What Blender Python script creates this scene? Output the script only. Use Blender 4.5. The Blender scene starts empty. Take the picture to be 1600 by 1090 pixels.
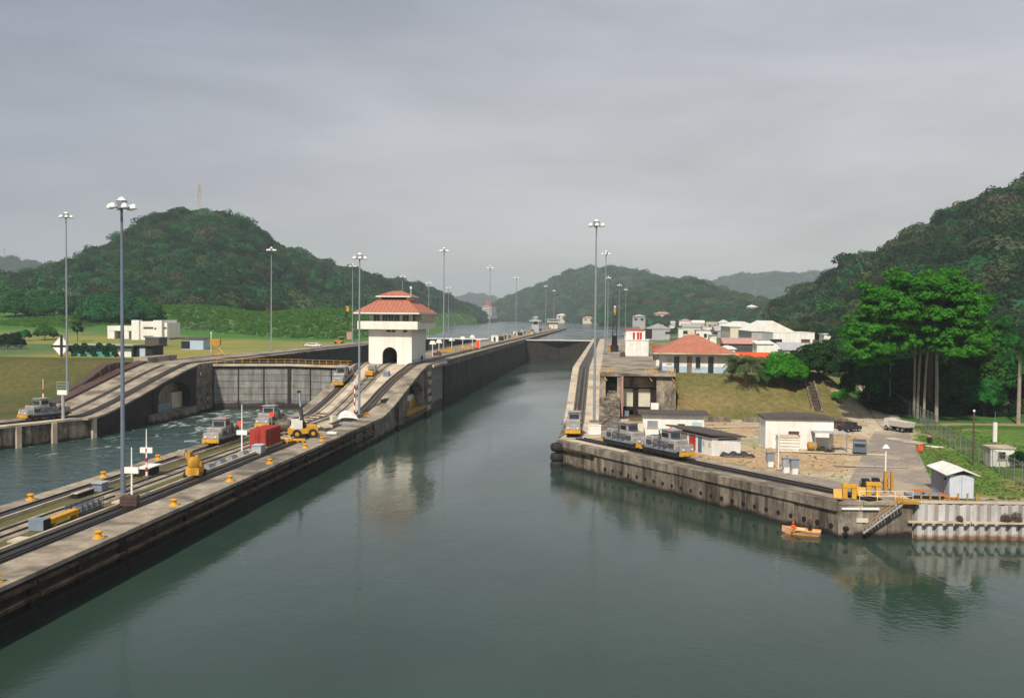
import bpy, math, random
from mathutils import Vector, Matrix, noise
random.seed(7)
SC = bpy.context.scene
COL = SC.collection
R = math.radians
# ------------------------------------------------------------------ camera
F_PX, CX, CY = 1500.0, 800.0, 545.0          # focal length and centre in the photo's pixels (1600 x 1090)
CAM = Vector((0, 0, 22.5))
ROLL = R(0.5)
_dx, _dy = 150.0, 50.0                        # where the lock axis (+Y) vanishes
_c, _s = math.cos(ROLL), math.sin(ROLL)
_a, _b = _dx*_c - _dy*_s, _dy*_c + _dx*_s
PITCH = math.atan(_b / F_PX)
YAW = math.atan(_a / F_PX * math.cos(PITCH))
FW = Vector((-math.sin(YAW)*math.cos(PITCH), math.cos(YAW)*math.cos(PITCH), -math.sin(PITCH)))
RT0 = Vector((math.cos(YAW), math.sin(YAW), 0)); UP0 = RT0.cross(FW)
RT = RT0*_c + UP0*_s; UP = UP0*_c - RT0*_s
cam_data = bpy.data.cameras.new('camera'); cam = bpy.data.objects.new('camera', cam_data); COL.objects.link(cam)
cam_data.sensor_width = 36; cam_data.lens = 36*F_PX/1600; cam_data.clip_start = 0.5; cam_data.clip_end = 30000
cam.matrix_world = Matrix(((RT.x, UP.x, -FW.x, CAM.x), (RT.y, UP.y, -FW.y, CAM.y), (RT.z, UP.z, -FW.z, CAM.z), (0, 0, 0, 1)))
SC.camera = cam
# ------------------------------------------------------------------ sky, sun, exposure
SUN_EL, SUN_AZ = R(46), R(192)               # azimuth clockwise from +Y: behind the camera, slightly left
w = bpy.data.worlds.new('World'); SC.world = w; w.use_nodes = True
nt = w.node_tree; N = nt.nodes; L = nt.links
for n in list(N): N.remove(n)
out = N.new('ShaderNodeOutputWorld'); bg = N.new('ShaderNodeBackground'); bg.inputs[1].default_value = 0.1
sky = N.new('ShaderNodeTexSky'); sky.sky_type = 'NISHITA'; sky.sun_disc = False
sky.sun_elevation = SUN_EL; sky.sun_rotation = SUN_AZ; sky.air_density = 1.6; sky.dust_density = 2.5
tc = N.new('ShaderNodeTexCoord')
sep = N.new('ShaderNodeSeparateXYZ'); L.new(tc.outputs['Generated'], sep.inputs[0])
mp = N.new('ShaderNodeMapping'); mp.inputs['Scale'].default_value = (1.5, 1.5, 6.5); mp.inputs['Rotation'].default_value = (0.06, 0.10, 0); L.new(tc.outputs['Generated'], mp.inputs[0])
n1 = N.new('ShaderNodeTexNoise'); n1.inputs['Scale'].default_value = 2.1; n1.inputs['Detail'].default_value = 6; n1.inputs['Roughness'].default_value = 0.55; L.new(mp.outputs[0], n1.inputs[0])
n1.inputs['Distortion'].default_value = 0.3
# cloud deck: pale grey low down, darker blue grey bands higher up
r1 = N.new('ShaderNodeValToRGB'); L.new(sep.outputs['Z'], r1.inputs[0])
e = r1.color_ramp.elements
e[0].position = 0.0; e[0].color = (4.75, 4.9, 4.6, 1)
e[1].position = 1.0; e[1].color = (3.4, 3.5, 3.9, 1)
for p, c in ((0.05, (4.7, 4.85, 4.7, 1)), (0.12, (4.4, 4.4, 4.6, 1)), (0.19, (4.4, 4.45, 4.65, 1)), (0.28, (3.85, 3.95, 4.3, 1)), (0.45, (3.3, 3.55, 3.9, 1))):
    k = e.new(p); k.color = c
r2 = N.new('ShaderNodeMapRange'); L.new(n1.outputs[0], r2.inputs[0]); r2.inputs[1].default_value = 0.3; r2.inputs[2].default_value = 0.72
r2.inputs[3].default_value = 0.84; r2.inputs[4].default_value = 1.12
mul = N.new('ShaderNodeVectorMath'); mul.operation = 'SCALE'; L.new(r1.outputs[0], mul.inputs[0]); L.new(r2.outputs[0], mul.inputs['Scale'])
mx = N.new('ShaderNodeMixRGB'); mx.inputs[0].default_value = 0.93; L.new(sky.outputs[0], mx.inputs[1]); 
# the deck is thicker and bluer towards the left of the view
dt = N.new('ShaderNodeVectorMath'); dt.operation = 'DOT_PRODUCT'; L.new(tc.outputs['Generated'], dt.inputs[0]); dt.inputs[1].default_value = (0.93, 0.25, -0.45)
dn_ = N.new('ShaderNodeTexNoise'); dn_.inputs['Scale'].default_value = 1.6; dn_.inputs['Detail'].default_value = 3; L.new(mp.outputs[0], dn_.inputs[0])
da = N.new('ShaderNodeMath'); da.operation = 'MULTIPLY_ADD'; L.new(dn_.outputs[0], da.inputs[0]); da.inputs[1].default_value = 0.5; L.new(dt.outputs['Value'], da.inputs[2])
dm_ = N.new('ShaderNodeMapRange'); dm_.interpolation_type = 'SMOOTHSTEP'; L.new(da.outputs[0], dm_.inputs[0]); dm_.inputs[1].default_value = -0.45; dm_.inputs[2].default_value = 0.5
dc = N.new('ShaderNodeMixRGB'); L.new(dm_.outputs[0], dc.inputs[0]); dc.inputs[1].default_value = (0.58, 0.63, 0.74, 1); dc.inputs[2].default_value = (1.0, 1.0, 1.0, 1)
mm = N.new('ShaderNodeVectorMath'); mm.operation = 'MULTIPLY'; L.new(mul.outputs[0], mm.inputs[0]); L.new(dc.outputs[0], mm.inputs[1]); L.new(mm.outputs[0], mx.inputs[2])
L.new(mx.outputs[0], bg.inputs[0]); L.new(bg.outputs[0], out.inputs[0])
sd = bpy.data.lights.new('sun', 'SUN'); sd.energy = 3.9; sd.angle = R(3); sd.color = (1.0, 0.92, 0.79)
sun = bpy.data.objects.new('sun', sd); COL.objects.link(sun)
sdir = Vector((math.sin(SUN_AZ)*math.cos(SUN_EL), math.cos(SUN_AZ)*math.cos(SUN_EL), math.sin(SUN_EL)))
sun.rotation_euler = sdir.to_track_quat('Z', 'Y').to_euler()
SC.view_settings.view_transform = 'Standard'; SC.view_settings.look = 'None'; SC.view_settings.gamma = 1
SC.view_settings.use_curve_mapping = False; SC.view_settings.exposure = 0.4
SC.cycles.max_bounces = 5; SC.cycles.volume_bounces = 0; SC.cycles.transparent_max_bounces = 8
SC.cycles.diffuse_bounces = 2; SC.cycles.glossy_bounces = 3

# ------------------------------------------------------------------ helpers
def ray(px, py): return FW*F_PX + RT*(px-CX) - UP*(py-CY)
def W(px, py, z=3.8):                         # the point at height z seen at a photo pixel
    d = ray(px, py); return CAM + d*((z-CAM.z)/d.z)
def atY(px, py, Y):                           # the point at distance Y seen at a photo pixel
    d = ray(px, py); return CAM + d*(Y/d.y)
def lerp(a, b, t): return a + (b-a)*t
def sstep(a, b, x):
    t = min(1, max(0, (x-a)/(b-a))); return t*t*(3-2*t)
def interp(x, pts):
    if x <= pts[0][0]: return pts[0][1]
    for (a, b), (c, d) in zip(pts, pts[1:]):
        if x <= c: return b + (d-b)*(x-a)/(c-a)
    return pts[-1][1]
def nz(x, y, s=1.0, k=0.0): return noise.noise(Vector((x*s, y*s, k)))

M = {}
def mat(name, c1, c2=None, rough=0.85, scale=1.0, bump=0.0, metal=0.0, streak=None, wet=None, coord='Object', detail=5, spec=0.3, rnd=0.0, bscale=None, dirt=None):
    m = bpy.data.materials.new(name); m.use_nodes = True; t = m.node_tree; N = t.nodes; L = t.links
    b = N['Principled BSDF']; b.inputs['Roughness'].default_value = rough; b.inputs['Metallic'].default_value = metal
    b.inputs['Specular IOR Level'].default_value = spec
    c2 = c2 or tuple(v*0.72 for v in c1)
    tc = N.new('ShaderNodeTexCoord'); geo = N.new('ShaderNodeNewGeometry')
    src = geo.outputs['Position'] if coord == 'World' else tc.outputs['Object']
    no = N.new('ShaderNodeTexNoise'); no.inputs['Scale'].default_value = scale; no.inputs['Detail'].default_value = detail; no.inputs['Roughness'].default_value = 0.65
    L.new(src, no.inputs[0])
    mr = N.new('ShaderNodeMapRange'); L.new(no.outputs[0], mr.inputs[0]); mr.inputs[1].default_value = 0.33; mr.inputs[2].default_value = 0.67
    mix = N.new('ShaderNodeMixRGB'); L.new(mr.outputs[0], mix.inputs[0]); mix.inputs[1].default_value = (*c2, 1); mix.inputs[2].default_value = (*c1, 1)
    col = mix.outputs[0]
    if dirt:                                   # large irregular patches of another colour: (colour, scale, threshold, amount)
        dn = N.new('ShaderNodeTexNoise'); dn.inputs['Scale'].default_value = dirt[1]; dn.inputs['Detail'].default_value = 6; L.new(geo.outputs['Position'], dn.inputs[0])
        dm = N.new('ShaderNodeMapRange'); L.new(dn.outputs[0], dm.inputs[0]); dm.inputs[1].default_value = dirt[2]; dm.inputs[2].default_value = dirt[2]+0.12; dm.inputs[4].default_value = dirt[3]
        m3 = N.new('ShaderNodeMixRGB'); L.new(dm.outputs[0], m3.inputs[0]); L.new(col, m3.inputs[1]); m3.inputs[2].default_value = (*dirt[0], 1); col = m3.outputs[0]
    if streak:                                 # vertical run marks: (colour, amount)
        mp = N.new('ShaderNodeMapping'); mp.inputs['Scale'].default_value = (1.0, 1.0, 0.09); L.new(geo.outputs['Position'], mp.inputs[0])
        sn = N.new('ShaderNodeTexNoise'); sn.inputs['Scale'].default_value = 0.9; sn.inputs['Detail'].default_value = 6; sn.inputs['Roughness'].default_value = 0.7; L.new(mp.outputs[0], sn.inputs[0])
        sm = N.new('ShaderNodeMapRange'); L.new(sn.outputs[0], sm.inputs[0]); sm.inputs[1].default_value = 0.42; sm.inputs[2].default_value = 0.6; sm.inputs[4].default_value = streak[1]
        m2 = N.new('ShaderNodeMixRGB'); L.new(sm.outputs[0], m2.inputs[0]); L.new(col, m2.inputs[1]); m2.inputs[2].default_value = (*streak[0], 1); col = m2.outputs[0]
    if wet:                                    # algae and tide mark below a height: (colour, z, softness)
        sp = N.new('ShaderNodeSeparateXYZ'); L.new(geo.outputs['Position'], sp.inputs[0])
        wn = N.new('ShaderNodeTexNoise'); wn.inputs['Scale'].default_value = 0.5; wn.inputs['Detail'].default_value = 5; L.new(geo.outputs['Position'], wn.inputs[0])
        ad = N.new('ShaderNodeMath'); ad.operation = 'MULTIPLY_ADD'; L.new(wn.outputs[0], ad.inputs[0]); ad.inputs[1].default_value = -wet[2]*2; L.new(sp.outputs['Z'], ad.inputs[2])
        wm = N.new('ShaderNodeMapRange'); L.new(ad.outputs[0], wm.inputs[0]); wm.inputs[1].default_value = wet[1]; wm.inputs[2].default_value = wet[1]-wet[2]*0.6; 
        wm.inputs[3].default_value = 0; wm.inputs[4].default_value = 0.95
        m4 = N.new('ShaderNodeMixRGB'); L.new(wm.outputs[0], m4.inputs[0]); L.new(col, m4.inputs[1]); m4.inputs[2].default_value = (*wet[0], 1); col = m4.outputs[0]
    if rnd:
        oi = N.new('ShaderNodeObjectInfo'); hv = N.new('ShaderNodeHueSaturation'); L.new(col, hv.inputs['Color'])
        rm = N.new('ShaderNodeMapRange'); L.new(oi.outputs['Random'], rm.inputs[0]); rm.inputs[3].default_value = 1-rnd; rm.inputs[4].default_value = 1+rnd; L.new(rm.outputs[0], hv.inputs['Value']); col = hv.outputs[0]
    L.new(col, b.inputs['Base Color'])
    if bump:
        bn = N.new('ShaderNodeTexNoise'); bn.inputs['Scale'].default_value = bscale or scale*6; bn.inputs['Detail'].default_value = 4; L.new(src, bn.inputs[0])
        bp = N.new('ShaderNodeBump'); bp.inputs['Strength'].default_value = bump; bp.inputs['Distance'].default_value = 0.1; L.new(bn.outputs[0], bp.inputs['Height']); L.new(bp.outputs[0], b.inputs['Normal'])
    M[name] = m; return m

BLK = (0.012, 0.009, 0.008)
mat('concrete', (0.40, 0.34, 0.26), (0.20, 0.165, 0.125), scale=0.6, bump=0.5, coord='World', detail=9, dirt=((0.085, 0.07, 0.055), 0.2, 0.5, 0.75))
mat('concrete_light', (0.60, 0.51, 0.385), (0.42, 0.345, 0.26), scale=0.4, bump=0.3, coord='World', dirt=((0.22, 0.17, 0.12), 0.25, 0.5, 0.55))
mat('concrete_face', (0.33, 0.275, 0.205), (0.14, 0.115, 0.09), scale=0.5, bump=0.5, coord='World', streak=((0.035, 0.026, 0.02), 0.9), wet=(BLK, 0.0, 0.8), rnd=0.15)
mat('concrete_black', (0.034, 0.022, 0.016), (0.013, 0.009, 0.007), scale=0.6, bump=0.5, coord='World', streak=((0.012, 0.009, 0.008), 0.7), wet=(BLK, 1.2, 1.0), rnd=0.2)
mat('chamber_face', (0.062, 0.055, 0.043), (0.028, 0.025, 0.019), scale=0.4, bump=0.5, coord='World', streak=((0.015, 0.013, 0.009), 0.8), wet=(BLK, 1.6, 1.4), rnd=0.2)
mat('concrete_worn', (0.36, 0.31, 0.25), (0.07, 0.055, 0.045), scale=0.45, bump=0.5, coord='World', streak=((0.04, 0.03, 0.025), 0.6), wet=(BLK, 0.1, 0.8), rnd=0.1)
mat('rust_edge', (0.12, 0.075, 0.042), (0.014, 0.009, 0.007), scale=0.7, bump=0.4, coord='World')
mat('grass_strip', (0.14, 0.115, 0.035), (0.085, 0.085, 0.03), scale=0.9, bump=0.6, coord='World', bscale=9)
mat('rail_bed', (0.055, 0.048, 0.042), (0.022, 0.019, 0.017), scale=1.2, bump=0.4, coord='World')
mat('rail_bed_dusty', (0.15, 0.125, 0.10), (0.075, 0.062, 0.052), scale=1.0, bump=0.4, coord='World')
mat('rail_steel', (0.06, 0.05, 0.045), (0.03, 0.025, 0.022), rough=0.45, metal=0.6, scale=2)
mat('white_paint', (0.86, 0.83, 0.75), (0.78, 0.75, 0.66), scale=0.8, bump=0.08, streak=((0.50, 0.47, 0.40), 0.35))
mat('white_clean', (0.82, 0.81, 0.77), (0.70, 0.68, 0.63), scale=0.8, streak=((0.42, 0.38, 0.31), 0.28))
mat('cream', (0.66, 0.61, 0.48), (0.55, 0.51, 0.40), scale=1)
mat('roof_tile', (0.44, 0.165, 0.105), (0.31, 0.115, 0.075), scale=1.3, bump=0.3, rnd=0.1)
mat('roof_red', (0.44, 0.13, 0.085), (0.34, 0.10, 0.065), scale=0.8)
mat('roof_dark', (0.10, 0.085, 0.08), (0.065, 0.055, 0.05), scale=1.0, bump=0.2)
mat('roof_grey', (0.42, 0.42, 0.42), (0.30, 0.30, 0.31), scale=0.7, rnd=0.1)
mat('roof_pink', (0.50, 0.27, 0.24), (0.42, 0.22, 0.2), scale=0.7)
mat('orange_cloth', (0.85, 0.11, 0.025), (0.66, 0.07, 0.02), scale=1.2)
mat('dark', (0.012, 0.011, 0.011), (0.02, 0.018, 0.016), rough=0.7)
mat('glass_dark', (0.02, 0.025, 0.028), (0.03, 0.035, 0.04), rough=0.12, spec=0.6)
mat('steel_grey', (0.26, 0.29, 0.33), (0.20, 0.225, 0.26), rough=0.5, scale=0.6)
mat('pole_blue', (0.15, 0.19, 0.24), (0.12, 0.155, 0.20), rough=0.5, scale=0.8)
mat('lamp_white', (0.86, 0.86, 0.82), (0.74, 0.74, 0.7), rough=0.25, spec=0.6)
mat('silver', (0.42, 0.40, 0.39), (0.24, 0.225, 0.22), rough=0.45, metal=0.15, scale=1.2, bump=0.05, rnd=0.08)
mat('silver_dark', (0.17, 0.17, 0.18), (0.10, 0.10, 0.105), rough=0.5, metal=0.15, scale=1.5)
mat('yellow', (0.70, 0.37, 0.03), (0.50, 0.25, 0.025), rough=0.5, scale=1.4)
mat('ochre', (0.50, 0.27, 0.04), (0.33, 0.17, 0.03), rough=0.7, scale=1.2)
mat('orange', (0.62, 0.20, 0.03), (0.45, 0.13, 0.02), rough=0.6)
mat('red', (0.50, 0.035, 0.025), (0.36, 0.025, 0.02), rough=0.55, scale=0.8)
mat('container_red', (0.40, 0.045, 0.03), (0.27, 0.03, 0.022), rough=0.6, scale=0.9)
mat('teal', (0.10, 0.36, 0.34), (0.07, 0.26, 0.25), scale=0.6)
mat('pale_blue', (0.42, 0.53, 0.62), (0.34, 0.44, 0.53), scale=0.8)
mat('blue_door', (0.10, 0.17, 0.27), (0.07, 0.12, 0.2))
mat('gate_plate', (0.30, 0.30, 0.29), (0.19, 0.19, 0.18), rough=0.55, scale=0.7, bump=0.2, coord='World', streak=((0.10, 0.085, 0.07), 0.6), wet=((0.03, 0.025, 0.02), 1.0, 0.9), rnd=0.13)
mat('gate_dark', (0.035, 0.03, 0.022), (0.02, 0.017, 0.013), rough=0.7, scale=0.7, coord='World', rnd=0.2)
mat('rubber', (0.018, 0.017, 0.017), (0.03, 0.028, 0.027), rough=0.8, scale=2, bump=0.3)
mat('olive', (0.13, 0.115, 0.07), (0.075, 0.065, 0.04), rough=0.5, scale=1.2)
mat('tarp_white', (0.72, 0.73, 0.68), (0.58, 0.58, 0.54), rough=0.6, scale=1.2, bump=0.3)
mat('tarp_black', (0.02, 0.02, 0.022), (0.035, 0.034, 0.034), rough=0.6, scale=2, bump=0.4)
mat('box_blue', (0.20, 0.25, 0.31), (0.15, 0.19, 0.24), rough=0.6, scale=1)
mat('dirt', (0.40, 0.235, 0.12), (0.30, 0.19, 0.11), scale=0.3, bump=0.4, coord='World', dirt=((0.50, 0.38, 0.27), 0.12, 0.53, 0.8))
mat('asphalt', (0.31, 0.265, 0.22), (0.21, 0.175, 0.15), scale=0.8, bump=0.4, coord='World', detail=9, dirt=((0.42, 0.33, 0.24), 0.16, 0.47, 0.8))
mat('road_concrete', (0.50, 0.41, 0.31), (0.38, 0.30, 0.23), scale=0.3, bump=0.2, coord='World', dirt=((0.22, 0.17, 0.13), 0.1, 0.52, 0.5))
mat('bark_pale', (0.36, 0.31, 0.26), (0.22, 0.18, 0.15), scale=1.5, bump=0.3)
mat('bark', (0.12, 0.085, 0.06), (0.06, 0.045, 0.035), scale=1.5, bump=0.4)
mat('wood', (0.30, 0.2, 0.1), (0.2, 0.13, 0.07), scale=2)
mat('brown_steel', (0.11, 0.062, 0.05), (0.06, 0.038, 0.032), rough=0.7, scale=1, coord='World')
mat('sheet_white', (0.56, 0.55, 0.55), (0.42, 0.41, 0.40), rough=0.6, scale=0.5, coord='World', streak=((0.28, 0.19, 0.12), 0.4), wet=((0.20, 0.11, 0.05), 0.0, 0.6), rnd=0.12)
mat('skin', (0.30, 0.17, 0.11), (0.27, 0.15, 0.1), rough=0.6)
mat('cloth_dark', (0.05, 0.035, 0.04), (0.03, 0.025, 0.03))
mat('boat_hull', (0.72, 0.42, 0.26), (0.62, 0.34, 0.2), rough=0.5)
mat('boat_in', (0.75, 0.36, 0.06), (0.62, 0.27, 0.04), rough=0.6)
mat('fence_wire', (0.30, 0.31, 0.31), (0.24, 0.25, 0.25), rough=0.5, metal=0.3)
mat('truck_white', (0.62, 0.58, 0.54), (0.52, 0.48, 0.44), rough=0.5)
mat('car_blue', (0.12, 0.14, 0.18), (0.09, 0.11, 0.15), rough=0.35)
mat('shed_shaded', (0.36, 0.40, 0.47), (0.29, 0.33, 0.39), rough=0.6, scale=0.8, streak=((0.25, 0.2, 0.17), 0.3))  # shade on the shed's side walls, put into the colour; streaks are stains
mat('shed_lit', (0.58, 0.62, 0.68), (0.48, 0.52, 0.58), rough=0.6, scale=0.8)  # same metal in the lit tone of the front, light put into the colour

def leaf_mat(name, c1, c2, c3=None, rnd=0.25, hue=0.02, trans=0.25):
    m = bpy.data.materials.new(name); m.use_nodes = True; t = m.node_tree; N = t.nodes; L = t.links
    for n in list(N): N.remove(n)
    o = N.new('ShaderNodeOutputMaterial'); d = N.new('ShaderNodeBsdfDiffuse'); tr = N.new('ShaderNodeBsdfTranslucent'); mx = N.new('ShaderNodeMixShader'); mx.inputs[0].default_value = trans
    tc = N.new('ShaderNodeTexCoord'); no = N.new('ShaderNodeTexNoise'); no.inputs['Scale'].default_value = 0.9; no.inputs['Detail'].default_value = 4; L.new(tc.outputs['Object'], no.inputs[0])
    mr = N.new('ShaderNodeMapRange'); L.new(no.outputs[0], mr.inputs[0]); mr.inputs[1].default_value = 0.35; mr.inputs[2].default_value = 0.65
    mix = N.new('ShaderNodeMixRGB'); L.new(mr.outputs[0], mix.inputs[0]); mix.inputs[1].default_value = (*c1, 1); mix.inputs[2].default_value = (*c2, 1)
    oi = N.new('ShaderNodeObjectInfo'); col = mix.outputs[0]
    if c3:
        cm = N.new('ShaderNodeMapRange'); L.new(oi.outputs['Random'], cm.inputs[0]); cm.inputs[1].default_value = 0.80; cm.inputs[2].default_value = 0.97
        m3 = N.new('ShaderNodeMixRGB'); L.new(cm.outputs[0], m3.inputs[0]); L.new(col, m3.inputs[1]); m3.inputs[2].default_value = (*c3, 1); col = m3.outputs[0]
    wn = N.new('ShaderNodeTexWhiteNoise'); wn.noise_dimensions = '1D'; L.new(oi.outputs['Random'], wn.inputs['W'])
    hv = N.new('ShaderNodeHueSaturation'); L.new(col, hv.inputs['Color'])
    rm = N.new('ShaderNodeMapRange'); L.new(wn.outputs['Value'], rm.inputs[0]); rm.inputs[3].default_value = 1-rnd; rm.inputs[4].default_value = 1+rnd; L.new(rm.outputs[0], hv.inputs['Value'])
    rh = N.new('ShaderNodeMapRange'); L.new(oi.outputs['Random'], rh.inputs[0]); rh.inputs[3].default_value = 0.5-hue; rh.inputs[4].default_value = 0.5+hue; L.new(rh.outputs[0], hv.inputs['Hue'])
    L.new(hv.outputs[0], d.inputs[0]); L.new(hv.outputs[0], tr.inputs[0]); L.new(d.outputs[0], mx.inputs[1]); L.new(tr.outputs[0], mx.inputs[2]); L.new(mx.outputs[0], o.inputs[0])
    M[name] = m
leaf_mat('leaf_forest', (0.010, 0.055, 0.022), (0.026, 0.120, 0.036), (0.075, 0.095, 0.045), rnd=0.6, hue=0.035)
leaf_mat('leaf_forest_dry', (0.030, 0.062, 0.026), (0.070, 0.105, 0.038), (0.115, 0.09, 0.06), rnd=0.45, hue=0.035)
leaf_mat('leaf_bright', (0.020, 0.14, 0.014), (0.055, 0.26, 0.026), rnd=0.1, trans=0.3)
leaf_mat('leaf_lime', (0.05, 0.20, 0.015), (0.11, 0.36, 0.03), rnd=0.1, trans=0.35)
leaf_mat('leaf_mid', (0.018, 0.085, 0.016), (0.040, 0.15, 0.026), rnd=0.25)
leaf_mat('leaf_dark', (0.010, 0.036, 0.014), (0.024, 0.07, 0.022), rnd=0.3)
leaf_mat('leaf_palm', (0.06, 0.125, 0.055), (0.13, 0.20, 0.09), rnd=0.15)
leaf_mat('dry_grass', (0.20, 0.15, 0.055), (0.13, 0.125, 0.04), rnd=0.35)
leaf_mat('lawn_grass', (0.08, 0.16, 0.03), (0.13, 0.18, 0.045), rnd=0.3)
leaf_mat('reeds', (0.045, 0.135, 0.018), (0.085, 0.19, 0.03), rnd=0.3)

class MB:
    def __init__(s): s.v = []; s.f = []
    def add(s, vs, fs):
        o = len(s.v); s.v += [tuple(v) for v in vs]; s.f += [tuple(i+o for i in f) for f in fs]; return s
    def box(s, c, d, rz=0.0, tx=1.0, ty=1.0, rx=0.0):        # centre, size, turn about z; tx, ty narrow the top
        x, y, z = d[0]/2, d[1]/2, d[2]/2
        vs = [(-x, -y, -z), (x, -y, -z), (x, y, -z), (-x, y, -z), (-x*tx, -y*ty, z), (x*tx, -y*ty, z), (x*tx, y*ty, z), (-x*tx, y*ty, z)]
        m = Matrix.Translation(Vector(c)) @ Matrix.Rotation(rz, 4, 'Z') @ Matrix.Rotation(rx, 4, 'X')
        return s.add([m @ Vector(v) for v in vs], [(3, 2, 1, 0), (4, 5, 6, 7), (0, 1, 5, 4), (1, 2, 6, 5), (2, 3, 7, 6), (3, 0, 4, 7)])
    def bb(s, x0, x1, y0, y1, z0, z1): return s.box(((x0+x1)/2, (y0+y1)/2, (z0+z1)/2), (x1-x0, y1-y0, z1-z0))
    def cyl(s, p0, p1, r0, r1=None, n=8, cap=True):
        r1 = r0 if r1 is None else r1
        p0 = Vector(p0); p1 = Vector(p1); d = (p1-p0); q = d.to_track_quat('Z', 'Y')
        vs = []
        for p, r in ((p0, r0), (p1, r1)):
            for i in range(n):
                a = 2*math.pi*(i+0.5)/n; vs.append(p + q @ Vector((r*math.cos(a), r*math.sin(a), 0)))
        fs = [(i, (i+1) % n, n+(i+1) % n, n+i) for i in range(n)]
        if cap: fs += [tuple(range(n-1, -1, -1)), tuple(range(n, 2*n))]
        return s.add(vs, fs)
    def lathe(s, prof, c=(0, 0, 0), n=12, sx=1.0, sy=1.0):
        vs = []; c = Vector(c)
        for r, z in prof:
            for i in range(n):
                a = 2*math.pi*i/n; vs.append(c + Vector((r*sx*math.cos(a), r*sy*math.sin(a), z)))
        fs = []
        for k in range(len(prof)-1):
            for i in range(n): fs.append((k*n+i, k*n+(i+1) % n, (k+1)*n+(i+1) % n, (k+1)*n+i))
        fs += [tuple(range(n-1, -1, -1)), tuple(range((len(prof)-1)*n, len(prof)*n))]
        return s.add(vs, fs)
    def prism(s, poly, z0, z1):               # polygon in xy, counter-clockwise
        n = len(poly)
        vs = [(x, y, z0) for x, y in poly] + [(x, y, z1) for x, y in poly]
        return s.add(vs, [tuple(range(n-1, -1, -1)), tuple(range(n, 2*n))] + [(i, (i+1) % n, n+(i+1) % n, n+i) for i in range(n)])
    def xprism(s, poly, x0, x1):              # polygon in yz, swept along x
        n = len(poly)
        vs = [(x0, y, z) for y, z in poly] + [(x1, y, z) for y, z in poly]
        return s.add(vs, [tuple(range(n-1, -1, -1)), tuple(range(n, 2*n))] + [(i, (i+1) % n, n+(i+1) % n, n+i) for i in range(n)])
    def yprism(s, poly, y0, y1):              # polygon in xz, swept along y
        n = len(poly)
        vs = [(x, y0, z) for x, z in poly] + [(x, y1, z) for x, z in poly]
        return s.add(vs, [tuple(range(n)), tuple(range(2*n-1, n-1, -1))] + [(n+i, n+(i+1) % n, (i+1) % n, i) for i in range(n)])
    def strip(s, x0, x1, ys, top, bot):       # a long body along y whose top and bottom follow functions of y
        vs = []
        for y in ys:
            t, b = top(y), bot(y) if callable(bot) else bot
            p, q = x0(y) if callable(x0) else x0, x1(y) if callable(x1) else x1
            vs += [(p, y, b), (q, y, b), (q, y, t), (p, y, t)]
        fs = [(3, 2, 1, 0)]
        for k in range(len(ys)-1):
            a = 4*k; c = a+4
            for i in range(4): fs.append((a+i, a+(i+1) % 4, c+(i+1) % 4, c+i))
        e = 4*(len(ys)-1); fs.append((e, e+1, e+2, e+3))
        return s.add(vs, fs)
    def sheet(s, poly, zf, z=None):
        return s.add([(x, y, zf(x, y) if z is None else z) for x, y in poly], [tuple(range(len(poly)))])
    def build(s, name, m, parent=None, world=False, smooth=False, kind=None, label=None):
        me = bpy.data.meshes.new(name)
        vs = s.v
        if world and parent is not None:
            mi = chain(parent).inverted(); vs = [tuple(mi @ Vector(v)) for v in vs]
        me.from_pydata(vs, [], s.f)
        me.materials.append(M[m] if isinstance(m, str) else m)
        if smooth:
            for p in me.polygons: p.use_smooth = True
        o = bpy.data.objects.new(name, me); COL.objects.link(o)
        if parent is not None: o.parent = parent
        if kind: o['kind'] = kind
        if label: o['label'] = label
        return o
def chain(o):
    m = Matrix.Translation(o.location) @ o.rotation_euler.to_matrix().to_4x4() @ Matrix.Diagonal((*o.scale, 1))
    return chain(o.parent) @ m if o.parent else m
def thing(name, label, cat, loc=(0, 0, 0), rz=0.0, group=None):
    o = bpy.data.objects.new(name, None); COL.objects.link(o); o.location = loc; o.rotation_euler = (0, 0, rz)
    o.empty_display_size = 0.5
    o['label'] = label; o['category'] = cat
    if group: o['group'] = group
    return o
KIDS = {}
def children(o): return [c for c in bpy.data.objects if c.parent == o]
def copy_tree(o, kids, parent=None):
    c = o.copy(); COL.objects.link(c); c.parent = parent
    for ch in kids.get(o.name, []): copy_tree(ch, kids, c)
    return c
def kidmap(root):
    kids = {}
    def rec(o):
        kids[o.name] = children(o)
        for c in kids[o.name]: rec(c)
    rec(root); return kids
def dup(root, kids, loc, rz, label, group=None):
    c = copy_tree(root, kids); c.location = loc; c.rotation_euler = (0, 0, rz); c['label'] = label
    if group: c['group'] = group
    return c
def structure(o): o['kind'] = 'structure'; return o
# ================================================================== ground and water
ZL, ZU = 3.8, 11.2                            # lower and upper coping levels
LAKE = 9.7
A0, A1, A2, A3 = [(p.x, p.y) for p in (W(872, 687), W(1310, 783), W(1427, 784), W(1640, 787))]
_e = ((A3[0]-A2[0]), (A3[1]-A2[1])); A4 = (A2[0]+_e[0]*3.5, A2[1]+_e[1]*3.5)
WING = [A0, A1, A2, A4]
def QY(x): return interp(x, WING)
def DY(x, d): return (d + 0.0992*x)/0.995     # camera depth to distance along the locks
LWING = [(-91.5, 164.0), (-98.5, 146.0), (-130.0, 82.0), (-160, 12)]
def wing_y(x):
    return interp(x, WING)
def lwing_x(y):
    return interp(y, [(12, -160), (82, -130), (146, -98.5), (164, -91.5)])
XS_L = [(480, -105), (700, -118), (900, -150), (1280, -222), (1500, -206), (1700, -222), (1900, -330), (2300, -900)]
XS_R = [(480, 2), (960, 34), (1160, 60), (1420, 52), (1846, -58), (2285, -238), (2600, -600), (3000, -900)]
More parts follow.
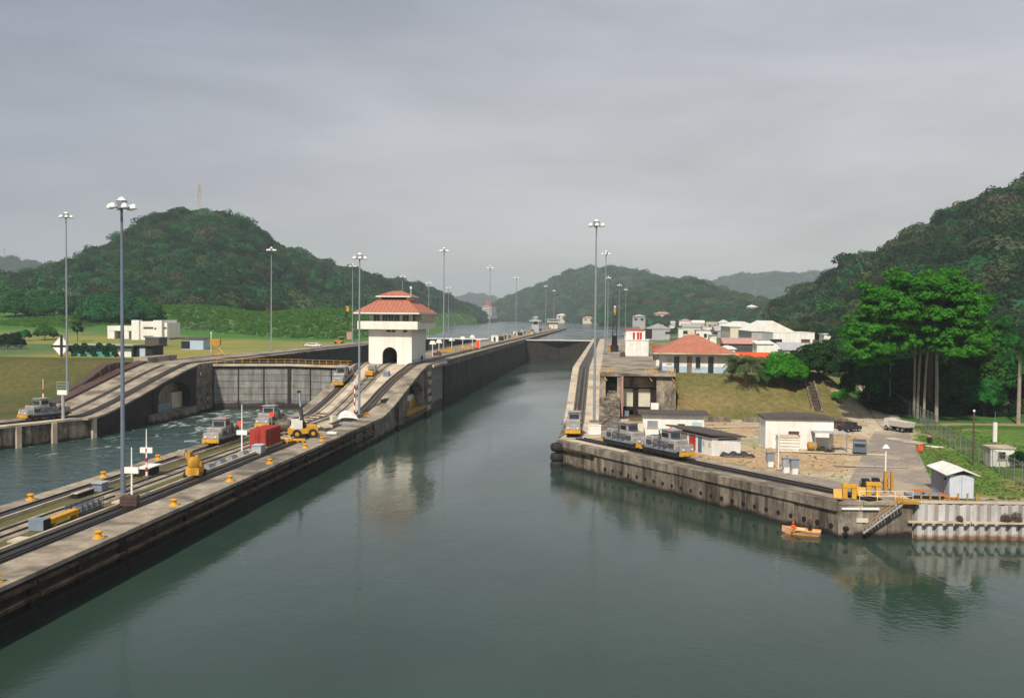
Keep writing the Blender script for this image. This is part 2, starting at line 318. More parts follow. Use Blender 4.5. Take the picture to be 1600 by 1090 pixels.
def hills_soft(x, y): return noise.fractal(Vector((x*0.006, y*0.006, 3.1)), 1.0, 2.0, 3)
def H(x, y):
    if y < 482:
        if x < -97:                                         # left bank
            if y < 164 and x > lwing_x(y)-4: return -4
            h = ZL - 0.12
            h += (ZU-ZL-0.02)*sstep(178, 215, y + (-x-105)*-0.2)
            h += 13*sstep(330, 560, y)*sstep(125, 260, -x)
            if y > 250: h += hills_soft(x, y)*1.2*sstep(250, 420, y)*sstep(110, 160, -x)
            return h
        if x > 2.5:
            if x < 12.2 and y > 174: return ZL-0.4
            if y < wing_y(x)+2.2: return -4
            h = ZL - 0.1
            # embankment below the red roofed house, then the road cutting, then the grass field on the right
            top = ZU - 0.02
            y = 0.995*y - 0.0992*x
            k = lerp(sstep(174, 198, y - max(0, x-30)*0.25), sstep(166, 300, y), sstep(44, 54, x))
            h += (top-h)*k
            if y > 230 and x > 110: h += 10*sstep(110, 240, x)*sstep(230, 450, y)
            return h
        return -4
    xl = interp(y, XS_L); xr = interp(y, XS_R)
    if x < xl:
        h = 9.2 + min(2, (xl-x)*0.12) + 13*sstep(330, 560, y)*sstep(40, 150, xl-x) + hills_soft(x, y)*1.5*sstep(20, 60, xl-x)
        return h
    if x > xr or y > 2700:
        return 9.2 + min(2.0, (x-xr)*0.05 if x > xr else 1) + 10*sstep(240, 480, x-xr)*(1 if y < 1200 else 0.5)
    return -4
def axis(dense0, dense1, step, lo, hi, g=1.16):
    a = []; x = dense0; 
    while x <= dense1: a.append(x); x += step
    s = step; x = a[-1]
    while x < hi: s *= g; x += s; a.append(x)
    s = step; x = dense0; b = []
    while x > lo: s *= g; x -= s; b.append(x)
    return b[::-1] + a
gx = axis(-160, 96, 2.0, -9000, 9000); gy = axis(88, 262, 2.0, -400, 9000, 1.09)
def zone(x, y):
    """base colour of the bare ground: grass, dry grass, dirt"""
    g = noise.fractal(Vector((x*0.05, y*0.05, 0)), 1.0, 2.0, 4); g2 = noise.fractal(Vector((x*0.25, y*0.25, 5)), 1.0, 2.0, 3)
    green = Vector((0.10, 0.19, 0.035)); dry = Vector((0.215, 0.165, 0.068)); dirt = Vector((0.47, 0.32, 0.19)); pale = Vector((0.56, 0.47, 0.35))
    olive = Vector((0.115, 0.105, 0.035)); field = Vector((0.060, 0.165, 0.028)); lawn = Vector((0.21, 0.225, 0.062))
    if x < -60:
        if y < 232: c = olive.lerp(Vector((0.075, 0.09, 0.03)), sstep(-0.3, 0.5, g))
        elif y < 480:
            c = lawn.lerp(Vector((0.30, 0.25, 0.075)), sstep(0.0, 0.6, g + g2*0.5 + (0.35 if y < 300 else 0)))
            c = c.lerp(field, sstep(-135, -175, x)*0.9 if y < 330 else 0.0)
            c = c.lerp(field, sstep(385, 410, y + g*10))
        else: c = field.lerp(Vector((0.12, 0.17, 0.05)), sstep(0.0, 0.5, g))
        return c
    yw = y - wing_y(x); y = 0.995*y - 0.0992*x if 2 < x < 300 else y
    if y < 176 or (x > 44 and y < 230):
        yard = 1.0
        # distance inland of the wing wall
        off = yw
        c = dirt.lerp(pale, sstep(-0.25, 0.35, g + g2*0.4))
        gr = sstep(15, 12, off + g2*2)*sstep(5.5, 7, off)*sstep(30, 24, x)*0.9
        gr = max(gr, sstep(0.0, 0.4, g2 + g*0.5)*0.55*sstep(40, 26, x))
        road_r = interp(y, [(96, 31), (104, 34.5), (112, 36.5), (125, 38.5), (140, 43), (160, 50.5), (175, 53), (260, 62)])
        gr = max(gr, sstep(road_r, road_r+1.5, x)) if y > 100 else max(gr, sstep(37, 40, x))
        lush = green.lerp(Vector((0.15, 0.175, 0.045)), sstep(0.0, 0.5, g2))
        if x > road_r:
            lush = lush.lerp(dirt, sstep(0.25, 0.6, g+g2*0.5)*0.4)
            lush = lush.lerp(Vector((0.16, 0.16, 0.05)), sstep(112, 98, y)*0.7)
        c = c.lerp(lush, gr)
        if x > 50 and y > 165: c = Vector((0.055, 0.13, 0.028)).lerp(dirt, sstep(1.6, 0.5, abs(y-172-0.02*(x-60)+g*1.2))*0.8)
        return c
    if y < 215 and x < 52:
        c = dry.lerp(Vector((0.135, 0.135, 0.045)), sstep(-0.35, 0.3, g)).lerp(Vector((0.30, 0.17, 0.08)), sstep(0.30, 0.6, g2*0.6+g)*0.6)
        return c
    if y < 480: return Vector((0.16, 0.19, 0.06)).lerp(Vector((0.30, 0.27, 0.22)), sstep(0.0, 0.35, g))
    return Vector((0.08, 0.12, 0.045)).lerp(Vector((0.25, 0.21, 0.16)), sstep(0.15, 0.5, g))
verts = []; cols = []
for y in gy:
    for x in gx:
        verts.append((x, y, H(x, y))); c = zone(x, y); cols.append((c.x, c.y, c.z, 1))
nx = len(gx); faces = [(j*nx+i, j*nx+i+1, (j+1)*nx+i+1, (j+1)*nx+i) for j in range(len(gy)-1) for i in range(nx-1)]
me = bpy.data.meshes.new('ground'); me.from_pydata(verts, [], faces)
ca = me.color_attributes.new('zone', 'FLOAT_COLOR', 'POINT'); ca.data.foreach_set('color', [v for c in cols for v in c])
for p in me.polygons: p.use_smooth = True
m = bpy.data.materials.new('ground'); m.use_nodes = True; t = m.node_tree; N = t.nodes; L = t.links; b = N['Principled BSDF']; b.inputs['Roughness'].default_value = 0.95; b.inputs['Specular IOR Level'].default_value = 0.1
at = N.new('ShaderNodeAttribute'); at.attribute_name = 'zone'; ge = N.new('ShaderNodeNewGeometry')
no = N.new('ShaderNodeTexNoise'); no.inputs['Scale'].default_value = 0.9; no.inputs['Detail'].default_value = 8; no.inputs['Roughness'].default_value = 0.75; L.new(ge.outputs['Position'], no.inputs[0])
mr = N.new('ShaderNodeMapRange'); L.new(no.outputs[0], mr.inputs[0]); mr.inputs[1].default_value = 0.3; mr.inputs[2].default_value = 0.7; mr.inputs[3].default_value = 0.55; mr.inputs[4].default_value = 1.35
sc_ = N.new('ShaderNodeVectorMath'); sc_.operation = 'SCALE'; L.new(at.outputs['Color'], sc_.inputs[0]); L.new(mr.outputs[0], sc_.inputs['Scale']); L.new(sc_.outputs[0], b.inputs['Base Color'])
n2 = N.new('ShaderNodeTexNoise'); n2.inputs['Scale'].default_value = 3.5; n2.inputs['Detail'].default_value = 6; L.new(ge.outputs['Position'], n2.inputs[0])
bp = N.new('ShaderNodeBump'); bp.inputs['Strength'].default_value = 0.8; bp.inputs['Distance'].default_value = 0.25; L.new(n2.outputs[0], bp.inputs['Height']); L.new(bp.outputs[0], b.inputs['Normal'])
me.materials.append(m); g = bpy.data.objects.new('ground', me); COL.objects.link(g); structure(g)

def water_mat(name, deep, rough, bumps, foam=None, tint=None):
    m = bpy.data.materials.new(name); m.use_nodes = True; t = m.node_tree; N = t.nodes; L = t.links; b = N['Principled BSDF']
    b.inputs['Roughness'].default_value = rough; b.inputs['IOR'].default_value = 1.33; b.inputs['Specular IOR Level'].default_value = 0.5
    ge = N.new('ShaderNodeNewGeometry')
    h = None
    for sx, sy, scale, dist in bumps:
        mp = N.new('ShaderNodeMapping'); mp.inputs['Scale'].default_value = (sx, sy, 1); L.new(ge.outputs['Position'], mp.inputs[0])
        n = N.new('ShaderNodeTexNoise'); n.inputs['Scale'].default_value = scale; n.inputs['Detail'].default_value = 3; L.new(mp.outputs[0], n.inputs[0])
        bp = N.new('ShaderNodeBump'); bp.inputs['Strength'].default_value = 1.0; bp.inputs['Distance'].default_value = dist; L.new(n.outputs[0], bp.inputs['Height'])
        if h: L.new(h.outputs[0], bp.inputs['Normal'])
        h = bp
    L.new(h.outputs[0], b.inputs['Normal'])
    pn = N.new('ShaderNodeTexNoise'); pn.inputs['Scale'].default_value = 0.035; pn.inputs['Detail'].default_value = 3; L.new(ge.outputs['Position'], pn.inputs[0])
    pm = N.new('ShaderNodeMapRange'); L.new(pn.outputs[0], pm.inputs[0]); pm.inputs[1].default_value = 0.35; pm.inputs[2].default_value = 0.65
    mx = N.new('ShaderNodeMixRGB'); L.new(pm.outputs[0], mx.inputs[0]); mx.inputs[1].default_value = (*deep, 1); mx.inputs[2].default_value = (*(tint or tuple(v*1.2 for v in deep)), 1)
    col = mx.outputs[0]
    wn = N.new('ShaderNodeTexNoise'); wn.inputs['Scale'].default_value = 0.02; wn.inputs['Detail'].default_value = 5; wn.inputs['Distortion'].default_value = 1.0; wp = N.new('ShaderNodeMapping'); wp.inputs['Scale'].default_value = (1.6, 0.7, 1); L.new(ge.outputs['Position'], wp.inputs[0]); L.new(wp.outputs[0], wn.inputs[0])
    wr = N.new('ShaderNodeMapRange'); L.new(wn.outputs[0], wr.inputs[0]); wr.inputs[1].default_value = 0.4; wr.inputs[2].default_value = 0.62; wr.inputs[3].default_value = rough*0.6; wr.inputs[4].default_value = rough*2.4; L.new(wr.outputs[0], b.inputs['Roughness'])
    if foam:
        mp = N.new('ShaderNodeMapping'); mp.inputs['Scale'].default_value = (0.55, 0.35, 1); mp.inputs['Rotation'].default_value = (0, 0, 0.5); L.new(ge.outputs['Position'], mp.inputs[0])
        fn = N.new('ShaderNodeTexNoise'); fn.inputs['Scale'].default_value = 0.45; fn.inputs['Detail'].default_value = 9; fn.inputs['Roughness'].default_value = 0.72; fn.inputs['Distortion'].default_value = 1.2; L.new(mp.outputs[0], fn.inputs[0])
        sp = N.new('ShaderNodeSeparateXYZ'); L.new(ge.outputs['Position'], sp.inputs[0])
        ym = N.new('ShaderNodeMapRange'); L.new(sp.outputs['Y'], ym.inputs[0]); ym.inputs[1].default_value = 130; ym.inputs[2].default_value = 195; ym.inputs[3].default_value = -0.08; ym.inputs[4].default_value = 0.07
        ad = N.new('ShaderNodeMath'); L.new(fn.outputs[0], ad.inputs[0]); L.new(ym.outputs[0], ad.inputs[1])
        fm = N.new('ShaderNodeMapRange'); L.new(ad.outputs[0], fm.inputs[0]); fm.inputs[1].default_value = 0.56; fm.inputs[2].default_value = 0.68
        m2 = N.new('ShaderNodeMixRGB'); L.new(fm.outputs[0], m2.inputs[0]); L.new(col, m2.inputs[1]); m2.inputs[2].default_value = (*foam, 1); col = m2.outputs[0]
        rr = N.new('ShaderNodeMapRange'); L.new(fm.outputs[0], rr.inputs[0]); rr.inputs[3].default_value = rough; rr.inputs[4].default_value = 0.7; L.new(rr.outputs[0], b.inputs['Roughness'])
    L.new(col, b.inputs['Base Color']); M[name] = m
water_mat('channel_water', (0.020, 0.040, 0.029), 0.07, [(1.0, 0.45, 0.30, 0.05), (1, 1, 1.6, 0.014)], tint=(0.029, 0.055, 0.041))
water_mat('rough_water', (0.032, 0.062, 0.056), 0.16, [(1, 1, 0.35, 0.5), (1, 1, 1.3, 0.25)], foam=(0.40, 0.47, 0.44))
water_mat('lake_water', (0.04, 0.06, 0.065), 0.12, [(0.6, 1, 0.2, 0.3)])
structure(MB().sheet([(-50, -120), (420, -120), (420, 485), (-50, 485)], None, 0.0).build('water', 'channel_water'))
structure(MB().sheet([(-420, -120), (-50, -120), (-50, 223.5), (-420, 223.5)], None, 0.0).build('turbulent_water', 'rough_water'))
structure(MB().sheet([(-96, 229), (-56, 229), (-56, 479), (-96, 479)], None, 3.2).build('chamber_water', 'channel_water'))
structure(MB().sheet([(-1300, 481.5), (420, 481.5), (420, 2800), (-1300, 2800)], None, LAKE).build('lake_water', 'lake_water'))

# ================================================================== foliage helpers
def leaf_quads(mb, c, rad, n, size, up=0.35, jit=0.6, lower=-0.35):
    """leaf sized faces over an ellipsoid clump, turned roughly outwards"""
    cx, cy, cz = c; rx, ry, rz = rad
    for _ in range(n):
        while True:
            d = Vector((random.gauss(0, 1), random.gauss(0, 1), random.gauss(0, 1)))
            if d.length < 1e-3: continue
            d.normalize()
            if d.z > lower: break
        k = random.uniform(0.78, 1.06)
        p = Vector((cx+d.x*rx*k, cy+d.y*ry*k, cz+d.z*rz*k))
        nrm = (Vector((d.x/rx, d.y/ry, d.z/rz)).normalized() + Vector((random.uniform(-jit, jit), random.uniform(-jit, jit), random.uniform(-jit, jit)+up))).normalized()
        a = nrm.orthogonal().normalized(); a = Matrix.Rotation(random.uniform(0, 6.28), 3, nrm) @ a; b_ = nrm.cross(a)
        s = size*random.uniform(0.6, 1.35); q = s*random.uniform(0.5, 0.9)
        o = len(mb.v); mb.v += [tuple(p-a*s), tuple(p-b_*q*0.8), tuple(p+a*s), tuple(p+b_*q*0.8)]; mb.f.append((o, o+1, o+2, o+3))
def blob(mb, c, rad, sub=1):
    mb.lathe([(rad[0]*math.sin(a), -rad[2]*math.cos(a)) for a in (0.35, 0.9, 1.5, 2.1, 2.7)], c, 8)
def crown_mesh(seed, flat=0.7, n=560, size=0.085, lobes=9, name='crown'):
    random.seed(seed); mb = MB()
    blob(mb, (0, 0, 0.0), (0.62, 0.62, 0.62*flat))
    for k in range(lobes):
        a = k*2.4 + random.uniform(-0.4, 0.4); r = 0.62*math.sqrt((k+0.4)/lobes); rr = random.uniform(0.28, 0.45)
        z = (0.42*flat)*(1-r*r*1.5) + random.uniform(-0.12, 0.14)
        leaf_quads(mb, (r*math.cos(a), r*math.sin(a), z), (rr, rr, rr*0.75), n//lobes, size)
    return mb
def scatter(name, label, pts, m, protos, seed=1, parent=None, cat='forest'):
    """one mass of crowns nobody could count: points instanced with geometry nodes"""
    me = bpy.data.meshes.new(name); me.from_pydata([p[:3] for p in pts], [], [])
    a = me.attributes.new('sc', 'FLOAT', 'POINT'); a.data.foreach_set('value', [p[3] for p in pts])
    o = bpy.data.objects.new(name, me); COL.objects.link(o); o['kind'] = 'stuff'; o['label'] = label; o['category'] = cat
    col = bpy.data.collections.new(name+'_crowns')
    for pm in protos:
        po = bpy.data.objects.new('crown_shape', pm); col.objects.link(po)
    ng = bpy.data.node_groups.new(name, 'GeometryNodeTree'); ng.interface.new_socket('Geometry', in_out='INPUT', socket_type='NodeSocketGeometry'); ng.interface.new_socket('Geometry', in_out='OUTPUT', socket_type='NodeSocketGeometry')
    N = ng.nodes; L = ng.links
    gi = N.new('NodeGroupInput'); go = N.new('NodeGroupOutput'); ip = N.new('GeometryNodeInstanceOnPoints'); ci = N.new('GeometryNodeCollectionInfo')
    ci.inputs['Collection'].default_value = col; ci.inputs['Separate Children'].default_value = True; ci.inputs['Reset Children'].default_value = True
    ri = N.new('FunctionNodeRandomValue'); ri.data_type = 'INT'; ri.inputs[4].default_value = 0; ri.inputs[5].default_value = len(protos)-1
    rv = N.new('FunctionNodeRandomValue'); rv.data_type = 'FLOAT_VECTOR'; rv.inputs[0].default_value = (-0.1, -0.1, 0); rv.inputs[1].default_value = (0.1, 0.1, 6.28)
    rv.inputs['Seed'].default_value = seed
    na = N.new('GeometryNodeInputNamedAttribute'); na.data_type = 'FLOAT'; na.inputs[0].default_value = 'sc'
    L.new(gi.outputs[0], ip.inputs['Points']); L.new(ci.outputs[0], ip.inputs['Instance']); ip.inputs['Pick Instance'].default_value = True
    L.new(ri.outputs[2], ip.inputs['Instance Index']); L.new(rv.outputs[0], ip.inputs['Rotation']); L.new(na.outputs[0], ip.inputs['Scale']); L.new(ip.outputs[0], go.inputs[0])
    md = o.modifiers.new('scatter', 'NODES'); md.node_group = ng
    return o
def protos(m, cnt=4, **k):
    r = []
    for i in range(cnt):
        mb = crown_mesh(50+i, **k); me = bpy.data.meshes.new('crown_shape'); me.from_pydata(mb.v, [], mb.f); me.materials.append(M[m]); r.append(me)
    return r
P_DRY = protos('dry_grass', 2, flat=0.5, n=60, size=0.22, lobes=5); P_LAWN = protos('lawn_grass', 2, flat=0.4, n=60, size=0.2, lobes=5)
P_FOREST = protos('leaf_forest', 4, flat=0.85) + protos('leaf_forest_dry', 1, flat=0.8) + protos('leaf_dark', 1, flat=0.9)
P_RIGHT = protos('leaf_dark', 2, flat=0.9) + protos('leaf_forest_dry', 2, flat=0.85) + protos('leaf_forest', 1, flat=0.85)
mat('hill_soil', (0.03, 0.06, 0.025), (0.06, 0.085, 0.035), scale=0.02, coord='World', bump=0.0, dirt=((0.10, 0.08, 0.05), 0.012, 0.62, 0.4))
mat('hill_grass', (0.070, 0.155, 0.035), (0.045, 0.11, 0.028), scale=0.05, coord='World', bump=0.4, bscale=0.4)

def hill(name, prof, clear=None, n_tree=3000, size=(4.5, 7.5), treeh=5, seed=3, pro=None, rough=0.05, label='', m='hill_soil', tmax=1.12, expo=1.0):
    """prof: (px, py_crest, D_base, D_crest, z_base). Returns the terrain and plants its forest."""
    def P(px, t):
        py = interp(px, [(p[0], p[1]) for p in prof]); db = interp(px, [(p[0], p[2]) for p in prof]); dc = interp(px, [(p[0], p[3]) for p in prof]); zb = interp(px, [(p[0], p[4]) for p in prof])
        c = atY(px, py, dc); b_ = atY(px, 495, db)
        zc = c.z - treeh
        hgt = zc - zb
        if t <= 1:
            x = lerp(b_.x, c.x, t); y = lerp(db, dc, t); k = (math.sin((t-0.5)*math.pi)*0.5+0.5)**expo if t > 0 else 0
            k = lerp(k, t, 0.45)
        else:
            d = (t-1); x = c.x + (c.x-b_.x)*d*0.9; y = dc + (dc-db)*d; k = 1 - d*d*2.2
        gl = noise.fractal(Vector((x*0.004, y*0.004, seed)), 1.0, 2.0, 4)
        wgt = max(0, min(1, t*3))*max(0, 1-abs(t-1)*0.0) * (1-0.75*sstep(0.75, 1.0, t)*sstep(1.25, 1.0, t))
        return Vector((x, y, zb + hgt*k + gl*hgt*rough*4*wgt))
    p0, p1 = prof[0][0], prof[-1][0]
    nu, nv = 120, 34; vs = []; fs = []
    for j in range(nv+1):
        t = 1.6*j/nv
        for i in range(nu+1): vs.append(tuple(P(lerp(p0, p1, i/nu), t)))
    for j in range(nv):
        for i in range(nu):
            a = j*(nu+1)+i; fs.append((a, a+1, a+nu+2, a+nu+1))
    mb = MB(); mb.add(vs, fs); o = mb.build(name, m, smooth=True); structure(o)
    random.seed(seed); pts = []; tries = 0
    while len(pts) < n_tree and tries < n_tree*4:
        tries += 1
        px = random.uniform(p0, p1); t = random.uniform(0.0, tmax)
        if clear and clear(px, t, P): continue
        p = P(px, t); s = random.uniform(*size)*(1.6 if random.random() < 0.07 else 1)
        if p.z < LAKE: continue
        pts.append((p.x, p.y, p.z + s*0.35, s))
    scatter('forest', label, pts, m, pro or P_FOREST, seed)
    return P
def clear_left(px, t, P):
    p = P(px, t)
    if 640 < px < 735 and t < 0.16: return True
    for cx, ct, rx, rt in ((205, 0.27, 25, 0.05), (252, 0.42, 26, 0.05), (318, 0.47, 14, 0.04)):
        if ((px-cx)/rx)**2+((t-ct)/rt)**2 < 1: return True
    return False
PL = hill('hill', [(-260, 440, 620, 760, 24), (-100, 440, 600, 760, 24), (0, 428, 580, 760, 24), (60, 418, 560, 760, 24), (120, 400, 560, 780, 24), (160, 385, 560, 800, 24), (200, 360, 560, 820, 24), (240, 337, 560, 830, 24), (275, 329, 560, 840, 24), (320, 330, 570, 850, 24), (370, 339, 580, 870, 23),
     (400, 353, 590, 900, 23), (440, 382, 610, 950, 21), (480, 396, 640, 1000, 19), (520, 410, 680, 1060, 17), (560, 420, 740, 1120, 14), (600, 432, 850, 1200, 11), (650, 440, 1060, 1360, 10), (700, 460, 1290, 1540, 9.4), (735, 474, 1500, 1700, 9), (750, 482, 1620, 1780, 8.6), (760, 497, 1700, 1790, 8)],
     clear_left, treeh=10, rough=0.03, n_tree=10500, size=(4.2, 8.6), seed=11, label='dense green forest covering the pointed hill behind the left lock')
PR = hill('hill', [(1215, 478, 640, 760, 14), (1245, 462, 600, 740, 14), (1280, 452, 560, 720, 14), (1300, 440, 540, 700, 14), (1330, 414, 500, 680, 14), (1350, 404, 470, 670, 14), (1385, 398, 440, 650, 14), (1420, 372, 420, 640, 14), (1460, 352, 400, 620, 14), (1500, 327, 390, 610, 14), (1545, 308, 380, 600, 14), (1600, 288, 370, 600, 14), (1700, 250, 360, 600, 14), (1850, 215, 350, 600, 14), (2000, 200, 340, 600, 14)],
     lambda px, t, P: ((px-1342)/34)**2+((t-0.36)/0.17)**2 < 1, n_tree=8500, size=(4.2, 8.8), seed=12, pro=P_RIGHT, label='dark wooded slope rising at the right edge behind the tall trees')
PC = hill('hill', [(752, 500, 2330, 2500, 9), (775, 478, 2300, 2700, 9), (800, 463, 2250, 2800, 9), (840, 448, 2100, 2800, 9), (880, 431, 1950, 2700, 9), (920, 422, 1800, 2600, 9), (965, 420, 1650, 2500, 9), (1000, 426, 1500, 2400, 10), (1035, 438, 1450, 2350, 10), (1075, 437, 1500, 2400, 10), (1115, 447, 1600, 2400, 10), (1180, 470, 1700, 2400, 10), (1260, 490, 1700, 2300, 10)],
     lambda px, t, P: t < 0.03 and px < 1010, n_tree=6500, size=(9, 14), treeh=9, seed=13, label='hazy wooded hill beyond the far end of the lake')
PF = hill('hill', [(940, 492, 1250, 1400, 10), (960, 470, 1240, 1500, 10), (985, 455, 1230, 1560, 10), (1020, 446, 1220, 1560, 10), (1060, 441, 1200, 1540, 10), (1100, 447, 1150, 1500, 10), (1140, 462, 1100, 1450, 11), (1180, 470, 1050, 1400, 11), (1230, 478, 1000, 1300, 12), (1300, 480, 950, 1250, 12)],
     lambda px, t, P: t < 0.05, n_tree=4200, size=(6, 10), seed=14, pro=P_FOREST[:5] + P_FOREST[4:5]*2, label='low green and brown wooded rise behind the town')
PD = hill('hill', [(1040, 450, 3400, 4200, 12), (1080, 444, 3400, 4200, 12), (1110, 442, 3400, 4200, 12), (1140, 434, 3400, 4200, 12), (1200, 430, 3400, 4200, 12), (1240, 428, 3400, 4200, 12), (1290, 424, 3300, 4200, 12), (1340, 420, 3300, 4200, 12), (1500, 420, 3300, 4200, 12)],
     None, n_tree=4500, size=(14, 22), treeh=14, seed=15, label='blue grey wooded ridge in the distance on the right')
PE = hill('hill', [(660, 490, 4300, 5000, 12), (700, 470, 4300, 5000, 12), (725, 463, 4300, 5000, 12), (750, 462, 4300, 5000, 12), (775, 469, 4300, 5000, 12), (810, 471, 4300, 5000, 12), (860, 480, 4300, 5000, 12)],
     None, n_tree=1500, size=(16, 24), treeh=14, seed=16, label='palest distant ridge seen between the two shores of the lake')
PG = hill('hill', [(-300, 400, 1900, 2300, 14), (-100, 400, 1900, 2300, 14), (0, 406, 1900, 2300, 14), (30, 410, 1900, 2300, 14), (60, 418, 1900, 2300, 14), (130, 440, 1900, 2300, 14)],
     None, n_tree=2500, size=(10, 15), treeh=9, seed=17, label='bluish wooded ridge at the far left edge behind the hill')
# reed covered rises in front of the left hill
def rise(prof, n, label, seed):
    random.seed(seed); vs = []; fs = []; nu, nv = 70, 12
    def P(px, t):
        py = interp(px, [(p[0], p[1]) for p in prof]); db = interp(px, [(p[0], p[2]) for p in prof]); dc = interp(px, [(p[0], p[3]) for p in prof]); zb = interp(px, [(p[0], p[4]) for p in prof])
        c = atY(px, py, dc); b_ = atY(px, 495, db); tt = min(t, 1)
        k = math.sin(tt*math.pi/2) if t <= 1 else 1-(t-1)**2*1.5
        x = lerp(b_.x, c.x, t); y = lerp(db, dc, t)
        return Vector((x, y, zb + (c.z-zb)*k + nz(x, y, 0.03, seed)*1.2*tt))
    for j in range(nv+1):
        for i in range(nu+1): vs.append(tuple(P(lerp(prof[0][0], prof[-1][0], i/nu), 1.5*j/nv)))
    for j in range(nv):
        for i in range(nu):
            a = j*(nu+1)+i; fs.append((a, a+1, a+nu+2, a+nu+1))
    mb = MB(); mb.add(vs, fs); structure(mb.build('grassy_rise', 'hill_grass', smooth=True))
    pts = []
    for _ in range(n):
        p = P(random.uniform(prof[0][0], prof[-1][0]), random.uniform(0, 1.15)); s = random.uniform(0.9, 2.0); pts.append((p.x, p.y, p.z+0.2, s))
    scatter('tall_grass', label, pts, None, P_REED, seed, cat='grass')
P_REED = protos('reeds', 3, flat=0.8, n=260, size=0.11, lobes=6)
rise([(-120, 505, 400, 470, 10.5), (0, 500, 400, 470, 10.5), (60, 494, 400, 480, 11), (120, 492, 400, 480, 11), (180, 486, 420, 500, 11.5), (230, 479, 430, 520, 11.5), (290, 477, 430, 530, 11.5), (345, 482, 430, 540, 11.5), (400, 489, 430, 540, 11), (460, 486, 430, 540, 11), (510, 484, 440, 560, 10.8), (560, 487, 460, 600, 10.6), (600, 494, 520, 640, 10)], 5200, 'bright green tall grass on the rise at the foot of the left hill', 21)
rise([(630, 500, 1050, 1130, 9), (660, 492, 1120, 1230, 9), (700, 488, 1220, 1340, 9), (735, 492, 1360, 1440, 9), (745, 500, 1400, 1450, 9)], 700, 'light green bank at the water line below the hill point', 22)
# near right: bright clearing on the wooded slope
_p = []
random.seed(5)
for _ in range(900):
    px = 1342 + random.uniform(-36, 36); t = 0.36 + random.uniform(-0.18, 0.18); p = PR(px, t); _p.append((p.x, p.y, p.z, random.uniform(1.2, 2.4)))
scatter('tall_grass', 'bright green clearing on the wooded slope above the big tree', _p, None, P_REED, 5, cat='grass')
# ================================================================== lock walls
def RZ(y):
    t = (y-173)/(216-173)
    if t <= 0: return ZL
    if t >= 1: return ZU
    return ZL + (ZU-ZL)*(t*0.7 + (t*t*(3-2*t))*0.3)
def frange(a, b, step):
    n = max(1, round((b-a)/step)); return [a+(b-a)*i/n for i in range(n+1)]
def ysamp(a, b): return sorted(set([a, b] + [y for y in frange(172, 218, 2.3) if a < y < b]))
def rails(root, xc, y0, y1, zoff=0.0, gauge=1.5, rack=True, zf=RZ, n=0):
    for dx in (-gauge/2, gauge/2):
        MB().strip((lambda y, d=dx: xc(y)+d-0.07), (lambda y, d=dx: xc(y)+d+0.07), ysamp(y0, y1), lambda y: zf(y)+zoff+0.13, lambda y: zf(y)+zoff-0.02).build('rail', 'rail_steel', root, world=True)
    if rack: MB().strip(lambda y: xc(y)-0.28, lambda y: xc(y)+0.28, ysamp(y0, y1), lambda y: zf(y)+zoff+0.09, lambda y: zf(y)+zoff-0.02).build('rack', 'rail_steel', root, world=True)
cw = thing('lock_wall', 'long centre lock wall with tracks, grass strips and ramp leading up to the white tower', 'lock wall', (-49.5, 20, 0))
MB().strip(-57.6, -43.9, ysamp(15, 965), lambda y: RZ(y)-0.3, -4).build('core', 'concrete', cw, world=True)
# east face, pour by pour
y = 15.0; k = 0
random.seed(4)
while y < 182.9:
    e_ = min(y+9.1, 183)
    if y > 150: mt = 'concrete_worn'
    else: mt = 'concrete_black'
    MB().strip(-43.9, -41.0+random.uniform(-0.05, 0.03), ysamp(y+0.05, e_-0.05), lambda q: RZ(q)-0.35, -4).build('wall_panel', mt, cw, world=True)
    y = e_
for a, b_ in zip(frange(240, 480, 10), frange(240, 480, 10)[1:]):
    MB().bb(-43.9, -41.0+random.uniform(-0.06, 0.02), a+0.08, b_-0.08, -4, 9.55).build('wall_panel', 'chamber_face', cw, world=True)
    MB().bb(-43.9, -40.92+random.uniform(-0.03, 0.02), a+0.04, b_-0.04, 9.6, ZU-0.35).build('parapet_panel', 'concrete_face', cw, world=True)
for a, b_ in zip(frange(480, 960, 20), frange(480, 960, 20)[1:]):
    MB().bb(-43.9, -41.0+random.uniform(-0.06, 0.04), a+0.1, b_-0.1, -4, ZU-0.35).build('wall_panel', 'concrete_face', cw, world=True)
MB().prism([(-57.6, 965), (-41, 960), (-43, 985), (-49, 998), (-55, 985)], 0, ZU-0.05).build('nose', 'concrete', cw, world=True)
# arch bay, piers and the gate recess between ramp and chamber
def arch_poly(y0, y1, ya, yb, zb, zs, zt, top, n=10):
    """wall outline with an arched opening cut from below (yz)"""
    yc = (ya+yb)/2; r = (yb-ya)/2
    arc = [(yc + r*math.cos(math.pi*i/n), zs + (zt-zs)*math.sin(math.pi*i/n)) for i in range(n+1)]
    return [(y0, zb), (ya, zb)] + [(p, q) for p, q in arc[::-1]] + [(yb, zb), (y1, zb), (y1, top(y1))] + [(q, top(q)) for q in frange(y0, y1, 3)[::-1][1:]]
def arch_bay(root, xa, xb, inner, mt):
    MB().xprism(arch_poly(191, 213.5, 194.5, 210.5, 2.0, 4.8, 8.2, lambda q: RZ(q)-0.35), xa, xb).build('arch_panel', mt, root, world=True)
    MB().bb(min(xa, xb), max(xa, xb), 191, 213.5, -4, 1.95).build('arch_sill', mt, root, world=True)
arch_bay(cw, -42.9, -41.0, None, 'concrete_worn')
MB().bb(-43.85, -42.95, 193.5, 211.5, 2.0, 5.0).build('arch_lining', 'white_paint', cw, world=True)
MB().bb(-42.2, -40.3, 192, 213, 1.9, 2.25).build('ledge', 'ochre', cw, world=True)
for yy in (196.5, 203, 208): MB().bb(-42.9, -42.3, yy, yy+0.9, 2.25, 4.0).build('bollard_post', 'ochre', cw, world=True)
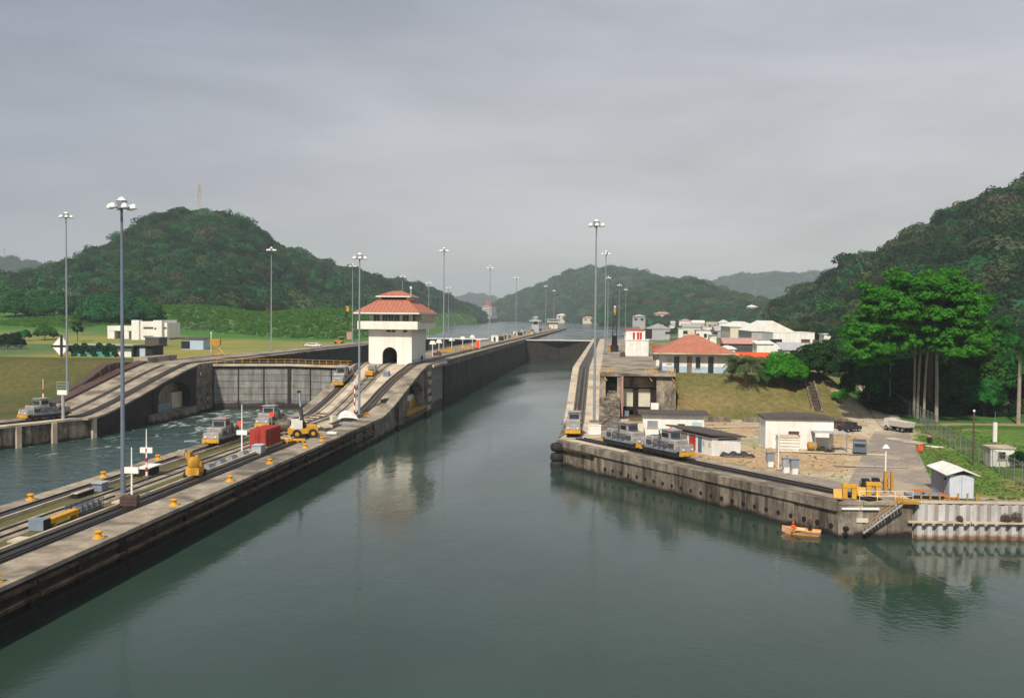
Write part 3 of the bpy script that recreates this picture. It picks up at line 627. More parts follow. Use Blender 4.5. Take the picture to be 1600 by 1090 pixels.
MB().strip(-43.9, -41.0, ysamp(186.5, 190.9), lambda q: RZ(q)-0.35, -4).build('pier', 'concrete_worn', cw, world=True)
MB().bb(-43.9, -43.0, 183.05, 186.4, -4, 6).build('slot', 'dark', cw, world=True)
MB().bb(-43.9, -40.7, 213.6, 221, -4, ZU-0.35).build('pier', 'concrete_worn', cw, world=True)
for kz in range(5):
    MB().bb(-40.7, -40.45, 214.5+kz % 2*0.8, 218.5+kz % 2, 1.0+kz*1.9, 2.0+kz*1.9).build('quoin', 'concrete_light', cw, world=True)
for kz in range(7):
    MB().bb(-42.4, -41.5, 221.3, 239.7, -2+kz*1.72, -0.35+kz*1.72).build('gate_panel', 'gate_plate', cw, world=True)
MB().bb(-43.9, -42.4, 221.1, 239.9, -4, ZU-0.35).build('gate_recess', 'concrete_black', cw, world=True)
MB().bb(-42.4, -40.3, 221, 240, 10.35, ZU-0.3).build('ledge', 'concrete_light', cw, world=True)
# copings in slabs
def shift(a, b): return lambda y: lerp(a, b, sstep(190, 222, y))
ys = frange(15, 213, 9) + frange(213, 960, 25)[1:]
for a, b_ in zip(ys, ys[1:]):
    j = random.uniform(-0.012, 0.012)
    MB().strip(shift(-44.6, -43.0), -40.85, ysamp(a+0.04, b_-0.04), lambda q: RZ(q)+j, lambda q: RZ(q)-0.34).build('coping_slab', 'concrete', cw, world=True)
    MB().strip(-58.1, shift(-56.0, -57.6), ysamp(a+0.04, b_-0.04), lambda q: RZ(q)+j, lambda q: RZ(q)-0.34).build('coping_slab', 'concrete', cw, world=True)
def bands(root, x0, x1, ya, yb, mt, name, dz=0.0): MB().strip(x0, x1, ysamp(ya, yb), lambda q: RZ(q)+dz, lambda q: RZ(q)-0.34).build(name, mt, root, world=True)
ce = shift(-45.6, -44.0); cwst = shift(-55.0, -56.6)
for ya_, yb_, mm_ in ((15, 140, 'rail_bed'), (140, 960, 'rail_bed_dusty')):
    bands(cw, lambda y: ce(y)-0.98, lambda y: ce(y)+0.98, ya_, yb_, mm_, 'rail_bed', 0.02); bands(cw, lambda y: cwst(y)-0.98, lambda y: cwst(y)+0.98, ya_, yb_, mm_, 'rail_bed', 0.02)
MB().strip(lambda y: ce(y)-1.25, lambda y: ce(y)-1.0, ysamp(15, 960), lambda q: RZ(q)+0.35, lambda q: RZ(q)-0.3).build('kerb', 'concrete_light', cw, world=True)
MB().strip(lambda y: cwst(y)+1.0, lambda y: cwst(y)+1.25, ysamp(15, 960), lambda q: RZ(q)+0.3, lambda q: RZ(q)-0.3).build('kerb', 'concrete_light', cw, world=True)
rails(cw, ce, 15, 960, 0.02); rails(cw, cwst, 15, 960, 0.02)
bands(cw, -49.0, lambda y: ce(y)-1.25, 15, 118, 'grass_strip', 'grass_strip', -0.04)
bands(cw, -52.2, -49.0, 15, 960, 'concrete', 'centre_slab', -0.02)
bands(cw, lambda y: cwst(y)+1.25, -52.2, 15, 150, 'grass_strip', 'grass_strip', -0.04)
bands(cw, lambda y: cwst(y)+1.25, -52.2, 150, 222, 'concrete_light', 'ramp_slab', -0.03)
bands(cw, -49.0, lambda y: ce(y)-1.25, 118, 222, 'concrete_light', 'ramp_slab', -0.03)
bands(cw, lambda y: cwst(y)+1.25, -52.2, 222, 960, 'concrete', 'deck_slab', -0.03); bands(cw, -49.0, lambda y: ce(y)-1.25, 222, 960, 'concrete', 'deck_slab', -0.03)
rails(cw, lambda y: -50.6, 15, 224, 0.0, rack=False)
for i, yy in enumerate(frange(18, 150, 5.5)):      # low cable pits and slabs between the strips
    if i % 3 != 1: continue
    MB().bb(-48.4, -47.3, yy, yy+1.6, ZL-0.1, ZL+0.12).build('pit_cover', 'concrete_light', cw, world=True)
for i, yy in enumerate(frange(152, 174, 1.7)):
    MB().bb(-53.9+random.uniform(0, 0.4), -51.9, yy, yy+0.7, RZ(yy)-0.1, RZ(yy)+0.14).build('step', 'brown_steel' if i % 2 else 'concrete_light', cw, world=True)
for z0, dd, mt in ((3.05, 0.22, 'rust_edge'), (2.15, 0.5, 'rust_edge'), (1.25, 0.34, 'concrete_black')):
    for a in frange(15, 165, 12.5)[:-1]:
        MB().bb(-41.0, -40.97+dd+random.uniform(-0.05, 0.05), a+0.15, a+12.35, z0-0.16, z0+0.12).build('fender_beam', mt, cw, world=True)
for yy in frange(20, 165, 6.2): MB().bb(-41.02, -40.72, yy, yy+0.35, 1.4, 3.3).build('fender_post', 'concrete_black', cw, world=True)
# ---- left wall
lw = thing('lock_wall', 'left lock wall with steep ramp and brown parapet beside the grass bank', 'lock wall', (-98, 172, 0))
MB().strip(-106, -94.4, ysamp(169, 500), lambda y: RZ(y)-0.3, -4).build('core', 'concrete', lw, world=True)
for a, b_ in zip(frange(172, 194, 7.3), frange(172, 194, 7.3)[1:]):
    MB().strip(-94.4, -91.5+random.uniform(-0.2, 0.05), ysamp(a+0.05, b_-0.05), lambda q: RZ(q)-0.35, -4).build('wall_panel', 'concrete_black', lw, world=True)
MB().xprism(arch_poly(194, 214, 196, 211, 2.0, 4.8, 8.0, lambda q: RZ(q)-0.35), -93.0, -91.5).build('arch_panel', 'concrete_black', lw, world=True)
MB().bb(-93.0, -90.6, 192, 214, -4, 1.95).build('arch_sill', 'concrete_worn', lw, world=True)
MB().bb(-94.35, -93.05, 205.5, 210.5, 2.0, 5.4).build('arch_lining', 'concrete_light', lw, world=True)
MB().bb(-94.35, -92.6, 197, 204, 2.0, 3.6).build('machinery', 'box_blue', lw, world=True)
MB().bb(-94.4, -91.2, 214.1, 222.6, -4, ZU-0.35).build('pier', 'concrete_worn', lw, world=True)
for kz in range(5): MB().bb(-91.2, -90.75, 215.2+kz % 2*0.9, 220.5+kz % 2, 0.8+kz*1.9, 1.7+kz*1.9).build('quoin', 'concrete_face', lw, world=True)
for a, b_ in zip(frange(230, 480, 12.5), frange(230, 480, 12.5)[1:]): MB().bb(-94.4, -91.5+random.uniform(-0.06, 0.04), a+0.08, b_-0.08, -4, ZU-0.35).build('wall_panel', 'chamber_face', lw, world=True)
MB().bb(-94.4, -92.6, 222.7, 229.9, -4, ZU-0.35).build('gate_recess', 'concrete_black', lw, world=True)
ys = frange(169, 217, 8) + frange(217, 500, 20)[1:]
for a, b_ in zip(ys, ys[1:]): MB().strip(-93.4, -91.3, ysamp(a+0.04, b_-0.04), lambda q: RZ(q), lambda q: RZ(q)-0.34).build('coping_slab', 'concrete', lw, world=True)
bands(lw, -95.4, -93.4, 169, 500, 'rail_bed_dusty', 'rail_bed', 0.02); rails(lw, lambda y: -94.4, 169, 500, 0.02)
bands(lw, -103.8, -95.4, 169, 500, 'concrete', 'ramp_slab', -0.03)
bands(lw, -99.6, -98.4, 169, 214, 'rail_bed', 'rail_bed', 0.0)
MB().strip(-106.2, -103.8, ysamp(172, 216), lambda q: RZ(q)+0.45, lambda q: RZ(q)-3).build('parapet', 'brown_steel', lw, world=True)
MB().strip(-105.3, -103.8, ysamp(216, 260), lambda q: RZ(q)+0.2, lambda q: RZ(q)-3).build('parapet', 'concrete', lw, world=True)
rw = thing('retaining_wall', 'dark brown slanting retaining wall behind the left ramp', 'wall', (-107, 190, 0))
MB().xprism([(186, 5), (226, 5), (226, 11.0), (207, 11.6), (203, 11.2)], -108.2, -106.4).build('wall_slab', 'brown_steel', rw, world=True)
for yy in frange(190, 224, 3.4): MB().bb(-106.4, -106.1, yy, yy+0.5, 5, interp(yy, [(186, 5.4), (203, 11.2), (226, 11.1)])).build('buttress', 'brown_steel', rw, world=True)
MB().bb(-107.5, -104.2, 217, 232, ZU-0.1, ZU+1.2).build('wall_slab', 'concrete', rw, world=True)
def wall_along(root, p0, p1, n, thick, z0, z1, m, name='wall_panel', off=0.0, jit=0.05, gap=0.05):
    """panels on the line p0-p1; thickness goes to the left of the direction of travel"""
    p0 = Vector((*p0, 0)); p1 = Vector((*p1, 0)); d = (p1-p0); ln = d.length; u = d/ln; v = Vector((-u.y, u.x, 0)); a = math.atan2(u.y, u.x)
    r = []
    for i in range(n):
        c = p0 + u*(ln*(i+0.5)/n) + v*(thick/2 - off + random.uniform(-jit, jit))
        r.append(MB().box((c.x, c.y, (z0+z1)/2), (ln/n-gap, thick, z1-z0), a).build(name, m, root, world=True))
    return r
for o_ in (lw, rw): o_.location.y -= 8
lg = thing('approach_wall', 'stained approach wall flaring to the left from the left ramp', 'lock wall', (-98, 146, 0))
L1 = [(-160, 12), (-130, 82), (-98.5, 146), (-91.5, 164)]
for (p0, p1), n in zip(zip(L1, L1[1:]), (6, 9, 3)):
    wall_along(lg, p0, p1, n, 8.0, -4, ZL-0.35, 'concrete_face')
    wall_along(lg, p0, p1, n, 2.2, ZL-0.34, ZL, 'concrete_light', 'coping_slab', off=0.15, jit=0.01)
    d = Vector((p1[0]-p0[0], p1[1]-p0[1])).normalized(); q = Vector((-d.y, d.x))
    wall_along(lg, tuple(Vector(p0)+q*2.3), tuple(Vector(p1)+q*2.3), 1, 2.0, ZL-0.34, ZL+0.02, 'rail_bed', 'rail_bed', jit=0, gap=0)
    wall_along(lg, tuple(Vector(p0)+q*4.4), tuple(Vector(p1)+q*4.4), 1, 4.4, ZL-0.34, ZL-0.02, 'concrete', 'deck_slab', jit=0, gap=0)
    for k in (2.55, 4.05): wall_along(lg, tuple(Vector(p0)+q*k), tuple(Vector(p1)+q*k), 1, 0.14, ZL, ZL+0.14, 'rail_steel', 'rail', jit=0, gap=0)
for t_ in (0.15, 0.3, 0.48, 0.64, 0.8, 0.95):
    p = Vector((-130, 82)).lerp(Vector((-98.5, 146)), t_); MB().box((p.x, p.y, 1.5), (1.5, 1.4, 4.0), 1.1).build('pillar', 'concrete_light', lg, world=True)
for t_ in (0.2, 0.55, 0.97):
    p = Vector((-98.5, 146)).lerp(Vector((-91.5, 164)), t_); MB().box((p.x, p.y, 1.4), (0.9, 0.8, 4.2), 1.2).build('pillar', 'concrete_light', lg, world=True)
# ---- right wall
rt = thing('lock_wall', 'right lock wall whose ramp climbs from the nose with the tyre fenders', 'lock wall', (0, 185, 0))
MB().strip(-7.5, -1.5, ysamp(150, 495), lambda y: RZ(y)-0.3, -4).build('core', 'concrete_face', rt, world=True)
MB().bb(-1.5, 12.9, 196, 495, -4, ZU-0.32).build('deck', 'concrete', rt, world=True)
for a, b_ in zip(ys, ys[1:]): MB().strip(-7.7, -6.3, ysamp(a+0.04, b_-0.04), lambda q: RZ(q), lambda q: RZ(q)-0.34).build('coping_slab', 'concrete_light', rt, world=True)
bands(rt, -6.3, -4.0, 150, 495, 'rail_bed_dusty', 'rail_bed', 0.02); rails(rt, lambda y: -5.2, 150, 495, 0.02)
bands(rt, -4.0, -1.4, 150, 495, 'concrete_light', 'ramp_slab', -0.02)
MB().bb(-1.4, 12.9, 196.3, 495, ZU-0.34, ZU-0.03).build('deck_slab', 'concrete', rt, world=True)
MB().strip(-1.45, 2.4, [156, 166, 176, 185, 190], lambda y: interp(y, [(156, ZL-0.1), (176, ZL+0.5), (185, 7.6), (190, 9.6)]), -3).build('buttress', 'concrete_face', rt, world=True)
MB().bb(-1.4, -0.3, 184, 196, 3, ZU+0.15).build('pier', 'concrete', rt, world=True)
MB().bb(1.9, 2.6, 184, 196, 3, ZU+0.15).build('pier', 'concrete', rt, world=True)
MB().bb(2.65, 3.05, 183.2, 184.0, 3.5, ZU+0.1).build('guide_post', 'roof_pink', rt, world=True)
MB().bb(-0.3, 1.9, 188, 196, 3, 9.6).build('infill', 'concrete_face', rt, world=True)
MB().bb(-0.25, 1.85, 190, 195.9, 9.6, 9.9).build('sill', 'dark', rt, world=True)
MB().bb(-1.45, 12.9, 183.8, 196.2, ZU-0.0, ZU+0.55).build('deck_beam', 'concrete', rt, world=True)
MB().bb(2.6, 9.3, 194, 195.9, -3, 11).build('rear_wall', 'concrete_light', rt, world=True)
MB().bb(2.62, 9.28, 186, 187.4, 9.0, 10.9).build('cross_beam', 'concrete_face', rt, world=True)
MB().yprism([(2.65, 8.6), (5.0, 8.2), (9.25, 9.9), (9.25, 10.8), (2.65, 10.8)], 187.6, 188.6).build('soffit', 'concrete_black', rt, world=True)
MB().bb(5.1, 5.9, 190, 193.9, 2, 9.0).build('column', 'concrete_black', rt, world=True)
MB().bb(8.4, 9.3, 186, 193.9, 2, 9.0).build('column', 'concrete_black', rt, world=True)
MB().bb(2.85, 5.0, 186.7, 187.0, 5.25, 8.7).build('back_panel', 'cream', rt, world=True); MB().bb(6.0, 8.3, 186.7, 187.0, 5.25, 8.7).build('back_panel', 'cream', rt, world=True)
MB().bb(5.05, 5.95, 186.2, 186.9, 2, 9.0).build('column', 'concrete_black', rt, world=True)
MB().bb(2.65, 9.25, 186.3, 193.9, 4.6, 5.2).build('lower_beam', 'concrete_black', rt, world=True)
MB().bb(2.65, 9.2, 184, 190, 2.5, 3.6).build('machinery', 'brown_steel', rt, world=True)
MB().bb(3.4, 4.2, 184.2, 185, 3.6, 4.6).build('drum', 'box_blue', rt, world=True)
MB().xprism([(182, 3.4), (196.2, 3.4), (196.2, ZU), (184.5, ZU-0.01)], 9.35, 12.9).build('side_wall', 'concrete_face', rt, world=True)
MB().bb(2.65, 12.9, 183.5, 183.75, 11.3, 11.35).build('edge_angle', 'brown_steel', rt, world=True)
mat('coping_worn', (0.36, 0.31, 0.24), (0.17, 0.14, 0.11), scale=0.5, bump=0.6, coord='World', streak=((0.06, 0.045, 0.035), 0.75), dirt=((0.09, 0.07, 0.055), 0.35, 0.52, 0.7), rnd=0.12)
# ---- right approach (wing) wall
ra = thing('approach_wall', 'weathered approach wall with a row of round ports, running from the tyre fenders to the gangway', 'lock wall', (8, 122, 0))
wall_along(ra, A0, A1, 9, 6.0, -4, ZL-1.0, 'concrete_face', jit=0.06)
wall_along(ra, A0, A1, 12, 1.3, ZL-0.98, ZL, 'coping_worn', 'coping_slab', off=0.25, jit=0.03, gap=0.04)
wall_along(ra, A1, A2, 3, 6.0, -4, ZL-0.35, 'concrete_worn', jit=0.05); wall_along(ra, A1, A2, 3, 1.2, ZL-0.33, ZL, 'concrete', 'coping_slab', off=0.1, jit=0.01)
MB().bb(-7.5, 3, 146.2, 178, -4, ZL-0.32).build('core', 'concrete_face', ra, world=True)
MB().prism([(-7.2, 147), (2.0, 133), (6, 140), (4, 178), (-1.4, 178), (-1.4, 152), (-6.5, 152)], ZL-0.3, ZL-0.04).build('apron', 'concrete_light', ra, world=True)
MB().bb(-6.5, -5.3, 144.2, 145.9, -3, ZL-1.0).build('nose_pillar', 'cream', ra, world=True)
u = Vector((A1[0]-A0[0], A1[1]-A0[1])).normalized(); v_ = Vector((-u.y, u.x)); ang = math.atan2(u.y, u.x)
for k in range(24):
    p = Vector(A0) + u*(12.5 + k*1.85); MB().cyl((p.x-v_.x*0.08, p.y-v_.y*0.08, 1.15), (p.x+v_.x*0.3, p.y+v_.y*0.3, 1.15), 0.26, n=10).build('port', 'dark', ra, world=True)
p = Vector(A0) + u*5.5; MB().box((p.x-v_.x*0.3, p.y-v_.y*0.3, 2.75), (9, 0.4, 0.35), ang).build('fender_beam', 'rust_edge', ra, world=True)
q0 = Vector(A0)+v_*1.2; q1 = Vector(A1)+v_*1.2
def inland(k): return tuple(Vector(A0)+v_*k), tuple(Vector(A1)+v_*k+u*(0 if k < 2 else 1.5))
for (k, th, mt, nm, dz) in ((1.2, 1.6, 'concrete', 'walkway', -0.05), (2.85, 2.1, 'rail_bed', 'rail_bed', 0.0), (5.0, 2.6, 'concrete', 'walkway', -0.03)):
    wall_along(ra, *inland(k), 6, th, ZL-0.4, ZL+dz, mt, nm, jit=0, gap=0.03)
for k in (3.2, 4.6): wall_along(ra, *inland(k), 1, 0.14, ZL, ZL+0.14, 'rail_steel', 'rail', jit=0, gap=0)
wall_along(ra, *inland(3.75), 1, 0.4, ZL, ZL+0.09, 'rail_steel', 'rack', jit=0, gap=0)
# ---- sheet pile quay
sp = thing('sheet_pile_wall', 'pale corrugated sheet pile quay with rust at the water line', 'quay wall', (A2[0], A2[1], 0))
pd = Vector((A3[0]-A2[0], A3[1]-A2[1])).normalized(); pa = math.atan2(pd.y, pd.x); PM = Matrix.Translation(Vector((A2[0], A2[1], 0))) @ Matrix.Rotation(pa, 4, 'Z'); sp.rotation_euler = (0, 0, pa)
MB().bb(-0.3, 60, 0.6, 4.5, -4, ZL-0.12).build('cap', 'concrete', sp)
for k in range(30):
    x = 0.3 + k*1.06; j = random.uniform(-0.03, 0.03)
    MB().prism([(x, 0.45+j), (x+0.16, -0.05+j), (x+0.60, -0.05+j), (x+0.76, 0.45+j), (x+1.04, 0.45+j), (x+1.04, 0.59), (x+0.70, 0.59), (x+0.54, 0.1+j), (x+0.22, 0.1+j), (x+0.1, 0.59), (x, 0.59)], -3, 3.55+random.uniform(-0.04, 0.04)).build('sheet_pile', 'sheet_white', sp)
for k in range(5): MB().bb(-0.6+k*6.4, 5.7+k*6.4, -0.38, -0.1, 1.72, 1.93).build('waler', 'concrete_light', sp)
MB().bb(-0.1, 33, 0.4, 1.05, 3.62, 3.78).build('cap_beam', 'concrete_light', sp)

# ================================================================== lock gates
def gate_leaf(x0, y0, x1, y1, ztop, rows, cols, pm, dark, label, name='lock_gate', rail=None, walk='concrete', group=None, zb=-1.0, sd=1):
    random.seed(sd)
    g = thing(name, label, 'lock gate', (x0, y0, 0), 0, group)
    p0 = Vector((x0, y0, 0)); d = Vector((x1-x0, y1-y0, 0)); ln = d.length; u = d/ln; a = math.atan2(u.y, u.x)
    n = Vector((u.y, -u.x, 0)); n = n if n.y < 0 else -n
    cen = p0+d/2
    MB().box((cen.x-n.x*0.5, cen.y-n.y*0.5, (ztop+zb)/2-0.2), (ln-0.1, 0.9, ztop-zb-0.4), a).build('frame', dark, g, world=True)
    h = (ztop-zb-0.6)/rows
    for i in range(cols):
        for j in range(rows):
            c = p0 + u*(ln*(i+0.5)/cols) + n*(0.08+random.uniform(-0.02, 0.04))
            MB().box((c.x, c.y, zb+h*(j+0.5)), (ln/cols-0.16, 0.2, h-0.1), a).build('gate_panel', pm, g, world=True)
    for i in range(cols+1):
        c = p0 + u*(ln*i/cols) + n*0.3
        MB().box((c.x, c.y, (ztop+zb)/2), (0.22 if 0 < i < cols else 0.7, 0.25, ztop-zb-0.5), a).build('rib', dark, g, world=True)
    c = cen + n*0.1
    MB().box((c.x, c.y, ztop+0.12), (ln, 1.6, 0.5), a).build('walkway', walk, g, world=True)
    if rail:
        for z in (0.9, 1.5): MB().box((c.x+n.x*0.75, c.y+n.y*0.75, ztop+z), (ln, 0.09, 0.09), a).build('handrail', rail, g, world=True)
        for k in range(9):
            q = p0 + u*(ln*(k+0.5)/9) + n*0.85; MB().box((q.x, q.y, ztop+0.9), (0.13, 0.13, 1.2), a).build('rail_post', rail, g, world=True)
    return g
gate_leaf(-91.6, 215.5, -75.0, 220.6, 10.4, 7, 3, 'gate_plate', 'gate_dark', 'grey plated gate leaf hinged beside the left ramp', rail='ochre', walk='concrete_light', group='closed gate leaves of the left lane', sd=3)
gate_leaf(-58.0, 215.5, -74.6, 220.6, 10.4, 7, 3, 'gate_plate', 'gate_dark', 'grey plated gate leaf behind the black crane boom', rail='ochre', walk='concrete_light', group='closed gate leaves of the left lane', sd=4)
gate_leaf(-41.0, 480, -24.4, 485, 10.5, 5, 3, 'gate_dark', 'dark', 'dark gate leaf at the left half of the far end of the open lane', walk='cream', group='dark gate leaves closing the open lane', sd=5)
gate_leaf(-7.6, 480, -24.1, 485, 10.5, 5, 3, 'gate_dark', 'dark', 'dark gate leaf at the right half of the far end of the open lane', walk='cream', group='dark gate leaves closing the open lane', sd=6)
gate_leaf(-91.5, 480, -75.0, 485, 10.7, 4, 3, 'gate_dark', 'dark', 'white topped far gate leaf seen just right of the tower', walk='white_clean', group='far gate leaves of the left lane', sd=7)
gate_leaf(-58.0, 480, -74.6, 485, 10.7, 4, 3, 'gate_dark', 'dark', 'white topped far gate leaf behind the red doored box on the centre wall', walk='white_clean', group='far gate leaves of the left lane', sd=8)

# ================================================================== control tower
tw = thing('control_tower', 'white control tower with red tiled two tier roof on the centre wall', 'tower', (-50.4, 219.6, ZU))
def T(mb, nm, mt, **k): return mb.build(nm, mt, tw, **k)
hw, dp, hh = 5.1, 17.0, 8.1
zf0 = -2.2
# shaft: front wall with an arched opening
n = 10; r = 1.75; zs = 2.1
arc = [(r*math.cos(math.pi*i/n)-0.1, zs + r*math.sin(math.pi*i/n)) for i in range(n+1)]
T(MB().yprism([(-hw, zf0), (-r-0.1, zf0)] + arc[::-1] + [(r-0.1, zf0), (hw, zf0), (hw, hh), (-hw, hh)], 0, 0.7), 'front_wall', 'white_paint')
T(MB().bb(hw-0.6, hw, 0.72, dp, zf0, hh), 'side_wall', 'white_paint'); T(MB().bb(-hw, -hw+0.6, 0.72, dp, zf0, hh), 'side_wall', 'white_paint')
T(MB().bb(-hw+0.6, hw-0.6, dp-0.6, dp, -1, hh), 'rear_wall', 'white_paint')
T(MB().bb(-hw+0.6, hw-0.6, 8, 8.4, -1, hh), 'inner_wall', 'concrete')
T(MB().bb(-1.2, 0.9, 7.9, 8.0, -1, 2.6), 'inner_door', 'dark'); T(MB().bb(-2.0, -1.5, 5, 6, -1, 1.4), 'inner_cabinet', 'box_blue')
T(MB().bb(-hw-0.06, -r-0.15, -0.06, 0.5, -2.3, -0.35), 'plinth', 'pale_blue'); T(MB().bb(r-0.05, hw+0.06, -0.06, 0.5, -2.3, -0.35), 'plinth', 'pale_blue')
T(MB().bb(hw-0.5, hw+0.06, 0.5, dp+0.06, -1.5, 0.9), 'plinth', 'pale_blue')
# balcony band and storey
T(MB().bb(-hw-2.2, hw+1.6, -1.6, dp+3.5, hh-0.1, hh+0.25), 'balcony_floor', 'white_paint')
for bx in ((-hw-2.3, hw+1.7, -1.7, -1.5), (-hw-2.3, hw+1.7, dp+3.4, dp+3.6), (-hw-2.3, -hw-2.1, -1.5, dp+3.4), (hw+1.5, hw+1.7, -1.5, dp+3.4)):
    T(MB().bb(bx[0], bx[1], bx[2], bx[3], hh-0.1, hh+1.75), 'balcony_wall', 'white_paint')
st = T(MB().bb(-hw, hw, 0.3, dp, hh+0.25, hh+3.5), 'upper_storey', 'white_paint')
for x0, x1 in ((-4.0, -2.6), (-1.9, -0.7), (-0.5, 0.7), (0.9, 2.1), (2.9, 4.3)):
    w_ = T(MB().bb(x0, x1, 0.2, 0.34, hh+1.5, hh+3.2), 'window', 'glass_dark'); MB().bb(x0-0.08, x1+0.08, 0.12, 0.19, hh+1.42, hh+1.5).build('sill', 'white_paint', w_); MB().bb((x0+x1)/2-0.04, (x0+x1)/2+0.04, 0.14, 0.19, hh+1.51, hh+3.2).bb(x0, x1, 0.15, 0.185, hh+2.3, hh+2.36).build('mullion', 'concrete_light', w_)
for y0 in (1.5, 4.2, 6.9, 9.6, 12.3):
    T(MB().bb(hw-0.05, hw+0.06, y0, y0+2.2, hh+1.5, hh+3.2), 'window', 'glass_dark')
for x0, x1 in ((-0.9, 0.15), (0.35, 1.2), (3.1, 4.0)): T(MB().bb(x0, x1, -0.04, 0.1, hh-0.75, hh-0.3), 'vent', 'dark')
# hipped roof, lantern and upper roof
def hip(mb, x0, x1, y0, y1, z0, z1, ix, iy, t=0.25):
    vs = [(x0, y0, z0), (x1, y0, z0), (x1, y1, z0), (x0, y1, z0), (x0+ix, y0+iy, z1), (x1-ix, y0+iy, z1), (x1-ix, y1-iy, z1), (x0+ix, y1-iy, z1)]
    mb.add([(a, b, c+t) for a, b, c in vs], [(0, 1, 5, 4), (1, 2, 6, 5), (2, 3, 7, 6), (3, 0, 4, 7), (4, 5, 6, 7)])
    return mb
ex0, ex1, ey0, ey1, ez = -hw-3.0, hw+2.2, -2.6, dp+3.6, hh+3.55
T(MB().bb(ex0, ex1, ey0, ey1, ez-0.1, ez+0.22), 'fascia', 'white_paint')
rf = T(hip(MB(), ex0, ex1, ey0, ey1, ez, ez+3.0, 4.1, 7.0), 'roof', 'roof_tile')
for i in range(17):
    x = ex0+0.5 + i*(ex1-ex0-1)/16; dx = min(x-ex0, ex1-x); yy = min(7.0, dx/4.1*7.0) if dx < 4.1 else 7.0
    MB().add([(x-0.06, ey0, ez+0.27), (x+0.06, ey0, ez+0.27), (x+0.06, ey0+yy, ez+0.29+3*yy/7), (x-0.06, ey0+yy, ez+0.29+3*yy/7), (x, ey0, ez+0.33), (x, ey0+yy, ez+0.35+3*yy/7)], [(0, 1, 4), (0, 4, 5, 3), (1, 2, 5, 4)]).build('tile_rib', 'roof_tile', rf)
T(MB().bb(-hw+1.6, hw-2.0, 4.6, 12.6, ez+2.9, ez+4.0), 'lantern', 'white_paint')
T(MB().bb(-hw+1.9, hw-2.3, 4.52, 4.6, ez+3.35, ez+3.9), 'louvre', 'dark')
T(MB().bb(-hw+0.7, hw-1.1, 3.6, 13.6, ez+3.9, ez+4.15), 'fascia', 'white_paint')
T(hip(MB(), -hw+0.7, hw-1.1, 3.6, 13.6, ez+3.9, ez+5.2, 3.2, 4.0), 'roof', 'roof_tile')
T(MB().bb(ex1-2.0, ex1-0.2, 2.0, dp+2.5, ez-1.9, ez-0.1), 'sun_screen', 'concrete_light')
T(MB().cyl((hw-1.5, 6, ez+3.9), (hw-1.5, 6, ez+6.2), 0.07).cyl((hw-1.5, 6, ez+5.9), (hw-1.5, 6, ez+6.5), 0.28), 'beacon', 'lamp_white')
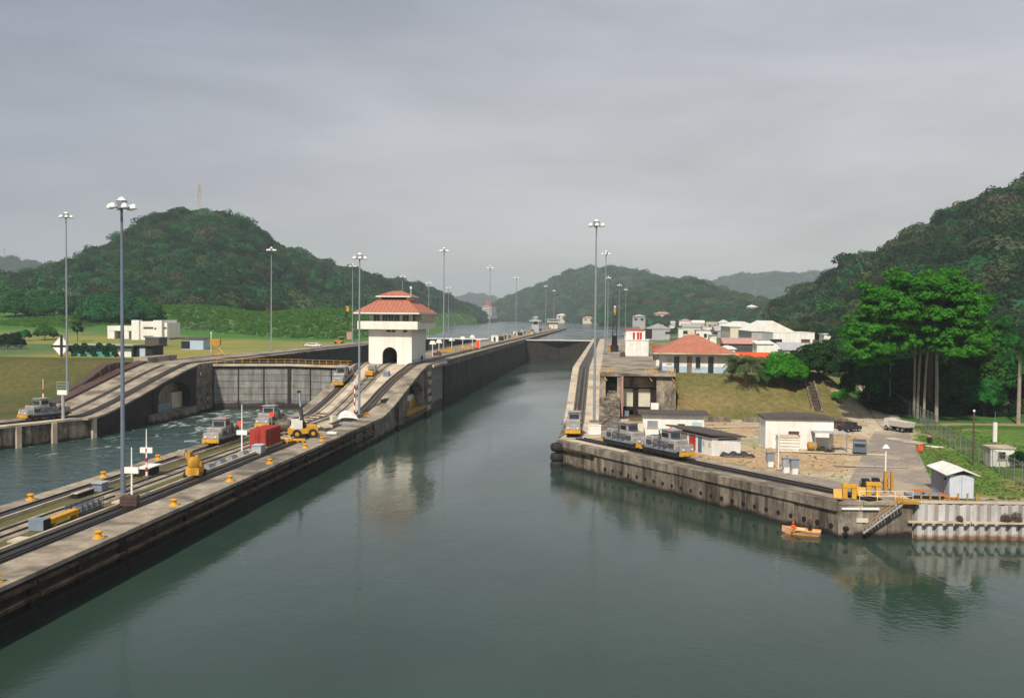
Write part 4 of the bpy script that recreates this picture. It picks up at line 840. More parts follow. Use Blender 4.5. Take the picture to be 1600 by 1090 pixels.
# ================================================================== object builders
def GH(px, py):
    """where the ray of a photo pixel meets the ground"""
    if (940 < px < 1045 and 515 < py < 600) or (1045 <= px < 1320 and 505 < py < 566): return W(px, py, ZU-0.05)
    d = ray(px, py).normalized(); t = 60.0
    while t < 4000:
        p = CAM + d*t; h = H(p.x, p.y)
        if p.z < h:
            lo, hi = t-0.006*t-0.4, t
            for _ in range(12):
                mid = (lo+hi)/2; q = CAM+d*mid
                if q.z < H(q.x, q.y): hi = mid
                else: lo = mid
            q = CAM+d*hi; return Vector((q.x, q.y, H(q.x, q.y)))
        t += 0.006*t+0.4
    return CAM + d*t
def house(name, label, cat, loc, w_, d_, h, rz=0.0, roof='flat', wall='white_clean', rmat='roof_grey', over=0.4, rh=1.5, wins=(), doors=(), group=None, side=(), base=None, t=0.2):
    """footprint w_ x d_, front face at local y=0 looking along -y; wins/doors: (x centre, width, z0, z1, material)"""
    g = thing(name, label, cat, loc, rz, group); x0, x1 = -w_/2, w_/2
    MB().bb(x0, x1, 0, d_, -0.8, h).build('wall', wall, g)
    if base: MB().bb(x0-0.03, x1+0.03, -0.03, d_+0.03, -0.8, base[1]).build('painted_base', base[0], g)
    a, b, c, d = x0-over, x1+over, -over, d_+over
    mb = MB()
    if roof == 'flat': mb.bb(a, b, c, d, h, h+t)
    elif roof == 'shed': mb.add([(a, c, h), (b, c, h), (b, d, h+rh), (a, d, h+rh), (a, c, h+t), (b, c, h+t), (b, d, h+rh+t), (a, d, h+rh+t)], [(3, 2, 1, 0), (4, 5, 6, 7), (0, 1, 5, 4), (1, 2, 6, 5), (2, 3, 7, 6), (3, 0, 4, 7)])
    elif roof == 'hip':
        k = min(b-a, d-c)/2; k1 = k*0.96
        mb.bb(a, b, c, d, h-0.05, h+0.15); hip(mb, a, b, c, d, h, h+rh, k1, k1, 0.16)
    elif roof == 'gabley':                     # ridge runs along y, gable faces the viewer
        mb.yprism([(a, h), (b, h), (b, h+t), (0, h+rh+t), (a, h+t)], c, d)
        MB().yprism([(x0, h), (x1, h), (0, h+rh)], -0.02, 0.1).build('gable', wall, g)
    elif roof == 'gablex':
        m_ = d_/2; mb.xprism([(c, h), (d, h), (d, h+t), (m_, h+rh+t), (c, h+t)], a, b)
    elif roof == 'arc':
        pts = [(a+(b-a)*i/8, h+t+rh*math.sin(math.pi*i/8)) for i in range(9)]
        mb.yprism([(a, h), (b, h)] + pts[::-1], c, d)
    mb.build('roof', rmat, g)
    for x, ww, z0, z1, mt in wins:
        f = MB().bb(x-ww/2-0.08, x+ww/2+0.08, -0.06, 0.05, z0-0.08, z1+0.08).build('window', wall, g)
        MB().bb(x-ww/2, x+ww/2, -0.09, -0.065, z0, z1).build('pane', mt, f); MB().bb(x-ww/2-0.15, x+ww/2+0.15, -0.16, -0.092, z0-0.14, z0-0.04).build('sill', 'concrete_light', f)
    for x, ww, z0, z1, mt in doors: MB().bb(x-ww/2, x+ww/2, -0.08, 0.04, z0, z1).build('door', mt, g)
    for y, ww, z0, z1, mt in side: MB().bb(x0-0.06, x0+0.04, y-ww/2, y+ww/2, z0, z1).build('window', mt, g)
    return g
# ---- tow locomotive, 9.8 m long, front towards -y
def make_loco():
    g = thing('tow_locomotive', 'x', 'locomotive', (0, 0, 0), 0, 'silver tow locomotives on the lock walls')
    MB().bb(-1.15, 1.15, -4.5, 4.5, 0.35, 0.95).build('chassis', 'dark', g)
    for y in (-3.3, -2.0, 2.0, 3.3):
        for x in (-0.85, 0.85):
            MB().cyl((x-0.12, y, 0.48), (x+0.12, y, 0.48), 0.42, n=10).build('wheel', 'dark', g)
    for sy in (-1, 1):
        MB().box((0, sy*4.35, 1.55), (2.5, 1.5, 0.95), tx=0.94, ty=0.85).build('end_hood', 'silver', g).modifiers.new('bevel', 'BEVEL').width = 0.12
        b = MB().box((0, sy*5.0, 0.85), (2.5, 0.45, 0.55), tx=1, ty=0.8).build('bumper', 'yellow', g)
        MB().cyl((-0.8, sy*5.2, 0.8), (-0.8, sy*5.35, 0.8), 0.22, n=8).build('buffer', 'yellow', b); MB().cyl((0.8, sy*5.2, 0.8), (0.8, sy*5.35, 0.8), 0.22, n=8).build('buffer', 'yellow', b)
        for x in (-0.75, 0.75): MB().cyl((x, sy*5.08, 1.45), (x, sy*5.16, 1.45), 0.15, n=8).build('headlight', 'lamp_white', g)
        MB().box((0, sy*2.75, 1.85), (2.55, 1.9, 1.6), tx=0.93, ty=0.9).build('engine_hood', 'silver', g).modifiers.new('bevel', 'BEVEL').width = 0.15
        for x in (-1, 1):
            MB().cyl((x*1.2, sy*1.3, 1.75), (x*1.38, sy*1.3, 1.75), 0.42, n=10).build('windlass', 'silver_dark', g)
    for sy in (-1, 1):
        for x in (-1, 1):
            gr = MB().bb(x*1.22-0.03, x*1.22+0.03, sy*2.75-0.7, sy*2.75+0.7, 1.3, 2.1).build('grille', 'silver_dark', g)
            for k in range(4): MB().bb(x*1.26-0.02, x*1.26+0.02, sy*2.75-0.65, sy*2.75+0.65, 1.4+k*0.18, 1.46+k*0.18).build('slat', 'dark', gr)
            MB().cyl((x*1.1, sy*4.9, 2.1), (x*1.1, sy*3.7, 2.25), 0.03, n=4).cyl((x*1.1, sy*4.9, 1.9), (x*1.1, sy*4.9, 2.1), 0.03, n=4).build('handrail', 'yellow', g)
        for x in (-0.5, 0, 0.5): MB().bb(x-0.18, x+0.18, sy*2.75-0.5, sy*2.75+0.5, 2.64, 2.7).build('hatch', 'silver_dark', g)
        MB().cyl((-1.3, sy*1.3, 1.75), (-2.1, sy*1.6, 1.65), 0.05, n=5).build('cable_guide', 'dark', g)
    for z in (1.2, 1.6, 2.0): MB().bb(-1.3, -1.22, -0.25, 0.25, z, z+0.06).build('step', 'dark', g)
    MB().cyl((0.5, -0.3, 3.85), (0.5, -0.3, 4.1), 0.12, n=8).build('beacon', 'orange_cloth', g)
    MB().box((0, 0, 1.6), (2.4, 3.6, 1.3)).build('centre_body', 'silver_dark', g)
    for x in (-1, 1): MB().bb(x*1.18-0.06, x*1.18+0.06, -4.0, 4.0, 0.95, 1.35).build('side_sill', 'box_blue', g)
    cab = MB().box((0.1, -0.9, 2.95), (2.1, 2.2, 1.5), tx=0.92, ty=0.86).build('cab', 'silver', g)
    MB().box((0.1, -2.03, 3.12), (1.6, 0.06, 0.62), rx=-0.1).build('window', 'glass_dark', cab); MB().box((0.1, 0.20, 3.12), (1.6, 0.06, 0.62), rx=0.1).build('window', 'glass_dark', cab)
    for x in (-0.93, 1.13): MB().box((x, -0.9, 3.12), (0.06, 1.5, 0.6)).build('window', 'glass_dark', cab)
    MB().box((0.1, -0.9, 3.78), (2.25, 2.4, 0.14)).build('roof', 'silver', cab)
    MB().cyl((-0.6, 1.0, 2.2), (-0.6, 1.0, 3.6), 0.12, n=6).build('exhaust_post', 'silver_dark', g)
    MB().box((0.4, 1.3, 2.6), (1.0, 1.2, 0.8)).build('equipment_box', 'silver_dark', g)
    return g
loco = make_loco(); LK = kidmap(loco)
def place_loco(p, rz, label, rx=0.0, first=[True]):
    if first[0]: o = loco; first[0] = False; o['label'] = label
    else: o = dup(loco, LK, p, rz, label)
    o.location = p; o.rotation_euler = (rx, 0, rz); o.scale = (0.95, 0.86, 0.96); return o
place_loco((-55, 133, ZL+0.1), 0, 'silver tow locomotive on the centre wall just behind the yellow tow tractor')
place_loco((-55, 153, ZL+0.1), 0, 'silver tow locomotive on the centre wall partly hidden behind the red container')
place_loco((-55.5, 198, RZ(198)+0.1), 0, 'silver tow locomotive climbing the centre ramp in front of the plated gate', math.atan((RZ(200)-RZ(196))/4))
place_loco((-5.2, 152.5, ZL+0.1), 0, 'silver tow locomotive standing on the nose of the right wall above the tyres')
wu, wv = u.copy(), v_.copy()
def on_wing(px, py, k=3.9):
    p = W(px, py, ZL); d = (Vector((p.x, p.y))-Vector(A0)).dot(wu); q = Vector(A0)+wu*d+wv*k; return (q.x, q.y, ZL+0.1)
place_loco(on_wing(971, 700), ang+math.pi/2, 'silver tow locomotive second from the tyres on the right approach wall')
place_loco(on_wing(1031, 714), ang+math.pi/2, 'silver tow locomotive right in front of the red doored hut')
_d = Vector((7, 18)).normalized(); _q = Vector((-_d.y, _d.x)); _w = W(93, 657, ZL); _k = (Vector((_w.x, _w.y))-Vector((-98.5, 146))).dot(_d); _c0 = Vector((-98.5, 146))+_d*_k+_q*3.3
place_loco((_c0.x, _c0.y, ZL+0.1), math.atan2(_d.y, _d.x)-math.pi/2, 'silver tow locomotive at the foot of the left ramp below the grass bank')
_c1 = _c0-_d*14+_q*5
place_loco((_c1.x, _c1.y, ZL+0.1), math.atan2(_d.y, _d.x)-math.pi/2, 'tow locomotive at the very left edge beside the low wall')
for Y, X, lab in ((560, -44, 'small distant tow locomotive on the far part of the centre wall, channel side'), (640, -56.6, 'small distant tow locomotive on the far part of the centre wall, left track')):
    place_loco((X, Y, ZU+0.1), 0, lab)
# ---- light masts
def mast(px, Y, ytop, label, base_z=None, x=None, big=1.0, group='tall floodlight masts'):
    p = atY(px, ytop, Y); z0 = base_z if base_z is not None else max(H(p.x, p.y), ZL)
    h = p.z - z0
    g = thing('light_mast', label, 'light mast', (p.x, p.y, z0), random.uniform(0, 1), group)
    MB().cyl((0, 0, 0), (0, 0, h-0.3), 0.25*big, 0.12*big, n=10).build('pole', 'pole_blue' if Y < 120 else 'steel_grey', g)
    MB().box((0, 0, 0.15), (1.2, 1.2, 0.3)).build('base_plate', 'concrete', g)
    r = MB().cyl((0, 0, h-0.9), (0, 0, h-0.72), 0.62*big, n=10).cyl((0, 0, h-0.7), (0, 0, h-0.1), 0.42*big, 0.55*big, n=8).build('head_ring', 'steel_grey', g)
    MB().cyl((0, 0, h-0.1), (0, 0, h+0.25), 0.5*big, 0.15*big, n=8).build('cap', 'lamp_white', g)
    for k in range(6):
        a = k*math.pi/3; c, s = math.cos(a), math.sin(a)
        l = MB().lathe([(0.08, 0.34), (0.2, 0.27), (0.33, 0.04), (0.37, -0.12), (0.3, -0.22)], (c*1.15*big, s*1.15*big, h-0.75), 8).build('floodlight', 'lamp_white', g)
        MB().cyl((c*0.4*big, s*0.4*big, h-0.8), (c*0.95*big, s*0.95*big, h-0.7), 0.05, n=5).build('bracket', 'steel_grey', l)
    if Y > 250: pass
    return g
mast(190, 93, 312, 'nearest and tallest blue grey floodlight mast, beside the dark crate on the centre wall', ZL)
mast(562, 174.5, 397, 'floodlight mast at the foot of the centre ramp next to the white tarpaulin', ZL)
mast(103, 182, 333, 'floodlight mast standing at the grass bank behind the white diamond board', 4.0, big=0.95)
for px, Y, yt, lab in ((694, 292, 388, 'floodlight mast just right of the tower roof'), (766, 406, 416, 'floodlight mast in front of the distant white ship'), (807, 522, 432, 'thin distant floodlight mast right of the ship, third beyond the tower'),
                       (853, 700, 446, 'first of the two close distant masts with lit looking lamps on the wall end'), (866, 800, 453, 'second of the two close distant masts near the wall tip')):
    mast(px, Y, yt, lab, ZU)
for px, Y, yt, lab in ((424, 285, 387, 'floodlight mast in the yellow green lawn behind the left gate'), (551, 375, 413, 'thin floodlight mast directly left of the ramp mast'), (629, 467, 430, 'distant floodlight mast above the tower roof, left one'), (670, 535, 440, 'distant floodlight mast above the tower roof, right one'), (701, 600, 448, 'faint small mast behind the mast right of the tower')):
    mast(px, Y, yt, lab, ZU-0.2)
mast(932, 160, 345, 'tall floodlight mast standing on the right ramp', 5.0)
for px, Y, yt, lab in ((947, 294, 393, 'second floodlight mast of the right row, left of the black derrick'), (950.5, 476, 432, 'third floodlight mast of the right row, nearly behind the second'), (968, 577, 444, 'floodlight mast just right of the derrick top'), (978, 667, 451, 'farthest floodlight mast of the right row')):
    mast(px, Y, yt, lab, ZU-0.1)
# ---- trees
def limbs(mb, base, h, r, n, spread, top, seed):
    random.seed(seed); mb.cyl(base, (base[0], base[1], base[2]+h), r, r*0.7, n=8)
    for k in range(n):
        a = k*2.4+random.uniform(-.4, .4); l = random.uniform(0.6, 1)*spread; p = Vector((base[0], base[1], base[2]+h*random.uniform(0.8, 1.0)))
        q = p + Vector((math.cos(a)*l*0.5, math.sin(a)*l*0.5, top*0.55)); e_ = q + Vector((math.cos(a)*l*0.5, math.sin(a)*l*0.5, top*0.35))
        mb.cyl(p, q, r*0.45, r*0.3, n=6); mb.cyl(q, e_, r*0.3, r*0.1, n=5)
def tree(name, label, loc, lobes, lm, trunk_h, trunk_r, nleaf, size, seed=1, group=None, core=True, spread=3, top=3, bark='bark', jit=0.55, low=-0.4):
    g = thing(name, label, 'tree', loc, 0, group)
    mb = MB(); limbs(mb, (0, 0, -0.3), trunk_h+0.3, trunk_r, 6, spread, top, seed); mb.build('trunk', bark, g)
    random.seed(seed); mb = MB(); tot = sum(l[3]*l[4] for l in lobes)
    for (x, y, z, rx, ry, rz) in lobes:
        leaf_quads(mb, (x, y, z), (rx, ry, rz), max(12, int(nleaf*rx*ry/tot)), size, jit=jit, lower=low)
        if core: leaf_quads(mb, (x, y, z), (rx*0.6, ry*0.6, rz*0.6), max(8, int(nleaf*0.25*rx*ry/tot)), size*1.8, jit=jit, lower=-1)
    mb.build('crown', lm, g); return g
def rlobes(n, R_, Hh, z0, rr, seed, flat=0.65, sub=0):
    """clumps through a dome-shaped crown; sub adds smaller sprays on each clump"""
    random.seed(seed); o = []
    for k in range(n):
        a = k*2.399+random.uniform(-.3, .3); r = R_*math.sqrt((k+0.5)/n)*0.92; s = rr*random.uniform(0.7, 1.25)
        z = z0 + Hh*(1-(r/R_)**2*0.85)*random.uniform(0.75, 1.05)
        x, y = r*math.cos(a), r*math.sin(a)
        o.append((x, y, z, s, s, s*flat))
        for _ in range(sub):
            b = random.uniform(0, 6.28); q = s*random.uniform(0.6, 1.05); f = s*random.uniform(0.3, 0.5)
            o.append((x+q*math.cos(b), y+q*math.sin(b), z+random.uniform(-0.35, 0.55)*s, f, f, f*0.7))
    return o
def palm_crown(mb, c, n, L_, droop, w_=0.55, seed=1, pairs=16, up=0.9):
    random.seed(seed)
    for k in range(n):
        a = k*2.399+random.uniform(-.2, .2); el = random.uniform(0.0, 1.0)*up; d = Vector((math.cos(a), math.sin(a), 0)); sd_ = Vector((-d.y, d.x, 0)); ln = L_*random.uniform(0.85, 1.1)
        pts = [Vector(c) + d*(ln*t*math.cos(el*0.8)*(1-0.15*t)) + Vector((0, 0, ln*(math.sin(el)*t - droop*t*t*(1.1-el*0.4)))) for t in [i/8 for i in range(9)]]
        for p, q in zip(pts, pts[1:]): mb.cyl(p, q, 0.05, 0.035, n=4, cap=False)
        for i in range(pairs):
            t = 0.12+0.88*i/pairs; j = min(7, int(t*8)); f = t*8-j; p = pts[j].lerp(pts[j+1], f); tn = (pts[j+1]-pts[j]).normalized()
            l = w_*ln*0.42*math.sin(math.pi*min(1, t*0.85+0.12))+0.15
            for s in (-1, 1):
                e_ = p + (sd_*s*0.8+tn*0.45+Vector((0, 0, -0.35-0.4*t))).normalized()*l; wd = tn*0.09
                o = len(mb.v); mb.v += [tuple(p-wd), tuple(p+wd), tuple(e_+wd*0.2), tuple(e_-wd*0.3)]; mb.f.append((o, o+1, o+2, o+3))
def palm(label, loc, h, r, n=16, L_=3.2, droop=0.75, seed=1, lean=(0, 0), bark='bark_pale', lm='leaf_palm', group=None, name='palm_tree'):
    g = thing(name, label, 'palm tree', loc, 0, group); mb = MB(); p = Vector((0, 0, -0.3))
    for i in range(6):
        t = (i+1)/6; q = Vector((lean[0]*t*t, lean[1]*t*t, h*t)); mb.cyl(p, q, r*(1.15-0.35*(i/6)), r*(1.15-0.35*t), n=8, cap=False); p = q
    mb.build('trunk', bark, g); mb = MB(); palm_crown(mb, (p.x, p.y, p.z), n, L_, droop, seed=seed); mb.build('crown', lm, g); return g
# ================================================================== right side: yard, buildings, vegetation
p = GH(1092, 583)
hs = house('bungalow', 'cream walled bungalow with red hip roof and pale blue lower walls above the embankment', 'house', (17.9, 200.3, ZU-0.05), 13.2, 12, 4.0, roof='hip', wall='white_clean', rmat='roof_tile', over=1.7, rh=3.6,
    wins=((-5.2, 0.8, 1.9, 2.8, 'concrete_light'), (0.65, 0.95, 0.95, 3.3, 'glass_dark')), doors=((-3.7, 1.1, 0, 3.4, 'glass_dark'), (-1.1, 1.0, 0, 3.4, 'concrete_face'), (3.25, 1.1, 0, 3.4, 'glass_dark')), base=('pale_blue', 1.3))
MB().bb(-8.6, 8.6, -1.78, -1.70, 3.85, 4.12).build('gutter', 'concrete_light', hs)
can = thing('awning', 'bright orange cloth awning behind the palm, joined to the red roofed bungalow', 'awning', (30, 205, ZU))
MB().add([(-5, -1.5, 2.6), (4.5, -1.5, 2.6), (4.5, 5, 3.9), (-5, 5, 3.9), (-5, -1.5, 2.7), (4.5, -1.5, 2.7), (4.5, 5, 4.0), (-5, 5, 4.0)], [(3, 2, 1, 0), (4, 5, 6, 7), (0, 1, 5, 4), (1, 2, 6, 5), (2, 3, 7, 6), (3, 0, 4, 7)]).build('cloth', 'orange_cloth', can)
MB().bb(-5, 4.5, -1.6, -1.5, 1.5, 2.65).build('valance', 'orange_cloth', can)
for x in (-4.8, -0.2, 4.3): MB().bb(x-0.06, x+0.06, -1.4, -1.28, -0.2, 2.6).build('post', 'steel_grey', can)
MB().bb(-4, 3, 4.4, 5, -0.3, 2.4).build('back_wall', 'white_clean', can)
def at_z(px, py, z=ZU): return W(px, py, z)
def H2(x, y): return H(x, y)
def hpx(name, label, cat, xl, xr, yb, ht, dep, **k):
    """a building whose front foot runs from pixel xl to xr at pixel row yb; ht and dep in metres"""
    a = GH(xl, yb); b = GH(xr, yb); w_ = abs(b.x-a.x); c = (a+b)/2
    return house(name, label, cat, (c.x, c.y, min(a.z, b.z)), w_, dep, ht, **k)
G = 'glass_dark'
hpx('shed', 'white flat roofed building with dark window slots right of the gabled warehouse', 'building', 1209, 1270, 549, 6.5, 22, wall='white_clean', rmat='white_clean', over=0.1, t=0.1, wins=((-6.0, 4.2, 2.9, 4.2, G), (4.0, 3.0, 3.2, 4.3, 'brown_steel'), (11.0, 3.0, 3.0, 4.2, 'brown_steel')), doors=((7.2, 1.6, 1.6, 4.2, 'brown_steel'),))
hpx('warehouse', 'big grey white gabled warehouse with an open dark bay', 'warehouse', 1176, 1236, 541, 6.0, 40, roof='gabley', wall='roof_grey', rmat='white_clean', rh=4.2, over=0.5, doors=((4.2, 5, 0, 5.0, 'dark'), (-6, 3, 0.5, 2.5, G)))  # near-black door panel paints the shade inside the open bay
hpx('warehouse', 'long cream warehouse with a pale roof at the left of the gabled warehouse', 'warehouse', 1142, 1182, 533, 7, 40, roof='gabley', wall='cream', rmat='white_clean', rh=2.5, over=0.5, doors=((6, 8, 0, 5.0, G),))
hpx('shed', 'shed with a dull pink pitched roof and dark gable behind the orange awning', 'shed', 1132, 1182, 553, 3.2, 10, roof='gablex', wall='roof_dark', rmat='roof_pink', rh=1.6)
hpx('tank', 'low white rounded roof beside the pink roofed shed', 'store', 1128, 1148, 560, 2.6, 4, roof='arc', wall='white_clean', rmat='white_clean', rh=0.8)
hpx('hut', 'white hut with a tiny red box on its roof, left of the pink roofed shed', 'hut', 1109, 1119, 549, 4.6, 4, wall='white_clean', rmat='white_clean', over=0.1)
hpx('store', 'white block between the pink shed and the bright green tree', 'building', 1183, 1208, 556, 3.6, 9, roof='shed', wall='white_clean', rmat='white_clean', rh=0.6)
hpx('annex', 'grey roofed lean-to below the white flat roofed building', 'building', 1225, 1258, 562, 2.6, 9, roof='shed', wall='roof_grey', rmat='roof_grey', rh=1.8)
ctl = hpx('control_hut', 'white control hut with red doors on the deck of the right wall', 'building', 977, 1013, 556, 4.6, 9, wall='white_clean', rmat='white_clean', over=0.15)
MB().bb(-3.2, 2.4, 1.2, 6, 4.8, 7.4).build('upper_cabin', 'white_clean', ctl)
for x in (-0.9, 0.3, 1.1): MB().bb(x-0.32, x+0.32, 1.12, 1.18, 4.85, 6.9).build('door', 'red', ctl)
MB().bb(-3.4, 2.0, 1.0, 6.4, 7.42, 7.95).build('cabin_roof', 'roof_red', ctl)
hpx('hut', 'small cream hut behind the white control hut', 'hut', 976, 999, 537, 4.2, 6, wall='cream', rmat='cream')
hpx('shed', 'low red roofed lean-to between the control hut and the bungalow', 'shed', 1022, 1036, 563, 3.0, 6, roof='shed', wall='roof_dark', rmat='red', rh=0.6)
hpx('shed', 'grey shed with a slanting roof and a dark open left end, beyond the lawn', 'shed', 1012, 1046, 529, 5.2, 14, roof='gabley', wall='roof_grey', rmat='roof_grey', rh=2.6, doors=((-7, 7, 0, 5.2, 'dark'), (6, 5, 2.5, 3.8, G)))  # dark door panel stands in for the shade of the open end
hpx('kiosk', 'white kiosk left of the bungalow roof peak', 'hut', 1060, 1067, 527, 5.2, 5, wall='white_clean', rmat='white_clean')
hpx('house', 'white house with grey roof left behind the bungalow roof peak', 'house', 1067, 1094, 524, 5.2, 10, roof='gablex', wall='cream', rmat='roof_grey', rh=2.2, wins=((-4, 3, 1, 3, G), (4, 4, 1, 3, G)))
hpx('house', 'white cabins right behind the bungalow roof peak', 'house', 1088, 1110, 530, 4.8, 8, wall='white_clean', rmat='roof_grey', wins=((-3, 1.6, 1, 3, G), (1, 1.6, 1, 3, G)))
for i, (xl, xr, yb, ht, rf_, rm, wl, lab) in enumerate((
    (1012, 1026, 508, 8, 'flat', 'white_clean', 'white_clean', 'pair of tiny white buildings on the far shore, left one'), (1027, 1042, 508, 7, 'gablex', 'roof_grey', 'white_clean', 'tiny white building on the far shore under the pink roofed house'),
    (1044, 1060, 513, 6, 'gablex', 'roof_grey', 'cream', 'tiny cream house in the town, just above the slanting grey shed'), (1062, 1080, 511, 7, 'hip', 'roof_pink', 'white_clean', 'tiny house with a pinkish hip roof in the middle of the town'),
    (1082, 1100, 514, 6, 'gablex', 'white_clean', 'concrete_light', 'tiny white roofed house above the bungalow'), (1104, 1122, 512, 7, 'flat', 'roof_grey', 'concrete_light', 'tiny grey flat block left of the warehouses'),
    (1124, 1139, 517, 7, 'gabley', 'white_clean', 'white_clean', 'tiny white gabled store directly left of the warehouses'), (1098, 1112, 522, 5, 'flat', 'white_clean', 'white_clean', 'tiny white cabin in the clutter left of the long cream warehouse'),
    (1118, 1134, 528, 4, 'gablex', 'roof_grey', 'roof_grey', 'low grey shed in the clutter left of the long cream warehouse'))):
    hpx('house', lab, 'house', xl, xr, yb, ht, 12, roof=rf_, wall=wl, rmat=rm, rh=2.5, wins=((-3, 2.5, 1.5, 3.5, G), (3, 2.5, 1.5, 3.5, G)), group='small houses of the distant town')
for i, (xl, xr, yb, ht, rf_, rm, wl, lab) in enumerate((
    (1046, 1054, 518, 5, 'flat', 'roof_grey', 'white_clean', 'tiny white cube right of the slanting grey shed'), (1056, 1063, 508, 6, 'gablex', 'roof_pink', 'cream', 'tiny cream house with a pink roof at the left of the town trees'),
    (1070, 1079, 519, 4, 'gablex', 'white_clean', 'roof_grey', 'tiny grey store with a white roof over the bungalow ridge'), (1092, 1100, 508, 6, 'flat', 'white_clean', 'white_clean', 'tiny bright block on the upper edge of the town'),
    (1110, 1119, 536, 3.5, 'flat', 'roof_grey', 'cream', 'tiny cream garage left of the long cream warehouse'), (1121, 1131, 507, 6, 'gablex', 'roof_red', 'white_clean', 'tiny white house with a dark red roof left of the substation frames'),
    (1028, 1036, 517, 5, 'flat', 'white_clean', 'white_clean', 'tiny white box on the grass behind the slanting grey shed'), (1150, 1162, 510, 6, 'flat', 'roof_grey', 'roof_grey', 'tiny grey block under the left substation frame'),
    (1196, 1206, 509, 6, 'flat', 'roof_grey', 'concrete_light', 'tiny beige block under the right substation frames'), (1288, 1302, 541, 5, 'flat', 'white_clean', 'white_clean', 'small white block right of the white flat roofed building'),
    (1000, 1008, 520, 4, 'flat', 'white_clean', 'cream', 'tiny cream cabin at the lake shore left of the slanting grey shed'))):
    hpx('house', lab, 'house', xl, xr, yb, ht, 9, roof=rf_, wall=wl, rmat=rm, rh=2.0, wins=((-1.5, 1.6, 1.5, 3.0, G),), group='small houses of the distant town')
def hillhouse(P, px, t, w_, h, lab, rm='roof_pink', wl='white_clean'):
    p = P(px, t); return house('house', lab, 'house', (p.x, p.y-14, p.z-1), w_, 14, h+6, roof='hip', wall='cream' if wl == 'white_clean' else wl, rmat=rm, rh=2.6, over=1.0, wins=((-w_/4, 4, h+1, h+4, G), (w_/4, 4, h+1, h+4, G)), group='houses at the foot of the wooded hills')
hillhouse(PC, 878, 0.02, 20, 10, 'tall pale house at the shore behind the tip of the centre wall', 'white_clean')
hillhouse(PC, 838, 0.02, 13, 6, 'small pale building at the shore left of the wall tip', 'roof_grey')
hillhouse(PC, 920, 0.02, 22, 5, 'low white house at the shore right of the wall tip')
hillhouse(PF, 1034, 0.18, 22, 5, 'pinkish house among trees on the low rise')
hillhouse(PF, 998, 0.05, 16, 7, 'small green roofed house at the foot of the low rise', 'roof_grey', 'roof_grey')
hillhouse(PF, 1173, 0.5, 12, 4, 'single white house high on the rise beneath the blue ridge', 'white_clean')
# substation frames
for i, px in enumerate((1140, 1155, 1175, 1186, 1208, 1224)):
    b0 = GH(px, 506+i); g = thing('pylon_frame', ('first', 'second', 'third', 'fourth', 'fifth', 'last')[i]+' thin grey frame from the left in the row above the warehouses', 'pylon', (b0.x, b0.y, b0.z), 0, 'substation frames above the warehouses')
    s_ = b0.y/1500; MB().bb(-0.35, 0.35, -0.35, 0.35, 0, 17*s_*1.3).build('mast', 'concrete_light', g); MB().bb(-5*s_, 5*s_, -0.2, 0.2, 15*s_, 15*s_+0.5).build('cross_arm', 'concrete_light', g); MB().bb(-0.25+4*s_, 0.25+4*s_, -0.2, 0.2, 0, 15*s_).build('leg', 'concrete_light', g)
# ---- black derrick on the right wall
dk = W(960, 549, ZU); dg = thing('derrick', 'black lattice derrick with a yellow top standing on the right wall', 'derrick', (dk.x, dk.y, ZU))
hD = (549-481)/1500*dk.y
MB().box((0, 0, 1.0), (2.6, 2.6, 2.0)).build('base', 'dark', dg)
lat = MB()
for sx in (-1, 1):
    for sy in (-1, 1): lat.cyl((sx*0.85, sy*0.85, 2), (sx*0.3, sy*0.3, hD-1.6), 0.12, 0.09, n=4)
for k in range(9):
    z0 = 2+(hD-3.6)*k/9; z1 = 2+(hD-3.6)*(k+1)/9; r0 = lerp(0.85, 0.3, k/9); r1 = lerp(0.85, 0.3, (k+1)/9); s = 1 if k % 2 else -1
    for sy in (-1, 1): lat.cyl((-s*r0, sy*r0, z0), (s*r1, sy*r1, z1), 0.08, n=4); lat.cyl((sy*r0, -s*r0, z0), (sy*r1, s*r1, z1), 0.08, n=4)
lat.build('lattice_mast', 'dark', dg); MB().box((0, 0, hD-1.3), (0.7, 0.7, 2.4)).build('head', 'ochre', dg); MB().cyl((0, 0, hD), (0, 0, hD+0.6), 0.3, n=8).build('lamp', 'lamp_white', dg)
MB().box((0, 1.6, 3.6), (1.6, 1.4, 3.2)).build('cabin', 'dark', dg)
for i, (px, py, ww, hh_, mt, lab) in enumerate(((973, 557, 1.6, 1.2, 'brown_steel', 'small brown winch box left of the control hut'), (952, 548, 1.4, 1.3, 'ochre', 'small ochre machine left of the derrick'), (966, 540, 1.6, 1.5, 'silver', 'small silver cabinet behind the derrick'), (1030, 571, 1.6, 1.3, 'white_clean', 'small white block on the deck edge left of the bungalow'))):
    p = W(px, py, ZU); g = thing('machine', lab, 'machine', (p.x, p.y, ZU)); MB().box((0, 0, hh_/2), (ww, 1.6, hh_), tx=0.9).build('housing', mt, g); MB().box((0, -0.2, hh_+0.1), (ww*0.5, 0.7, 0.25)).build('cover', 'silver_dark', g)
# yellow handrails on the deck front
for (xa, xb, lab) in ((-1.3, 1.6, 'yellow guard rail over the left pier of the deck on the right wall'), (7.2, 9.4, 'yellow guard rail near the middle of the deck front'), (11.4, 12.8, 'yellow guard rail at the bungalow end of the deck')):
    g = thing('guard_rail', lab, 'railing', (xa, 184.3, ZU+0.55), 0, 'yellow guard rails of the deck')
    for z in (0.5, 1.05): MB().bb(0, xb-xa, -0.05, 0.05, z-0.05, z+0.05).build('rail', 'yellow', g)
    for k in range(3): MB().bb((xb-xa)*k/2-0.05, (xb-xa)*k/2+0.05, -0.05, 0.05, 0, 1.05).build('post', 'yellow', g)
    MB().cyl((0.3, 0, 0), (1.3, -0.6, -1.4), 0.07, n=5).build('brace', 'yellow', g)
